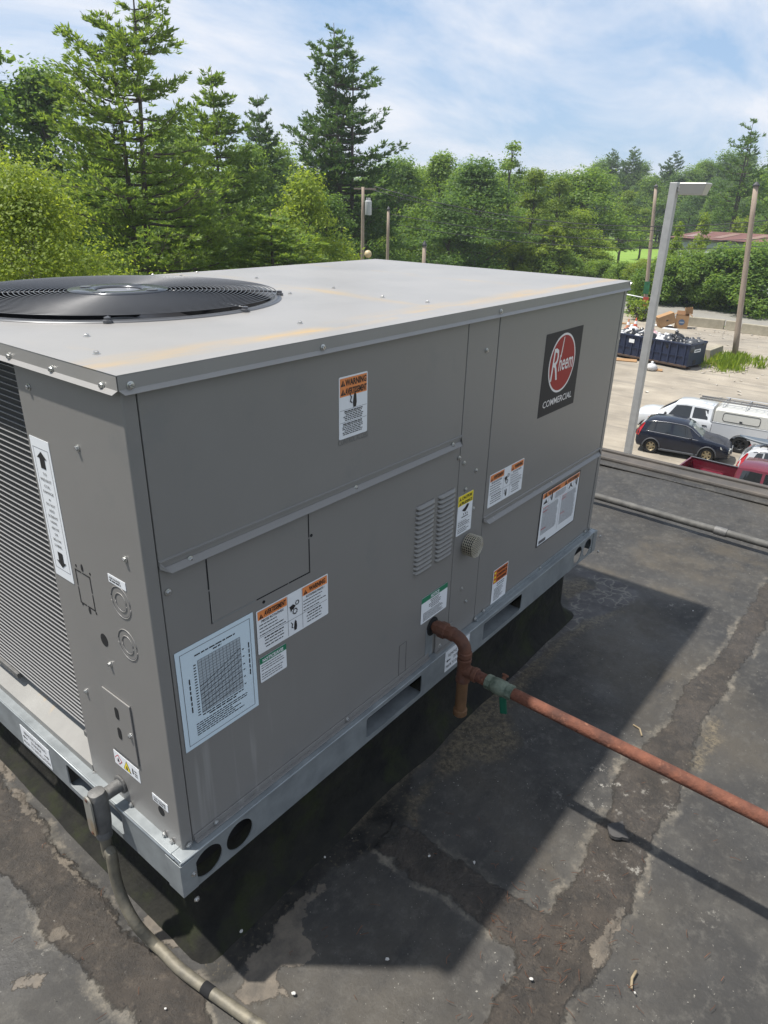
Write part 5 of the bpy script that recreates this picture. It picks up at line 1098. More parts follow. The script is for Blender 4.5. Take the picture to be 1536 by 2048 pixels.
def pickup(name, label, pm, loc, heading, bedlen, scale, topper=False, rmat=M_steelrim):
    t = thing(name, label, 'pickup truck', loc, heading); t.scale = (scale,)*3
    b = bedlen; w = 0.98; c0 = b+0.10
    S = [(c0, .42, w, 1.18, 1.22, .80), (c0+0.03, .40, w, 1.22, 1.60, .70), (c0+0.10, .40, w, 1.24, 1.88, .70), (c0+0.5, .40, w, 1.23, 1.93, .72), (c0+1.3, .40, w, 1.20, 1.94, .72), (c0+1.75, .40, w, 1.19, 1.88, .71), (c0+2.45, .40, w, 1.18, 1.40, .78), (c0+2.62, .40, w, 1.17, 1.26, .84), (c0+3.2, .42, w*.985, 1.13, 1.20, .86), (c0+3.55, .45, w*.96, 1.02, 1.12, .82), (c0+3.66, .50, w*.90, .85, .96, .72)]
    wr, tr = 0.40, 1.78; wx = (b*0.46+0.05, c0+2.88)
    car_body(t, S, (wx[1],), wr, tr, pm, 'cab')
    part(MB().box(0.3, c0+3.2, -0.6, 0.6, .40, .80), 'chassis', M_blackpl, t)
    wheels(t, wx, tr+0.10, wr, 6, 0.255, 0.26, rmat)
    # bed: two side walls with the wheel opening, floor, front wall, tailgate, wheel housings
    arch = [(wx[0]+0.49*math.cos(a), 0.40+0.49*math.sin(a)) for a in np.linspace(PI, 0, 15)]
    out = [(0.02, 0.52)]+[(wx[0]-0.49, 0.52)]+[p for p in arch if p[1] > 0.53]+[(wx[0]+0.49, 0.52), (c0-0.02, 0.46), (c0-0.02, 1.27), (0.02, 1.27)]
    for s in (-1, 1):
        sm = plate_mesh('bed_side', out, [], 0.055, pm); local(inst('bed_side', sm, None, (0, s*(w-0.03), 0), (PI/2, 0, 0)), t)
        part(MB().box(0.01, c0-0.02, s*(w-0.035)-0.045, s*(w-0.035)+0.045, 1.271, 1.295), 'bed_rail', M_greypl if not topper else pm, t, bevel=0.01)
        part(MB().box(wx[0]-0.45, wx[0]+0.45, s*(w-0.17)-0.11, s*(w-0.17)+0.11, 0.70, 0.95), 'wheel_housing', pm, t, bevel=0.08)
        side_glass(t, S, c0+0.22, c0+0.92, .12, .88, s, M_glass, 'rear_window', skew=(0.05, 0)); side_glass(t, S, c0+1.02, c0+2.05, .08, .90, s, M_glass, 'front_window', skew=(0, -0.32))
        part(MB().ell((c0+2.12, s*1.12, 1.30), 0.07, 0.13, 0.13, 10, 6), 'mirror', M_blackpl, t, smooth=True)
        part(MB().box(0.012, 0.10, s*(w-0.02)-0.05, s*(w-0.02)+0.018, .92, 1.20), 'tail_light', M_taill, t, bevel=0.01)
        part(MB().box(c0+3.5, c0+3.675, s*0.74-0.13, s*0.74+0.13, .80, .98), 'headlight', M_headl, t, bevel=0.03)
        for hx in (c0+0.30, c0+1.12): part(MB().box(hx-0.11, hx+0.11, s*0.985-0.012, s*0.985+0.012, 1.02, 1.06), 'door_handle', M_blackpl, t, bevel=0.006)
    part(MB().box(0.05, c0-0.03, -0.92, 0.92, 0.66, 0.71), 'bed_floor', pm, t); part(MB().box(c0-0.075, c0-0.02, -0.945, 0.945, 0.712, 1.27), 'bed_front', pm, t); part(MB().box(0.02, 0.085, -0.94, 0.94, 0.712, 1.27), 'tailgate', pm, t, bevel=0.012)
    part(MB().box(0.0, 0.10, -0.9, 0.9, .46, .62), 'bumper', M_greypl, t, bevel=0.02); part(MB().box(c0+3.60, c0+3.78, -0.92, 0.92, .50, .70), 'bumper', M_greypl, t, bevel=0.03)
    part(MB().box(c0+3.62, c0+3.69, -0.58, 0.58, .74, .98), 'grille', M_blackpl, t, bevel=0.02)
    top_glass(t, S, c0+1.82, c0+2.50, M_glass, 'windscreen')
    if topper:
        M_top = mat('topper_cream', (0.60, 0.595, 0.55), 0.35, coat=0.3)
        rings = []
        for x, h0 in ((0.02, 1.90), (0.16, 1.97), (c0-0.16, 1.97), (c0-0.03, 1.90)): rings.append([(x, p[0], p[1]) for p in ((-0.96, 1.297), (-0.90, h0-0.12), (-0.80, h0), (0.80, h0), (0.90, h0-0.12), (0.96, 1.297))])
        part(MB().loft(rings), 'topper', M_top, t, bevel=0.03)
        for s in (-1, 1):
            q = []
            for (x, z) in rrect(0.55, c0-0.42, 1.40, 1.78, 0.10): q.append((x, s*(0.965-(z-1.297)*0.108), z))
            fr = q+[q[0]]; part(MB().tube(fr, 0.014, 5), 'hatch_seal', M_blackpl, t); part(MB().poly(q if s < 0 else q[::-1]), 'side_hatch', M_top, t)
            hx = 0.5*(0.55+c0-0.42); part(MB().box(hx-0.06, hx+0.06, s*0.955-0.018, s*0.955+0.018, 1.44, 1.50), 'hatch_latch', M_blackpl, t)
            part(MB().tube([(0.25, s*0.72, 2.13), (c0-0.15, s*0.72, 2.13)], 0.022, 6), 'rack_rail', M_silver, t)
        for x in (0.35, c0*0.5, c0-0.3):
            part(MB().tube([(x, -0.80, 1.96), (x, -0.72, 2.12), (x, 0.72, 2.12), (x, 0.80, 1.96)], 0.022, 6), 'rack_bow', M_silver, t)
            part(MB().box(x-0.05, x+0.05, -0.76, -0.68, 1.985, 2.10), 'rack_foot', M_blackpl, t)
    return t
WT = pickup('pickup_truck', 'white crew cab pickup with cream topper and ladder rack behind the black SUV', M_whitecar, (0, 0, 0), 0, 2.45, 0.98, True)
wfx, wfy = GR(1475, 906); hdw = math.radians(94)
fw2 = Vector((math.cos(hdw), math.sin(hdw))); lf2 = Vector((-fw2.y, fw2.x))
orgw = Vector((wfx, wfy)) - fw2*(2.45*0.46+0.05)*0.98 - lf2*(0.89*0.98)
WT.location = (orgw.x, orgw.y, ZG+0.004); WT.rotation_euler = (0, 0, hdw)
LD = thing('ladder', 'aluminium ladder lying on the rack of the white pickup', 'ladder', (orgw.x, orgw.y, ZG+0.004+2.17*0.98), hdw)
for yy in (0.05, 0.47): part(MB().box(-0.2, 3.3, yy-0.02, yy+0.02, -0.018, 0.06), 'ladder_rail', M_chrome, LD)
for k in range(11): part(MB().tube([(0.0+0.31*k, 0.07, 0.02), (0.0+0.31*k, 0.45, 0.02)], 0.014, 6), 'rung', M_chrome, LD)
pickup('pickup_truck', 'dark red pickup with an open empty bed below the roof edge', M_redcar, (26.5, 5.75, ZG+0.004), math.radians(-92), 1.95, 1.0, False)

# ------------------------------------------------------------------ light pole
lp = AT(1350, 367, 16.0); LPX, LPY = float(lp[0]), float(lp[1]); LPZ = float(lp[2])
M_pole = mat('pole_aluminium', (0.50, 0.50, 0.49), 0.5, 0.3, vscale=6, var=0.08)
LP = thing('light_pole', 'tall square grey lot light pole with box lamp head', 'lamp post', (LPX, LPY, ZG))
MB().box(LPX-0.075, LPX+0.075, LPY-0.075, LPY+0.075, ZG, LPZ+0.02).build('shaft', M_pole, LP, bevel=0.012)
MB().box(LPX-0.18, LPX+0.18, LPY-0.18, LPY+0.18, ZG+0.004, ZG+0.06).build('base_plate', M_pole, LP, bevel=0.01)
MB().box(LPX-0.045, LPX+0.045, LPY-0.16, LPY-0.0755, LPZ-0.14, LPZ-0.06).build('lamp_arm', M_pole, LP, bevel=0.005)
MB().loft([[(LPX+sx*a, LPY-0.15-b, z) for sx, b in ((-1, 0), (1, 0), (1, ln), (-1, ln))] for a, ln, z in ((0.16, 0.44, LPZ-0.20), (0.20, 0.50, LPZ+0.0), (0.18, 0.48, LPZ+0.015))]).build('lamp_head', mat('lamp_shell', (0.5, 0.49, 0.46), 0.4, 0.2), LP, bevel=0.008)

# ------------------------------------------------------------------ wooden poles, wires
M_wood = mat('weathered_pole', (0.30, 0.235, 0.185), 0.9, vscale=3, col2=(0.46, 0.37, 0.29), thr=(0.3, 0.7), stretch=(6, 6, 0.4), bump=0.2, bscale=20)
M_wire = mat('overhead_wire', (0.05, 0.05, 0.055), 0.6)
def pole(label, px_top, py_top, D=None, base_px=None, r=(0.17, 0.13), cap=True, cat='pole', name='wooden_pole'):
    if base_px: bx, by = GR(*base_px); D = math.hypot(bx-CAM[0], by-CAM[1])
    t = AT(px_top, py_top, D)
    if not base_px: bx, by = float(t[0]), float(t[1])
    P = thing(name, label, cat, (bx, by, ZG))
    pts = [Vector((bx, by, ZG)).lerp(Vector(t), k/6) for k in range(7)]
    MB().tube(pts, [r[0]+(r[1]-r[0])*k/6 for k in range(7)], 10).build('shaft', M_wood, P, smooth=True)
    if cap: MB().lathe([(r[1]*1.35, 0), (r[1]*1.3, 0.08), (0.02, 0.28)], 10, Matrix.Translation(t)).build('pole_cap', mat('pole_cap_dark', (0.05, 0.05, 0.055), 0.5), P)
    return P, Vector(t)
pl2, t2 = pole('weathered wooden pole rising from the weeds beside the blue dumpster', 1512, 372, base_px=(1468, 720), r=(0.22, 0.17))
pl1, t1 = pole('wooden pole with small green and red signs near the cardboard boxes', 1312, 374, base_px=(1288, 632), r=(0.22, 0.15))
for z0, z1, c, nm in ((2.2, 3.4, (0.02, 0.16, 0.06), 'green_sign'), (0.9, 1.9, (0.55, 0.07, 0.05), 'red_sign'), (0.35, 0.75, (0.05, 0.10, 0.10), 'dark_sign')):
    b = Vector(pl1.location); ax = (t1-b).normalized(); c0 = b+ax*(z0+z1)/2; d = Vector((CAM[0]-c0.x, CAM[1]-c0.y, 0)).normalized()
    m_ = Matrix.Translation(c0+d*0.25) @ Matrix.Rotation(math.atan2(d.y, d.x), 4, 'Z'); MB().tbox(m_, 0.03, 0.55, z1-z0).build(nm, mat(nm+'_paint', c, 0.5, vscale=3, var=0.3), pl1)
pu, tu = pole('utility pole with crossarm and grey transformer behind the unit', 726, 374, 58, r=(0.16, 0.12), cap=False, cat='utility pole', name='utility_pole')
side = Vector((math.sin(math.radians(-38)), math.cos(math.radians(-38)), 0)); d_ = Vector((tu.x-CAM[0], tu.y-CAM[1], 0)).normalized(); side = Vector((d_.y, -d_.x, 0))
MB().tbox(Matrix.Translation(tu+Vector((0, 0, -0.12))+side*0.15) @ Matrix.Rotation(math.atan2(side.y, side.x), 4, 'Z'), 1.7, 0.1, 0.12).build('crossarm', M_wood, pu)
tc_ = tu+side*0.42-d_*0.1
MB().lathe([(0.24, tc_.z-1.95), (0.26, tc_.z-1.9), (0.26, tc_.z-0.98), (0.2, tc_.z-0.93)], 18, Matrix.Translation((tc_.x, tc_.y, 0))).build('transformer', mat('transformer_grey', (0.55, 0.57, 0.58), 0.5), pu, auto=True)
for k in (-0.12, 0.0, 0.12): MB().lathe([(0.035, tc_.z-0.93), (0.05, tc_.z-0.85), (0.03, tc_.z-0.72)], 8, Matrix.Translation((tc_.x+side.x*k, tc_.y+side.y*k, 0))).build('bushing', mat('porcelain', (0.6, 0.6, 0.6), 0.3), pu)
pole('bare wooden pole standing right of the transformer pole', 777, 420, 60, r=(0.14, 0.11))
pole('short grey capped pole showing just above the top of the unit', 849, 492, 40, r=(0.12, 0.10))
bl_ = AT(736, 508, 34); BS = thing('globe_post', 'pale yellow globe on a thin post behind the unit', 'globe', (float(bl_[0]), float(bl_[1]), ZG))
MB().ell(tuple(bl_), 0.17, 0.17, 0.17, 18, 10).build('globe', mat('globe_cream', (0.62, 0.50, 0.28), 0.45), BS, smooth=True)
MB().cyl((bl_[0], bl_[1], ZG), (bl_[0], bl_[1], bl_[2]-0.16), 0.03, 8).build('post', M_greypl, BS)
def wire(lab, pts, sag, r=0.016):
    P = [AT(*p) for p in pts]; out = []
    for a, b in zip(P[:-1], P[1:]):
        for k in range(14): t = k/14; q = Vector(a).lerp(Vector(b), t); q.z -= sag*4*t*(1-t); out.append(q)
    out.append(Vector(P[-1])); o = MB().tube(out, r, 5).build('overhead_wire', M_wire, None, smooth=True); tag(o, lab, 'wire', 'overhead wires')
wire('topmost overhead wire running right from the crossarm', [(748, 373, 58), (1720, 414, 66)], 2.0, 0.030)
wire('overhead wire just under the topmost one from the crossarm', [(735, 377, 58), (1720, 421, 66)], 2.1, 0.022)
wire('middle overhead wire starting at the bare pole', [(779, 428, 60), (1720, 462, 70)], 1.3, 0.024)
wire('lowest overhead wire sagging across the trees', [(779, 447, 60), (1720, 476, 70)], 1.3, 0.024)
wire('slack wire slanting from the top of the signed pole', [(1313, 376, 78), (1720, 395, 90)], 3.6, 0.014)

# ------------------------------------------------------------------ dumpster, bags, boxes, cones, barriers
M_navy = mat('navy_dumpster_paint', (0.012, 0.022, 0.06), 0.45, 0.1, vscale=2.5, col2=(0.022, 0.034, 0.08), bump=0.1, bscale=8)
layer(M_navy, (0.10, 0.06, 0.04), 3, 0.62, 0.72, detail=8, amount=0.7)
M_rail = mat('rusty_skid', (0.10, 0.065, 0.045), 0.85, vscale=4, var=0.3)
a0 = Vector(GR(1371, 741)); b0 = Vector(GR(1408, 735)); l0 = Vector(GR(1240, 715))
ux = (l0-a0).normalized(); uy = Vector((-ux.y, ux.x)); uy = uy if uy.dot(b0-a0) > 0 else -uy
DL, DW, DH = 6.4, 2.3, 1.72
DR = thing('dumpster', 'long navy blue open roll-off dumpster heaped with rubbish bags', 'dumpster', (a0.x, a0.y, ZG+0.004), math.atan2(ux.y, ux.x))
sgn = 1 if uy.dot(Vector((-ux.y, ux.x))) > 0 else -1
def dp(mb, nm, m, **k): return part(mb, nm, m, DR, **k)
def ys(a, b): return (min(sgn*a, sgn*b), max(sgn*a, sgn*b))
for a, b in ((0.0, 0.06), (DW-0.06, DW)): dp(MB().box(0.05, DL, *ys(a, b), 0.22, DH), 'side_wall', M_navy)
dp(MB().box(0.0, 0.06, *ys(0.0, DW), 0.22, DH-0.05), 'tail_door', M_navy); dp(MB().box(DL-0.06, DL-0.001, *ys(0.061, DW-0.061), 0.22, DH), 'head_wall', M_navy)
dp(MB().box(0.061, DL-0.061, *ys(0.061, DW-0.061), 0.20, 0.27), 'floor_plate', M_rail)
for k in range(11):
    x = 0.28+(DL-0.5)*k/10
    for y in (-0.07, DW+0.001): dp(MB().box(x-0.06, x+0.06, *ys(y, y+0.069), 0.24, DH-0.06), 'side_rib', M_navy, bevel=0.012)
for y in (-0.09, DW-0.03): dp(MB().box(-0.02, DL+0.02, *ys(y, y+0.12), DH-0.06, DH+0.05), 'top_rail', M_navy, bevel=0.015); dp(MB().box(0.0, DL, *ys(y+0.012, y+0.10), 0.16, 0.30), 'bottom_rail', M_rail, bevel=0.015)
dp(MB().box(0.06, DL, *ys(-0.055, -0.01), 0.86, 0.92), 'mid_rail', M_navy); dp(MB().box(-0.05, 0.0, *ys(0.0, DW), DH-0.10, DH), 'top_rail', M_navy)
for y in (0.5, DW-0.62): dp(MB().box(0.0, DL, *ys(y, y+0.12), 0.0, 0.16), 'skid', M_rail)
for x0, z0, w0, h0 in ((5.4, 1.28, 0.52, 0.22), (4.2, 1.22, 0.42, 0.26)): dp(MB().box(x0, x0+w0, *ys(-0.080, -0.0745), z0, z0+h0), 'white_sticker', M_white)
dp(MB().box(-0.012, -0.006, *ys(0.7, 1.55), 1.12, 1.34), 'white_sticker', M_white); dp(MB().box(-0.016, -0.0125, *ys(0.82, 1.43), 1.19, 1.27), 'sticker_bar', M_greypl); dp(MB().box(-0.02, -0.002, *ys(0.75, 1.15), 0.30, 0.62), 'door_hatch', M_blackpl)
M_bagw = mat('white_bag', (0.66, 0.66, 0.66), 0.4, vscale=6, var=0.12, bump=0.7, bscale=9); M_bagb = mat('black_bag', (0.016, 0.017, 0.02), 0.3, vscale=6, var=0.3, bump=0.8, bscale=9); M_bagg = mat('grey_bag', (0.07, 0.075, 0.085), 0.35, vscale=6, var=0.3, bump=0.8, bscale=9); M_bagp = mat('pink_bag', (0.62, 0.30, 0.33), 0.45, vscale=3, col2=(0.66, 0.64, 0.64))
rb = random.Random(9)
def bag_mesh(m, seed, tall=1.0):
    r_ = random.Random(seed); mb = MB(); rings = []
    for i, (rr, z) in enumerate(((0.18, 0.0), (0.33, 0.06), (0.38, 0.2), (0.33, 0.36), (0.20, 0.46), (0.07, 0.52), (0.10, 0.60), (0.03, 0.64))):
        rings.append([(rr*(1+r_.uniform(-0.16, 0.16))*math.cos(2*PI*k/14), rr*(1+r_.uniform(-0.16, 0.16))*math.sin(2*PI*k/14), z*tall) for k in range(14)])
    return mb.loft(rings).mesh('rubbish_bag', m, True)
bw = [bag_mesh(M_bagw, 1), bag_mesh(M_bagw, 2, 0.8)]; bb = [bag_mesh(M_bagb, 3), bag_mesh(M_bagb, 4, 1.2)]; bg = [bag_mesh(M_bagg, 5), bag_mesh(M_bagg, 6, 0.85)]; bp_ = [bag_mesh(M_bagp, 7)]
heap = MB(); n_ = 14
for i in range(n_):
    for j in range(6):
        pass
hz = MB(); rows = []
for i in range(17): rows.append([(0.07+(DL-0.14)*i/16, sgn*(0.07+(DW-0.14)*j/6), 1.22+0.18*math.sin(i*1.3)*math.sin(j*1.1)+rb.uniform(-0.06, 0.06)) for j in range(7)])
hz.loft(rows, False, False); dp(hz, 'rubbish_fill', M_bagg, smooth=True)
DM = wmat(DR)
cells = [(0.45, 'g'), (0.95, 'g'), (1.35, 'b'), (1.75, 'b'), (2.2, 'b'), (2.5, 'w'), (2.85, 'w'), (3.2, 'w'), (3.55, 'w'), (3.9, 'p'), (4.3, 'w'), (4.7, 'b'), (5.1, 'g'), (5.5, 'w'), (5.9, 'g')]
nmz = {'g': ('grey', bg), 'b': ('black', bb), 'w': ('white', bw), 'p': ('pink and white', bp_)}
for x, c in cells:
    for y in (0.50, 1.15, 1.80):
        cn, ms = nmz[c if rb.random() < 0.78 else rb.choice('gbw')]
        s_ = rb.uniform(0.95, 1.35); p = DM @ Vector((x+rb.uniform(-.15, .15), sgn*(y+rb.uniform(-.12, .12)), 1.30+rb.uniform(-0.06, 0.14)))
        o = inst('rubbish_bag', rb.choice(ms), None, p, (rb.uniform(-.4, .4), rb.uniform(-.4, .4), rb.uniform(0, 6)), (s_, s_, s_*0.9)); tag(o, cn+' rubbish bag heaped in the navy dumpster', 'bag', cn+' bags in the dumpster')
def ground_bag(px, py, ms, lab, s_=0.8):
    x, y = GR(px, py); o = inst('rubbish_bag', ms, None, (x, y, ZG+0.004), (0, 0, 1), (s_, s_, s_)); tag(o, lab, 'bag')
ground_bag(1302, 741, bw[0], 'white rubbish bag on the ground in front of the dumpster', 1.0)
M_card = mat('cardboard', (0.40, 0.235, 0.11), 0.85, vscale=2, var=0.12); M_cardi = mat('cardboard_inside', (0.28, 0.15, 0.07), 0.9)
def face_rot(x, y): return math.atan2(CAM[1]-y, CAM[0]-x)
def carton(lab, px, py, w, d, h, rot=(0, 0, 0), lift=0.0, open_=True):
    x, y = GR(px, py); B = thing('cardboard_box', lab, 'box', (x, y, ZG+0.010+lift), face_rot(x, y)); B.rotation_euler = (rot[0], rot[1], face_rot(x, y)+rot[2]); t = 0.02
    for q in ((-d/2, -d/2+t, -w/2, w/2), (d/2-t, d/2, -w/2, w/2), (-d/2+t, d/2-t, -w/2, -w/2+t), (-d/2+t, d/2-t, w/2-t, w/2)): part(MB().box(*q, 0.0, h), 'box_side', M_card, B)
    part(MB().box(-d/2+t, d/2-t, -w/2+t, w/2-t, 0.0, t), 'box_bottom', M_cardi, B)
    if not open_: part(MB().box(-d/2, d/2, -w/2, w/2, h+0.001, h+0.02), 'box_lid', M_card, B)
    return B
B2 = carton('upright cardboard box with round blue mark beside the leaning box', 1361, 656, 1.15, 0.9, 1.15)
part(MB().poly([(0.456, p[0], p[1]) for p in circ(0, 0.58, 0.26, 24)]), 'round_mark', mat('mark_blue', (0.06, 0.12, 0.22), 0.6), B2); part(MB().poly([(0.459, p[0], p[1]) for p in rc(-0.20, 0.50, 0.20, 0.62)]), 'mark_bar', mat('mark_light', (0.30, 0.33, 0.38), 0.6), B2)
for s in (-1, 1): part(MB().tbox(Matrix.Translation((0, s*0.70, 1.22)) @ Matrix.Rotation(s*0.9, 4, 'X'), 0.86, 0.02, 0.38), 'box_flap', M_card, B2)
part(MB().tbox(Matrix.Translation((-0.55, 0, 1.30)) @ Matrix.Rotation(-0.5, 4, 'Y'), 0.02, 1.1, 0.40), 'box_flap', M_cardi, B2)
B1 = carton('tipped cardboard box leaning on its edge left of the upright one', 1332, 655, 1.45, 1.0, 0.95, (0.38, 0.0, 0.35), 0.27, False)
part(MB().box(0.502, 0.506, -0.1, 0.1, 0.40, 0.52), 'hand_hole', M_blackpl, B1)
B3 = carton('small cardboard box perched on top of the upright box', 1372, 655, 0.62, 0.5, 0.55, (0.12, 0.05, 0.2), 1.25)
for px, py, sx, sy, rz, lab in ((1322, 652, 2.0, 0.7, 0.4, 'white board lying flat left of the cardboard boxes'), (1340, 659, 1.3, 0.5, -0.3, 'white panel lying flat in front of the tipped box'), (1252, 648, 1.4, 0.6, 0.2, 'stack of pale boards beside the cones')):
    x, y = GR(px, py); o = MB().box(-sx/2, sx/2, -sy/2, sy/2, 0, 0.09).build('board', M_white if 'pale' not in lab else M_card, None, bevel=0.01); o.location = (x, y, ZG+0.0045); o.rotation_euler = (0, 0, face_rot(x, y)+PI/2+rz); tag(o, lab, 'board')
for px, py, sx, sy, lab in ((1250, 722, 1.6, 0.55, 'flattened tan cardboard on the ground left of the dumpster'), (1316, 742, 0.55, 0.4, 'tan cardboard piece beside the white bag on the ground'), (1422, 728, 0.8, 0.6, 'tan cardboard scrap in the weeds right of the dumpster')):
    x, y = GR(px, py); o = MB().tbox(Matrix.Translation((0, 0, 0.10)) @ Matrix.Rotation(0.12, 4, 'X'), sx, sy, 0.06).build('cardboard_sheet', M_card); o.location = (x, y, ZG+0.0045-0.10+0.07); o.rotation_euler = (0, 0, face_rot(x, y)+PI/2); tag(o, lab, 'cardboard')
M_cone = mat('cone_orange', (0.70, 0.13, 0.05), 0.5); M_conef = mat('cone_faded', (0.62, 0.26, 0.14), 0.6)
for px, py, m_, lab in ((1270, 655, M_cone, 'red orange traffic cone nearest the pole with signs'), (1255, 657, M_conef, 'faded orange traffic cone next to the edge of the unit')):
    x, y = GR(px, py); Cn = thing('traffic_cone', lab, 'cone', (x, y, ZG+0.004)); part(MB().lathe([(0.20, 0.05), (0.045, 0.86), (0.03, 0.87)], 16), 'cone_body', m_, Cn, auto=True); part(MB().box(-0.27, 0.27, -0.27, 0.27, 0.0, 0.05), 'cone_base', m_, Cn, bevel=0.01); part(MB().lathe([(0.148, 0.34), (0.098, 0.60)], 16, caps=False), 'white_collar', M_white, Cn)
M_conc = mat('weathered_concrete', (0.30, 0.27, 0.20), 0.9, vscale=2, col2=(0.42, 0.38, 0.29), bump=0.4, bscale=10)
for (p, q, lab) in (((1376, 651), (1447, 658), 'weathered concrete barrier block right of the cardboard boxes'), ((1482, 665), (1553, 674), 'weathered concrete barrier block right of the wooden pole'), ((1450, 659), (1475, 662), 'pale short concrete block between the two long barriers'), ((1410, 722), (1436, 712), 'grey concrete block at the right end of the dumpster')):
    p = Vector(GR(*p)); q = Vector(GR(*q)); e = q-p; o = MB().loft([[(x, y, z) for y, z in ((-0.32, 0), (0.32, 0), (0.30, 0.15), (0.24, 0.82), (-0.24, 0.82), (-0.30, 0.15))] for x in (0, e.length)]).build('barrier_block', M_conc, None, bevel=0.03); o.location = (p.x, p.y, ZG+0.004); o.rotation_euler = (0, 0, math.atan2(e.y, e.x)); tag(o, lab, 'barrier')
lb = MB(); rlit = random.Random(3)
for k in range(160):
    if k < 60: px, py = rlit.uniform(1405, 1500), rlit.uniform(725, 748)
    elif k < 110: px, py = rlit.uniform(1380, 1536), rlit.uniform(655, 680)
    else: px, py = rlit.uniform(1240, 1536), rlit.uniform(650, 800)
    x, y = GR(px, py); s_ = rlit.uniform(0.05, 0.16); a = rlit.uniform(0, 3); c, d = s_*math.cos(a), s_*math.sin(a)
    lb.quad((x-c, y-d, ZG+0.03), (x+d, y-c, ZG+0.06), (x+c, y+d, ZG+0.03), (x-d, y+c, ZG+0.07))
o = lb.build('litter', mat('litter_white', (0.6, 0.58, 0.52), 0.7, vscale=1.2, col2=(0.35, 0.28, 0.2))); o['kind'] = 'stuff'; tag(o, 'scattered pale litter on the dusty lot', 'litter')
# gate rails left of the signed pole
GT = thing('rail_gate', 'low white rail gate between the unit and the signed pole', 'gate', (*GR(1262, 636), ZG))
for z in (0.65, 1.75):
    p = Vector((*GR(1288, 632), ZG+z)); d = Vector((*GR(1180, 612), ZG+z+0.2)); MB().tube([p, d], 0.06, 6).build('gate_rail', M_white, GT, smooth=True)
p = GR(1230, 622); MB().cyl((p[0], p[1], ZG), (p[0], p[1], ZG+2.0), 0.07, 8).build('gate_post', M_white, GT)

# warehouse
wa = AT(1345, 470, 118); wb_ = AT(1700, 492, 105); WX = Vector((wa[0], wa[1])); WYv = Vector((wb_[0], wb_[1])); e = WYv-WX
WH = thing('warehouse', 'long white metal warehouse with brick red roof and pale skylights', 'building', (WX.x, WX.y, ZG), math.atan2(e.y, e.x))
ln = e.length+10; he = AT(1400, 477, 115)[2]-ZG; hr = AT(1400, 462, 123)[2]-ZG-0.6; dp_ = 14
s2 = 1 if (Matrix.Rotation(math.atan2(e.y, e.x), 2) @ Vector((0, 1))).dot(Vector((CAM[0]-WX.x, CAM[1]-WX.y))) < 0 else -1
M_wwall = mat('warehouse_white', (0.62, 0.65, 0.67), 0.6, vscale=0.8, var=0.06); M_wroof = mat('warehouse_red_roof', (0.17, 0.075, 0.062), 0.8, vscale=0.7, var=0.15)
wy = lambda a, b: (min(s2*a, s2*b), max(s2*a, s2*b))
part(MB().box(0, ln, *wy(0, dp_), 0, he), 'wall', M_wwall, WH)
r1 = [(-0.4, -0.5*s2, he-0.05), (ln+0.4, -0.5*s2, he-0.05), (ln+0.4, dp_/2*s2, hr+0.6), (-0.4, dp_/2*s2, hr+0.6)]; r2 = [(-0.4, dp_/2*s2, hr+0.6), (ln+0.4, dp_/2*s2, hr+0.6), (ln+0.4, (dp_+0.5)*s2, he-0.05), (-0.4, (dp_+0.5)*s2, he-0.05)]
rf = MB().poly(r1).poly(r2).poly([(p[0], p[1], p[2]-0.2) for p in r1[::-1]]).poly([(p[0], p[1], p[2]-0.2) for p in r2[::-1]]); RFO = part(rf, 'roof', M_wroof, WH)
for k in range(int(ln/4.6)):
    x = 1.2+4.6*k; f0, f1 = 0.2, 0.85; q = []
    for xx, f in ((x, f0), (x+1.5, f0), (x+1.5, f1), (x, f1)): a = Vector(r1[0]).lerp(Vector(r1[3]), f); q.append((xx, a.y, a.z+0.05))
    local(MB().poly(q).build('skylight', mat('skylight_pale', (0.30, 0.19, 0.155), 0.4)), RFO)
for k in range(int(ln/9)): local(MB().box(4+9*k, 6.2+9*k, *wy(-0.06, -0.01), 1.2, 2.6).build('window', M_glass), WH)
# ------------------------------------------------------------------ vegetation
ML_mid = leafmat('leaf_mid_green', (0.060, 0.140, 0.026), (0.185, 0.290, 0.054))
ML_bright = leafmat('leaf_bright_green', (0.075, 0.155, 0.018), (0.23, 0.32, 0.045))
ML_yel = leafmat('leaf_yellow_green', (0.075, 0.145, 0.020), (0.205, 0.285, 0.048))
ML_dark = leafmat('leaf_dark_green', (0.044, 0.110, 0.030), (0.135, 0.230, 0.056))
ML_pine = leafmat('pine_needles_green', (0.034, 0.086, 0.032), (0.112, 0.195, 0.058), 0.42)
ML_pineb = leafmat('pine_needles_light', (0.060, 0.135, 0.028), (0.175, 0.265, 0.058), 0.48)
ML_hedge = leafmat('leaf_hedge_green', (0.085, 0.165, 0.020), (0.26, 0.36, 0.050), 0.55)
ML_red = leafmat('leaf_brown_tint', (0.09, 0.06, 0.02), (0.16, 0.13, 0.035))
M_bark = mat('grey_brown_bark', (0.075, 0.060, 0.048), 0.9, vscale=6, col2=(0.15, 0.125, 0.105), thr=(0.3, 0.7), bump=0.4, bscale=14)
M_barkl = mat('pale_birch_bark', (0.30, 0.28, 0.25), 0.85, vscale=5, col2=(0.5, 0.48, 0.44))
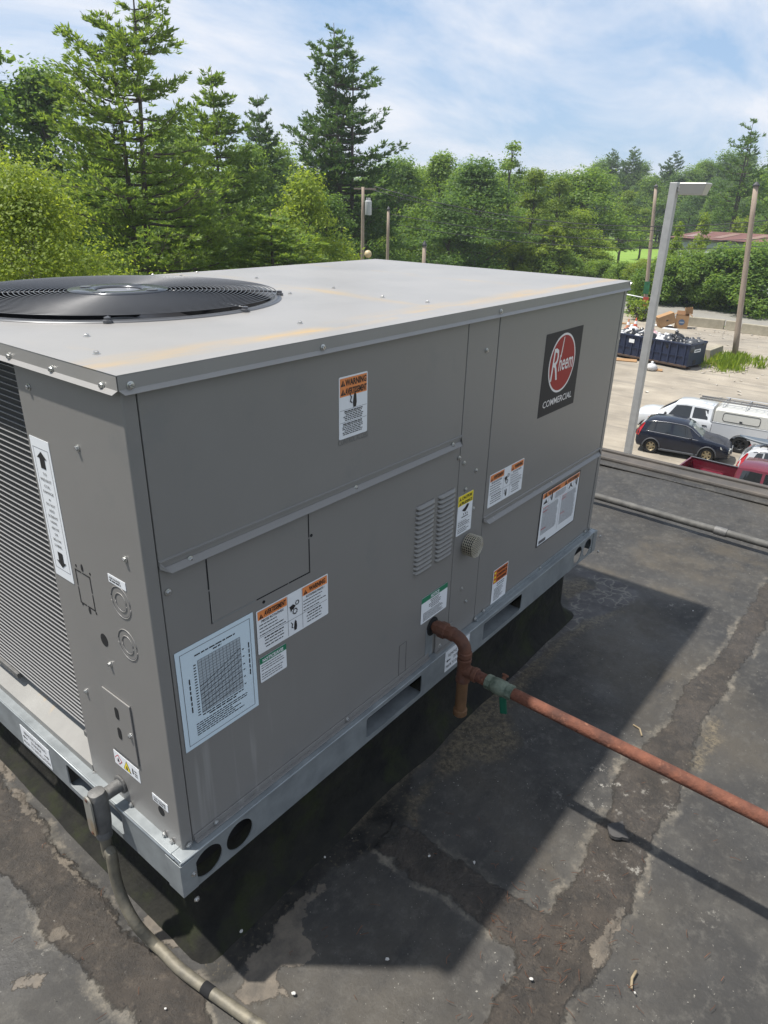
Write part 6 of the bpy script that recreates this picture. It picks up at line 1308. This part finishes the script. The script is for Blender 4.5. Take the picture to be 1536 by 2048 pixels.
def leaf_mesh(name, P, S, m, rng, up=0.5, aspect=0.6, N=None, dirs=None):
    """P (n,3) centres, S (n) sizes; diamond leaves. dirs: direction of the long axis (needles)"""
    n = len(P)
    if dirs is None:
        nn = rng.normal(size=(n, 3)); nn[:, 2] += up*2
        if N is not None: nn += N*1.2
        nn /= np.linalg.norm(nn, axis=1)[:, None]+1e-9
        t = rng.normal(size=(n, 3)); t -= nn*np.sum(t*nn, 1)[:, None]; t /= np.linalg.norm(t, axis=1)[:, None]+1e-9
    else:
        t = dirs/(np.linalg.norm(dirs, axis=1)[:, None]+1e-9); nn = rng.normal(size=(n, 3)); nn -= t*np.sum(t*nn, 1)[:, None]; nn /= np.linalg.norm(nn, axis=1)[:, None]+1e-9
    b = np.cross(nn, t); S = S[:, None]
    V = np.stack([P-t*S*0.5, P+b*S*aspect*0.5-t*S*0.05, P+t*S*0.5+nn*S*0.08, P-b*S*aspect*0.5-t*S*0.05], 1).reshape(-1, 3)
    me = bpy.data.meshes.new(name); me.vertices.add(4*n); me.vertices.foreach_set('co', V.ravel())
    me.loops.add(4*n); me.loops.foreach_set('vertex_index', np.arange(4*n)); me.polygons.add(n); me.polygons.foreach_set('loop_start', np.arange(0, 4*n, 4))
    me.update(calc_edges=True); me.materials.append(m)
    at = me.attributes.new('var', 'FLOAT', 'FACE'); at.data.foreach_set('value', (rng.random(n)*0.65).astype(np.float32)); return me
def deciduous(seed, H, R, base, nleaf, ls, m, shape=0.55, nclump=55, bark=None, spread=0.30):
    """returns (trunk mesh, crown mesh), standing at the origin"""
    rng = np.random.default_rng(seed); rnd = random.Random(seed); mb = MB()
    lean = Vector((rnd.uniform(-.04, .04)*H, rnd.uniform(-.04, .04)*H, 0))
    tp = [Vector((0, 0, 0)).lerp(Vector((lean.x, lean.y, H*0.86)), k/7)+Vector((rnd.uniform(-.01, .01)*H, rnd.uniform(-.01, .01)*H, 0))*(1 if k else 0) for k in range(8)]
    r0 = 0.018*H; mb.tube(tp, [r0*(1-0.86*k/7) for k in range(8)], 8)
    C = []; ch = H-base; cz = base+ch*0.5
    for k in range(nclump):
        u = rnd.random(); z = base+ch*(0.04+0.94*u); prof = math.sin(PI*min(1, max(0.0, (u*0.92+0.06)))**shape)
        rad = R*prof*math.sqrt(rnd.uniform(0.18, 1.0))*rnd.uniform(0.85, 1.12); a = rnd.uniform(0, 2*PI); C.append((rad*math.cos(a)+lean.x*u, rad*math.sin(a)+lean.y*u, z))
    C = np.array(C)
    for c in C[::2]:
        zz = max(base*0.6, c[2]-math.hypot(c[0], c[1])*0.75-0.04*H); f = min(0.99, zz/(H*0.86)); k = int(f*7); a = tp[k].lerp(tp[min(7, k+1)], f*7-k)
        e = Vector(c); mb.tube([a, a.lerp(e, 0.5)+Vector((0, 0, 0.03*H)), e], [r0*0.30, r0*0.18, r0*0.05], 5, False)
    w = rng.uniform(0.6, 1.4, len(C)); idx = rng.choice(len(C), nleaf, p=w/w.sum()); cs = R*spread*rng.uniform(0.7, 1.3, len(C))
    d = rng.normal(size=(nleaf, 3)); d /= np.linalg.norm(d, axis=1)[:, None]; d[:, 2] = np.where(d[:, 2] < -0.2, d[:, 2]*0.45, d[:, 2])
    rr = rng.uniform(0.25, 1.0, nleaf)**0.45*cs[idx]*(1+0.25*rng.normal(size=nleaf)); P = C[idx]+d*rr[:, None]*np.array([1, 1, 0.72])
    S = ls*rng.uniform(0.45, 1.5, nleaf)
    return mb.mesh('trunk', bark or M_bark, True), leaf_mesh('crown', P, S, m, rng, N=d)
def pine(seed, H, R, base, whorls, m, ls=0.30, tufts=26, per=7, twin=False, top=0.9, dense=1.0, droop=0.0):
    rng = np.random.default_rng(seed); rnd = random.Random(seed); mb = MB(); P = []; Dv = []; S = []
    r0 = 0.0155*H; stems = [(Vector((0, 0, 0)), Vector((rnd.uniform(-.02, .02)*H, rnd.uniform(-.02, .02)*H, H)))]
    if twin: stems = [(Vector((-0.012*H, 0.01*H, 0)), Vector((-0.05*H, 0.03*H, H))), (Vector((0.02*H, -0.012*H, 0)), Vector((0.03*H, -0.02*H, H*0.93)))]
    def stem(s, f):
        a, b = stems[s]; q = a.lerp(b, f); q.x += 0.006*H*math.sin(f*5+s); return q
    for s in range(len(stems)): mb.tube([stem(s, k/12) for k in range(13)], [r0*(1-0.93*(k/12)**0.9) for k in range(13)], 9)
    for w in range(whorls):
        f = base/H+(1-base/H)*(w+rnd.uniform(0, 0.8))/whorls; f = min(0.985, f)
        u = (f-base/H)/(1-base/H); Lm = R*((1-u)**0.62*0.97+0.05)*(0.55+0.45*min(1, u*5+0.35)); nb_ = rnd.choice((4, 5, 5, 6)) if u < 0.9 else 4; a0 = rnd.uniform(0, 6.28)
        for k in range(nb_):
            if rnd.random() > dense: continue
            s = rnd.randrange(len(stems)); o = stem(s, f*0.995); a = a0+2*PI*k/nb_+rnd.uniform(-.35, .35); L = Lm*rnd.uniform(0.55, 1.15)
            if twin and s == 1: a = a*0.5-1.1
            h = Vector((math.cos(a), math.sin(a), 0)); lift = rnd.uniform(0.02, 0.22)+0.45*u**2-droop*(1-u); tip = rnd.uniform(0.06, 0.20)
            pts = [o+h*(L*t)+Vector((0, 0, L*(lift*t*0.6-0.06*math.sin(PI*t)+tip*t**3))) for t in np.linspace(0, 1, 7)]
            mb.tube(pts, [max(0.012, r0*0.34*(L/R)**0.7*(1-0.9*t)) for t in np.linspace(0, 1, 7)], 5, False)
            nt = max(4, int(tufts*L/R)); lat = Vector((-h.y, h.x, 0))
            for q in range(nt):
                t = 0.22+0.80*(q+rnd.random())/nt if u < 0.85 else rnd.uniform(0.05, 1); t = min(t, 1.0); i = min(5, int(t*6)); c = pts[i].lerp(pts[i+1], t*6-i)
                sp = L*0.30*(1-abs(t-0.55)*0.9); sd_ = rnd.uniform(-1, 1); off = lat*sp*sd_+Vector((0, 0, rnd.uniform(-0.015, 0.045)*L))+h*abs(sd_)*sp*0.6
                e = c+off; dirn = (h*0.55+lat*sd_*0.9+Vector((0, 0, 0.42))).normalized()
                if q % 4 == 0: mb.tube([c-h*0.06*L, e], [0.012, 0.006], 3, False)
                for j in range(per):
                    v = (dirn+Vector((rnd.gauss(0, .55), rnd.gauss(0, .55), rnd.gauss(0, .38)))).normalized(); l_ = ls*rnd.uniform(0.6, 1.3)
                    P.append(e+v*l_*0.45+Vector((rnd.gauss(0, .10), rnd.gauss(0, .10), rnd.gauss(0, .04)))*ls*2.0); Dv.append(v); S.append(l_)
    P = np.array(P); return mb.mesh('trunk', M_bark, True), leaf_mesh('crown', P, np.array(S), m, rng, aspect=0.30, dirs=np.array(Dv))
def plant(meshes, name, label, cat, x, y, rz=0.0, s=1.0, sz=None, group=None, z=ZG, crown='crown', trunk='trunk', cm=None):
    t = thing(name, label, cat, (x, y, z), rz, group); t.scale = (s, s, sz or s)
    a = inst(trunk, meshes[0], None); local(a, t); b = inst(crown, meshes[1], None); local(b, t)
    if cm: b.material_slots[0].link = 'OBJECT'; b.material_slots[0].material = cm
    return t
def at_px(px, D): p = AT(px, 500, D); return float(p[0]), float(p[1])
def h_px(py, px, D): return float(AT(px, py, D)[2])-ZG
# --- near trees at the left
PN1 = pine(101, 24, 8.2, 3.0, 34, ML_pineb, 0.34, 84, 9, True, dense=0.92, droop=0.10)
PN2 = pine(102, 24, 6.6, 6.5, 34, ML_pine, 0.40, 62, 8, True, dense=0.92)
PN3 = pine(103, 18, 5.0, 2.0, 26, ML_pineb, 0.36, 50, 8, False, dense=0.95)
PN4 = pine(104, 24, 6.5, 9.0, 15, ML_pine, 0.60, 26, 6, True, dense=0.75)
D_near = deciduous(201, 11, 4.4, 1.0, 62000, 0.105, ML_yel, 0.6, 120, M_barkl, 0.26)
DA = deciduous(202, 16, 5.2, 2.5, 20000, 0.27, ML_mid, 0.6, 75)
DB = deciduous(203, 17, 4.6, 3.0, 18000, 0.27, ML_mid, 0.5, 60)
DC = deciduous(204, 14, 4.8, 1.2, 18000, 0.26, ML_bright, 0.65, 60)
DD = deciduous(205, 18, 4.0, 4.0, 15000, 0.28, ML_yel, 0.45, 46, None, 0.32)
DE = deciduous(206, 15, 5.5, 2.0, 19000, 0.28, ML_dark, 0.6, 70)
DS = deciduous(207, 7, 1.9, 0.6, 3500, 0.24, ML_bright, 0.75, 30)
DT = deciduous(208, 20, 3.6, 6.0, 3200, 0.34, ML_mid, 0.5, 26, None, 0.30)
def tree(meshes, Hm, px, top, D, label, rz=0.0, wid=1.0, name='leafy_tree', cat='tree', group=None, cm=None):
    x, y = at_px(px, D); h = h_px(top, px, D); s = h/Hm*wid; return plant(meshes, name, label, cat, x, y, rz, s, h/Hm, group, cm=cm)
tree(PN1, 24, 285, -45, 44, 'tall twin trunked white pine reaching past the top of the picture', 2.3, 1.02, 'pine_tree')
tree(PN2, 24, 693, 52, 74, 'tall dark white pine standing alone behind the utility pole', 0.4, 0.98, 'pine_tree')
tree(PN3, 18, 447, 140, 58, 'dense pine just right of the twin trunked pine', 1.0, 1.0, 'pine_tree')
tree(PN3, 18, 532, 190, 84, 'small pointed pine between the two tall pines', 2.6, 0.72, 'pine_tree', cm=ML_pine)
tree(PN3, 18, 545, 425, 44, 'low spreading pine boughs left of the utility pole', 4.0, 2.1, 'pine_tree')
tree(PN3, 18, 380, 330, 52, 'mid height pine half hidden behind the twin trunks', 5.0, 1.3, 'pine_tree')
tree(D_near, 11, 70, 345, 25, 'yellow green birch like tree nearest at the left edge', 0.0, 1.0, 'birch_tree')
tree(D_near, 11, -60, 300, 29, 'yellow green tree cut off by the left edge', 2.0, 1.0, 'birch_tree')
tree(DT, 20, 62, 84, 62, 'thin tall airy tree at the far left above the birch', 0.0, 1.3)
tree(DB, 17, 150, 150, 62, 'green leafy tree filling the gap left of the twin pine', 1.0, 1.15)
tree(DB, 17, 10, 190, 58, 'green leafy tree behind the birch at the left edge', 2.0, 1.2)
tree(DA, 16, 235, 300, 70, 'leafy tree seen between the pine trunks', 3.0, 1.2)
tree(DA, 16, 370, 255, 76, 'leafy tree behind the right boughs of the twin pine', 1.5, 1.2)
tree(DC, 14, 600, 355, 56, 'bright green rounded tree in front of the lone pine', 0.7, 0.95)
tree(DA, 16, 500, 300, 78, 'leafy tree below the small pointed pine', 4.0, 1.1)
tree(DC, 14, 555, 290, 86, 'pale leafy tree just left of the lone tall pine', 2.2, 1.0, cm=ML_mid)
tree(DE, 15, 645, 400, 66, 'dark leafy tree at the foot of the lone pine', 2.2, 1.2)
tree(DE, 15, 735, 395, 80, 'dark leafy tree directly behind the transformer', 0.2, 1.3)
tree(DA, 16, 800, 322, 96, 'green leafy tree just right of the lone pine', 0.9, 1.25)
tree(DB, 17, 868, 312, 100, 'green leafy tree with a pointed top left of the round crown', 2.0, 1.2)
tree(DA, 16, 945, 326, 92, 'broad round crowned green tree over the hedge', 3.3, 1.45, cm=ML_dark)
tree(DT, 20, 1010, 278, 104, 'thin tall tree sticking up above its neighbours', 1.0, 0.95)
tree(DE, 15, 900, 400, 86, 'low dark leafy tree above the hedge', 4.0, 1.4)
tree(DD, 18, 1060, 345, 98, 'yellowish light green tree right of the round crown', 0.0, 1.1)
tree(DD, 18, 1108, 362, 104, 'yellowish light green tree at the left side of the field', 1.5, 1.1)
tree(DD, 18, 1240, 385, 150, 'yellowish green tree standing in front of the far wood', 2.8, 1.25)
tree(DS, 7, 1107, 450, 96, 'small bright conical tree behind the hedge', 0.0, 1.15)
tree(DS, 7, 1398, 430, 100, 'bright sapling in front of the warehouse', 1.0, 0.6)
tree(DS, 7, 1352, 448, 98, 'bright sapling at the left end of the warehouse', 2.0, 0.7)
tree(DS, 7, 1350, 480, 93, 'leafy bush like sapling below the warehouse corner', 3.0, 0.9)
tree(DS, 7, 1463, 438, 126, 'small bright tree behind the warehouse roof left of the pole', 2.5, 0.7)
tree(DS, 7, 1482, 436, 128, 'small bright tree behind the warehouse roof beside the pole', 3.5, 0.7)
tree(DS, 7, 1522, 445, 126, 'small bright tree behind the warehouse roof at the right edge', 4.5, 0.8)
tree(PN4, 24, 1455, 240, 135, 'tall open crowned pine above the far wood', 0.6, 0.95, 'pine_tree')
tree(DB, 17, 1540, 285, 140, 'leafy tree at the right edge beside the open pine', 0.6, 1.3)
tree(DD, 18, 1280, 420, 165, 'light green tree low in the middle of the far wood', 0.4, 1.4)
tree(PN2, 24, 1205, 296, 230, 'dark pine top poking above the middle of the far wood', 0.2, 0.8, 'pine_tree')
tree(PN2, 24, 1236, 292, 236, 'dark pine top beside another on the far wood skyline', 1.2, 0.8, 'pine_tree')
tree(PN2, 24, 1312, 300, 232, 'dark pine top on the skyline above the light pole', 2.2, 0.8, 'pine_tree')
rf_ = random.Random(21)
k = 0
for row, (D, base_top, n) in enumerate(((236, 338, 17), (222, 366, 15), (212, 400, 13), (252, 352, 14))):
    for i in range(n):
        px = 1075+(1640-1075)*(i+rf_.uniform(0.1, 0.9))/n; top = base_top+rf_.uniform(-16, 22)+(26 if px < 1150 and row in (0, 3) else 0)-(18 if px > 1380 else 0)
        ms, Hm = rf_.choice(((DA, 16), (DB, 17), (DE, 15), (DE, 15), (DB, 17)))
        tree(ms, Hm, px, top, D+rf_.uniform(-8, 8), 'leafy green tree of the far wood beyond the field', rf_.uniform(0, 6), rf_.uniform(0.95, 1.25), group='trees of the far wood', cm=rf_.choice((ML_mid, ML_dark, ML_dark, ML_mid)))
for i in range(16):
    px = -120+i*62; ms, Hm = rf_.choice(((DA, 16), (DB, 17), (DE, 15)))
    tree(ms, Hm, px, rf_.uniform(330, 372), 112+rf_.uniform(-8, 14), 'leafy green tree in the dense wood behind the pines', rf_.uniform(0, 6), rf_.uniform(1.1, 1.4), group='trees of the wood behind the pines', cm=rf_.choice((ML_mid, ML_dark)))
for i in range(15):
    px = 690+i*33+rf_.uniform(-10, 10); ms, Hm = rf_.choice(((DA, 16), (DC, 14), (DE, 15), (DA, 16)))
    tree(ms, Hm, px, rf_.uniform(338, 366), 124+rf_.uniform(-6, 10), 'leafy green tree in the dense row behind the roadside hedge', rf_.uniform(0, 6), rf_.uniform(1.25, 1.6), group='trees of the row behind the hedge', cm=rf_.choice((ML_mid, ML_dark, ML_mid)))
for i in range(17):
    px = 660+i*31+rf_.uniform(-8, 8)
    tree(DC, 14, px, rf_.uniform(405, 440), 108+rf_.uniform(-4, 6), 'low bushy tree filling the row behind the roadside hedge', rf_.uniform(0, 6), rf_.uniform(1.3, 1.8), group='low trees of the row behind the hedge', cm=rf_.choice((ML_mid, ML_dark, ML_bright)))
for i in range(10):
    an = math.radians(75+i*7.0); D_ = 46+rf_.uniform(-6, 16); ms = rf_.choice((DA, DB, DE, PN3)); s_ = rf_.uniform(0.95, 1.25)
    plant(ms, 'leafy_tree' if ms is not PN3 else 'pine_tree', 'tree of the wood that goes on left of the birches', 'tree', CAM[0]+D_*math.cos(an), CAM[1]+D_*math.sin(an), rf_.uniform(0, 6), s_*1.15, s_, 'trees left of the birches')
# --- hedge of big bushes beyond the road
def bush(seed, H, R, n, ls, m):
    rng = np.random.default_rng(seed); rnd = random.Random(seed); mb = MB(); C = []
    for k in range(46):
        a = rnd.uniform(0, 2*PI); u = rnd.random(); z = H*(0.10+0.80*u); rad = R*math.sqrt(rnd.uniform(0.15, 1))*math.sqrt(max(0.06, 1-(u*0.95)**2.4)); C.append((rad*math.cos(a), rad*math.sin(a), z))
    C = np.array(C)
    for c in C[::3]: mb.tube([(c[0]*0.15, c[1]*0.15, 0), (c[0]*0.6, c[1]*0.6, c[2]*0.55), tuple(c)], [0.07, 0.05, 0.02], 5, False)
    idx = rng.integers(0, len(C), n); d = rng.normal(size=(n, 3)); d /= np.linalg.norm(d, axis=1)[:, None]
    P = C[idx]+d*(R*0.27*rng.uniform(0.2, 1.15, n)**0.5)[:, None]*np.array([1, 1, 0.8]); P[:, 2] = np.maximum(P[:, 2], 0.05)
    return mb.mesh('stems', M_bark, True), leaf_mesh('foliage', P, ls*rng.uniform(0.5, 1.4, n), m, rng, N=d, up=1.1)
BA = bush(301, 5.5, 4.2, 16000, 0.25, ML_hedge); BB = bush(302, 5.0, 4.0, 15000, 0.25, ML_mid)
def hedge(px, top, D, ms, Hm, label, rz, wid, cm=None, group=None):
    x, y = at_px(px, D); h = h_px(top, px, D); s = h/Hm*wid
    return plant(ms, 'hedge_bush', label, 'bush', x, y, rz, s, h/Hm, group, crown='foliage', trunk='stems', cm=cm)
for i, (px, top, D, ms, wid, cm, lab) in enumerate((
    (1345, 512, 91, BB, 0.95, None, 'green bush behind the light pole at the start of the roadside hedge'),
    (1400, 502, 90, BA, 1.0, ML_mid, 'bush of the roadside hedge above the upright cardboard box'),
    (1445, 500, 92, BA, 1.0, None, 'tallest bright bush of the roadside hedge under the warehouse'),
    (1505, 484, 90, BB, 1.1, None, 'bush of the roadside hedge behind the wooden pole'),
    (1565, 492, 88, BA, 1.1, ML_mid, 'bush of the roadside hedge cut by the right edge'),
    (1300, 520, 96, BA, 0.85, ML_yel, 'yellow green bush between the signed pole and the light pole'),
    (1258, 524, 100, BB, 0.9, None, 'bush just above the far corner of the unit lid'),
    (1205, 520, 102, BB, 1.0, None, 'large leaved bush of the hedge above the right part of the lid'),
    (1155, 512, 104, BA, 0.7, ML_red, 'brownish tinted bush in the hedge above the lid'),
    (1105, 492, 98, BB, 1.0, None, 'dark green hedge bush below the small conical tree'),
    (1045, 486, 98, BA, 1.0, None, 'bright hedge bush below the yellowish trees'),
    (985, 478, 100, BA, 1.0, None, 'bright hedge bush below the round crowned tree'),
    (925, 474, 98, BA, 1.0, None, 'bright hedge bush right of the short grey pole'),
    (865, 476, 96, BB, 0.9, ML_hedge, 'hedge bush directly behind the short grey pole'),
    (805, 470, 92, BA, 0.9, ML_hedge, 'hedge bush right of the bare wooden pole'),
    (750, 470, 90, BB, 1.0, None, 'hedge bush behind the yellow globe'),
    (690, 470, 84, BB, 1.0, ML_dark, 'dark bush left of the utility pole foot'),
    (620, 470, 80, BB, 1.0, ML_dark, 'dark bush under the bright rounded tree'))):
    hedge(px, top, D, ms, 5.5 if ms is BA else 5.0, lab, i*1.3, wid, cm)
# grass along the verge, weeds round the poles
rg = np.random.default_rng(5)
def grass(name, label, pts, hts, m):
    n = len(pts); d = rg.normal(size=(n, 3))*0.28; d[:, 2] = 1; P = np.array(pts)+np.stack([np.zeros(n), np.zeros(n), hts*0.45], 1)
    o = bpy.data.objects.new(name, leaf_mesh(name, P, np.array(hts), m, rg, aspect=0.16, dirs=d)); COL.objects.link(o); o['kind'] = 'stuff'; return tag(o, label, 'grass')
n = 9000; yv = rg.uniform(-15, 62, n); xv = 83.4+(yv-18.5)*0.21+rg.uniform(0, 5.2, n)
grass('verge_grass', 'rough grass along the far side of the road', np.stack([xv, yv, np.full(n, ZG)], 1), rg.uniform(0.15, 0.5, n), ML_mid)
w0 = np.array(GR(1470, 728)); w1 = np.array(GR(1425, 728)); n = 1700; t = rg.random((n, 1)); pts = w0*(1-t*0.8)+w1*t*0.8+rg.normal(size=(n, 2))*np.array([1.5, 0.6]); cl = rg.normal(size=(14, 2))*np.array([1.6, 0.9]); pts[:900] = w0*0.6+w1*0.4+cl[rg.integers(0, 14, 900)]+rg.normal(size=(900, 2))*0.22
grass('pole_weeds', 'tuft of bright green weeds at the foot of the wooden pole', np.concatenate([pts, np.full((n, 1), ZG)], 1), rg.uniform(0.2, 1.0, n)*(0.35+0.65*np.exp(-((pts-w0)**2).sum(1)/9)), ML_bright)
WB = bush(305, 1.6, 0.9, 900, 0.20, ML_bright)
for px, py, s_, lab in ((1278, 640, 1.25, 'green weed clump at the foot of the signed pole'), (1262, 628, 0.9, 'green weed clump left of the signed pole')):
    x, y = GR(px, py); plant(WB, 'weed_clump', lab, 'weeds', x, y, 0.5, s_, s_*1.0, crown='foliage', trunk='stems')

# ------------------------------------------------------------------ summer haze
hm_ = bpy.data.materials.new('summer_haze'); hm_.use_nodes = True; hn = hm_.node_tree
for n_ in list(hn.nodes): hn.nodes.remove(n_)
ho = hn.nodes.new('ShaderNodeOutputMaterial'); hv = hn.nodes.new('ShaderNodeVolumePrincipled'); hv.inputs['Color'].default_value = (0.86, 0.92, 1.0, 1); hv.inputs['Density'].default_value = 0.00045; hv.inputs['Anisotropy'].default_value = 0.35
hn.links.new(hv.outputs[0], ho.inputs['Volume'])
hz_ = MB().box(-605, 805, -605, 705, ZG-1.0, 30.0).build('haze', hm_); hz_['kind'] = 'stuff'; tag(hz_, 'thin pale summer haze filling the air over the whole place', 'haze')
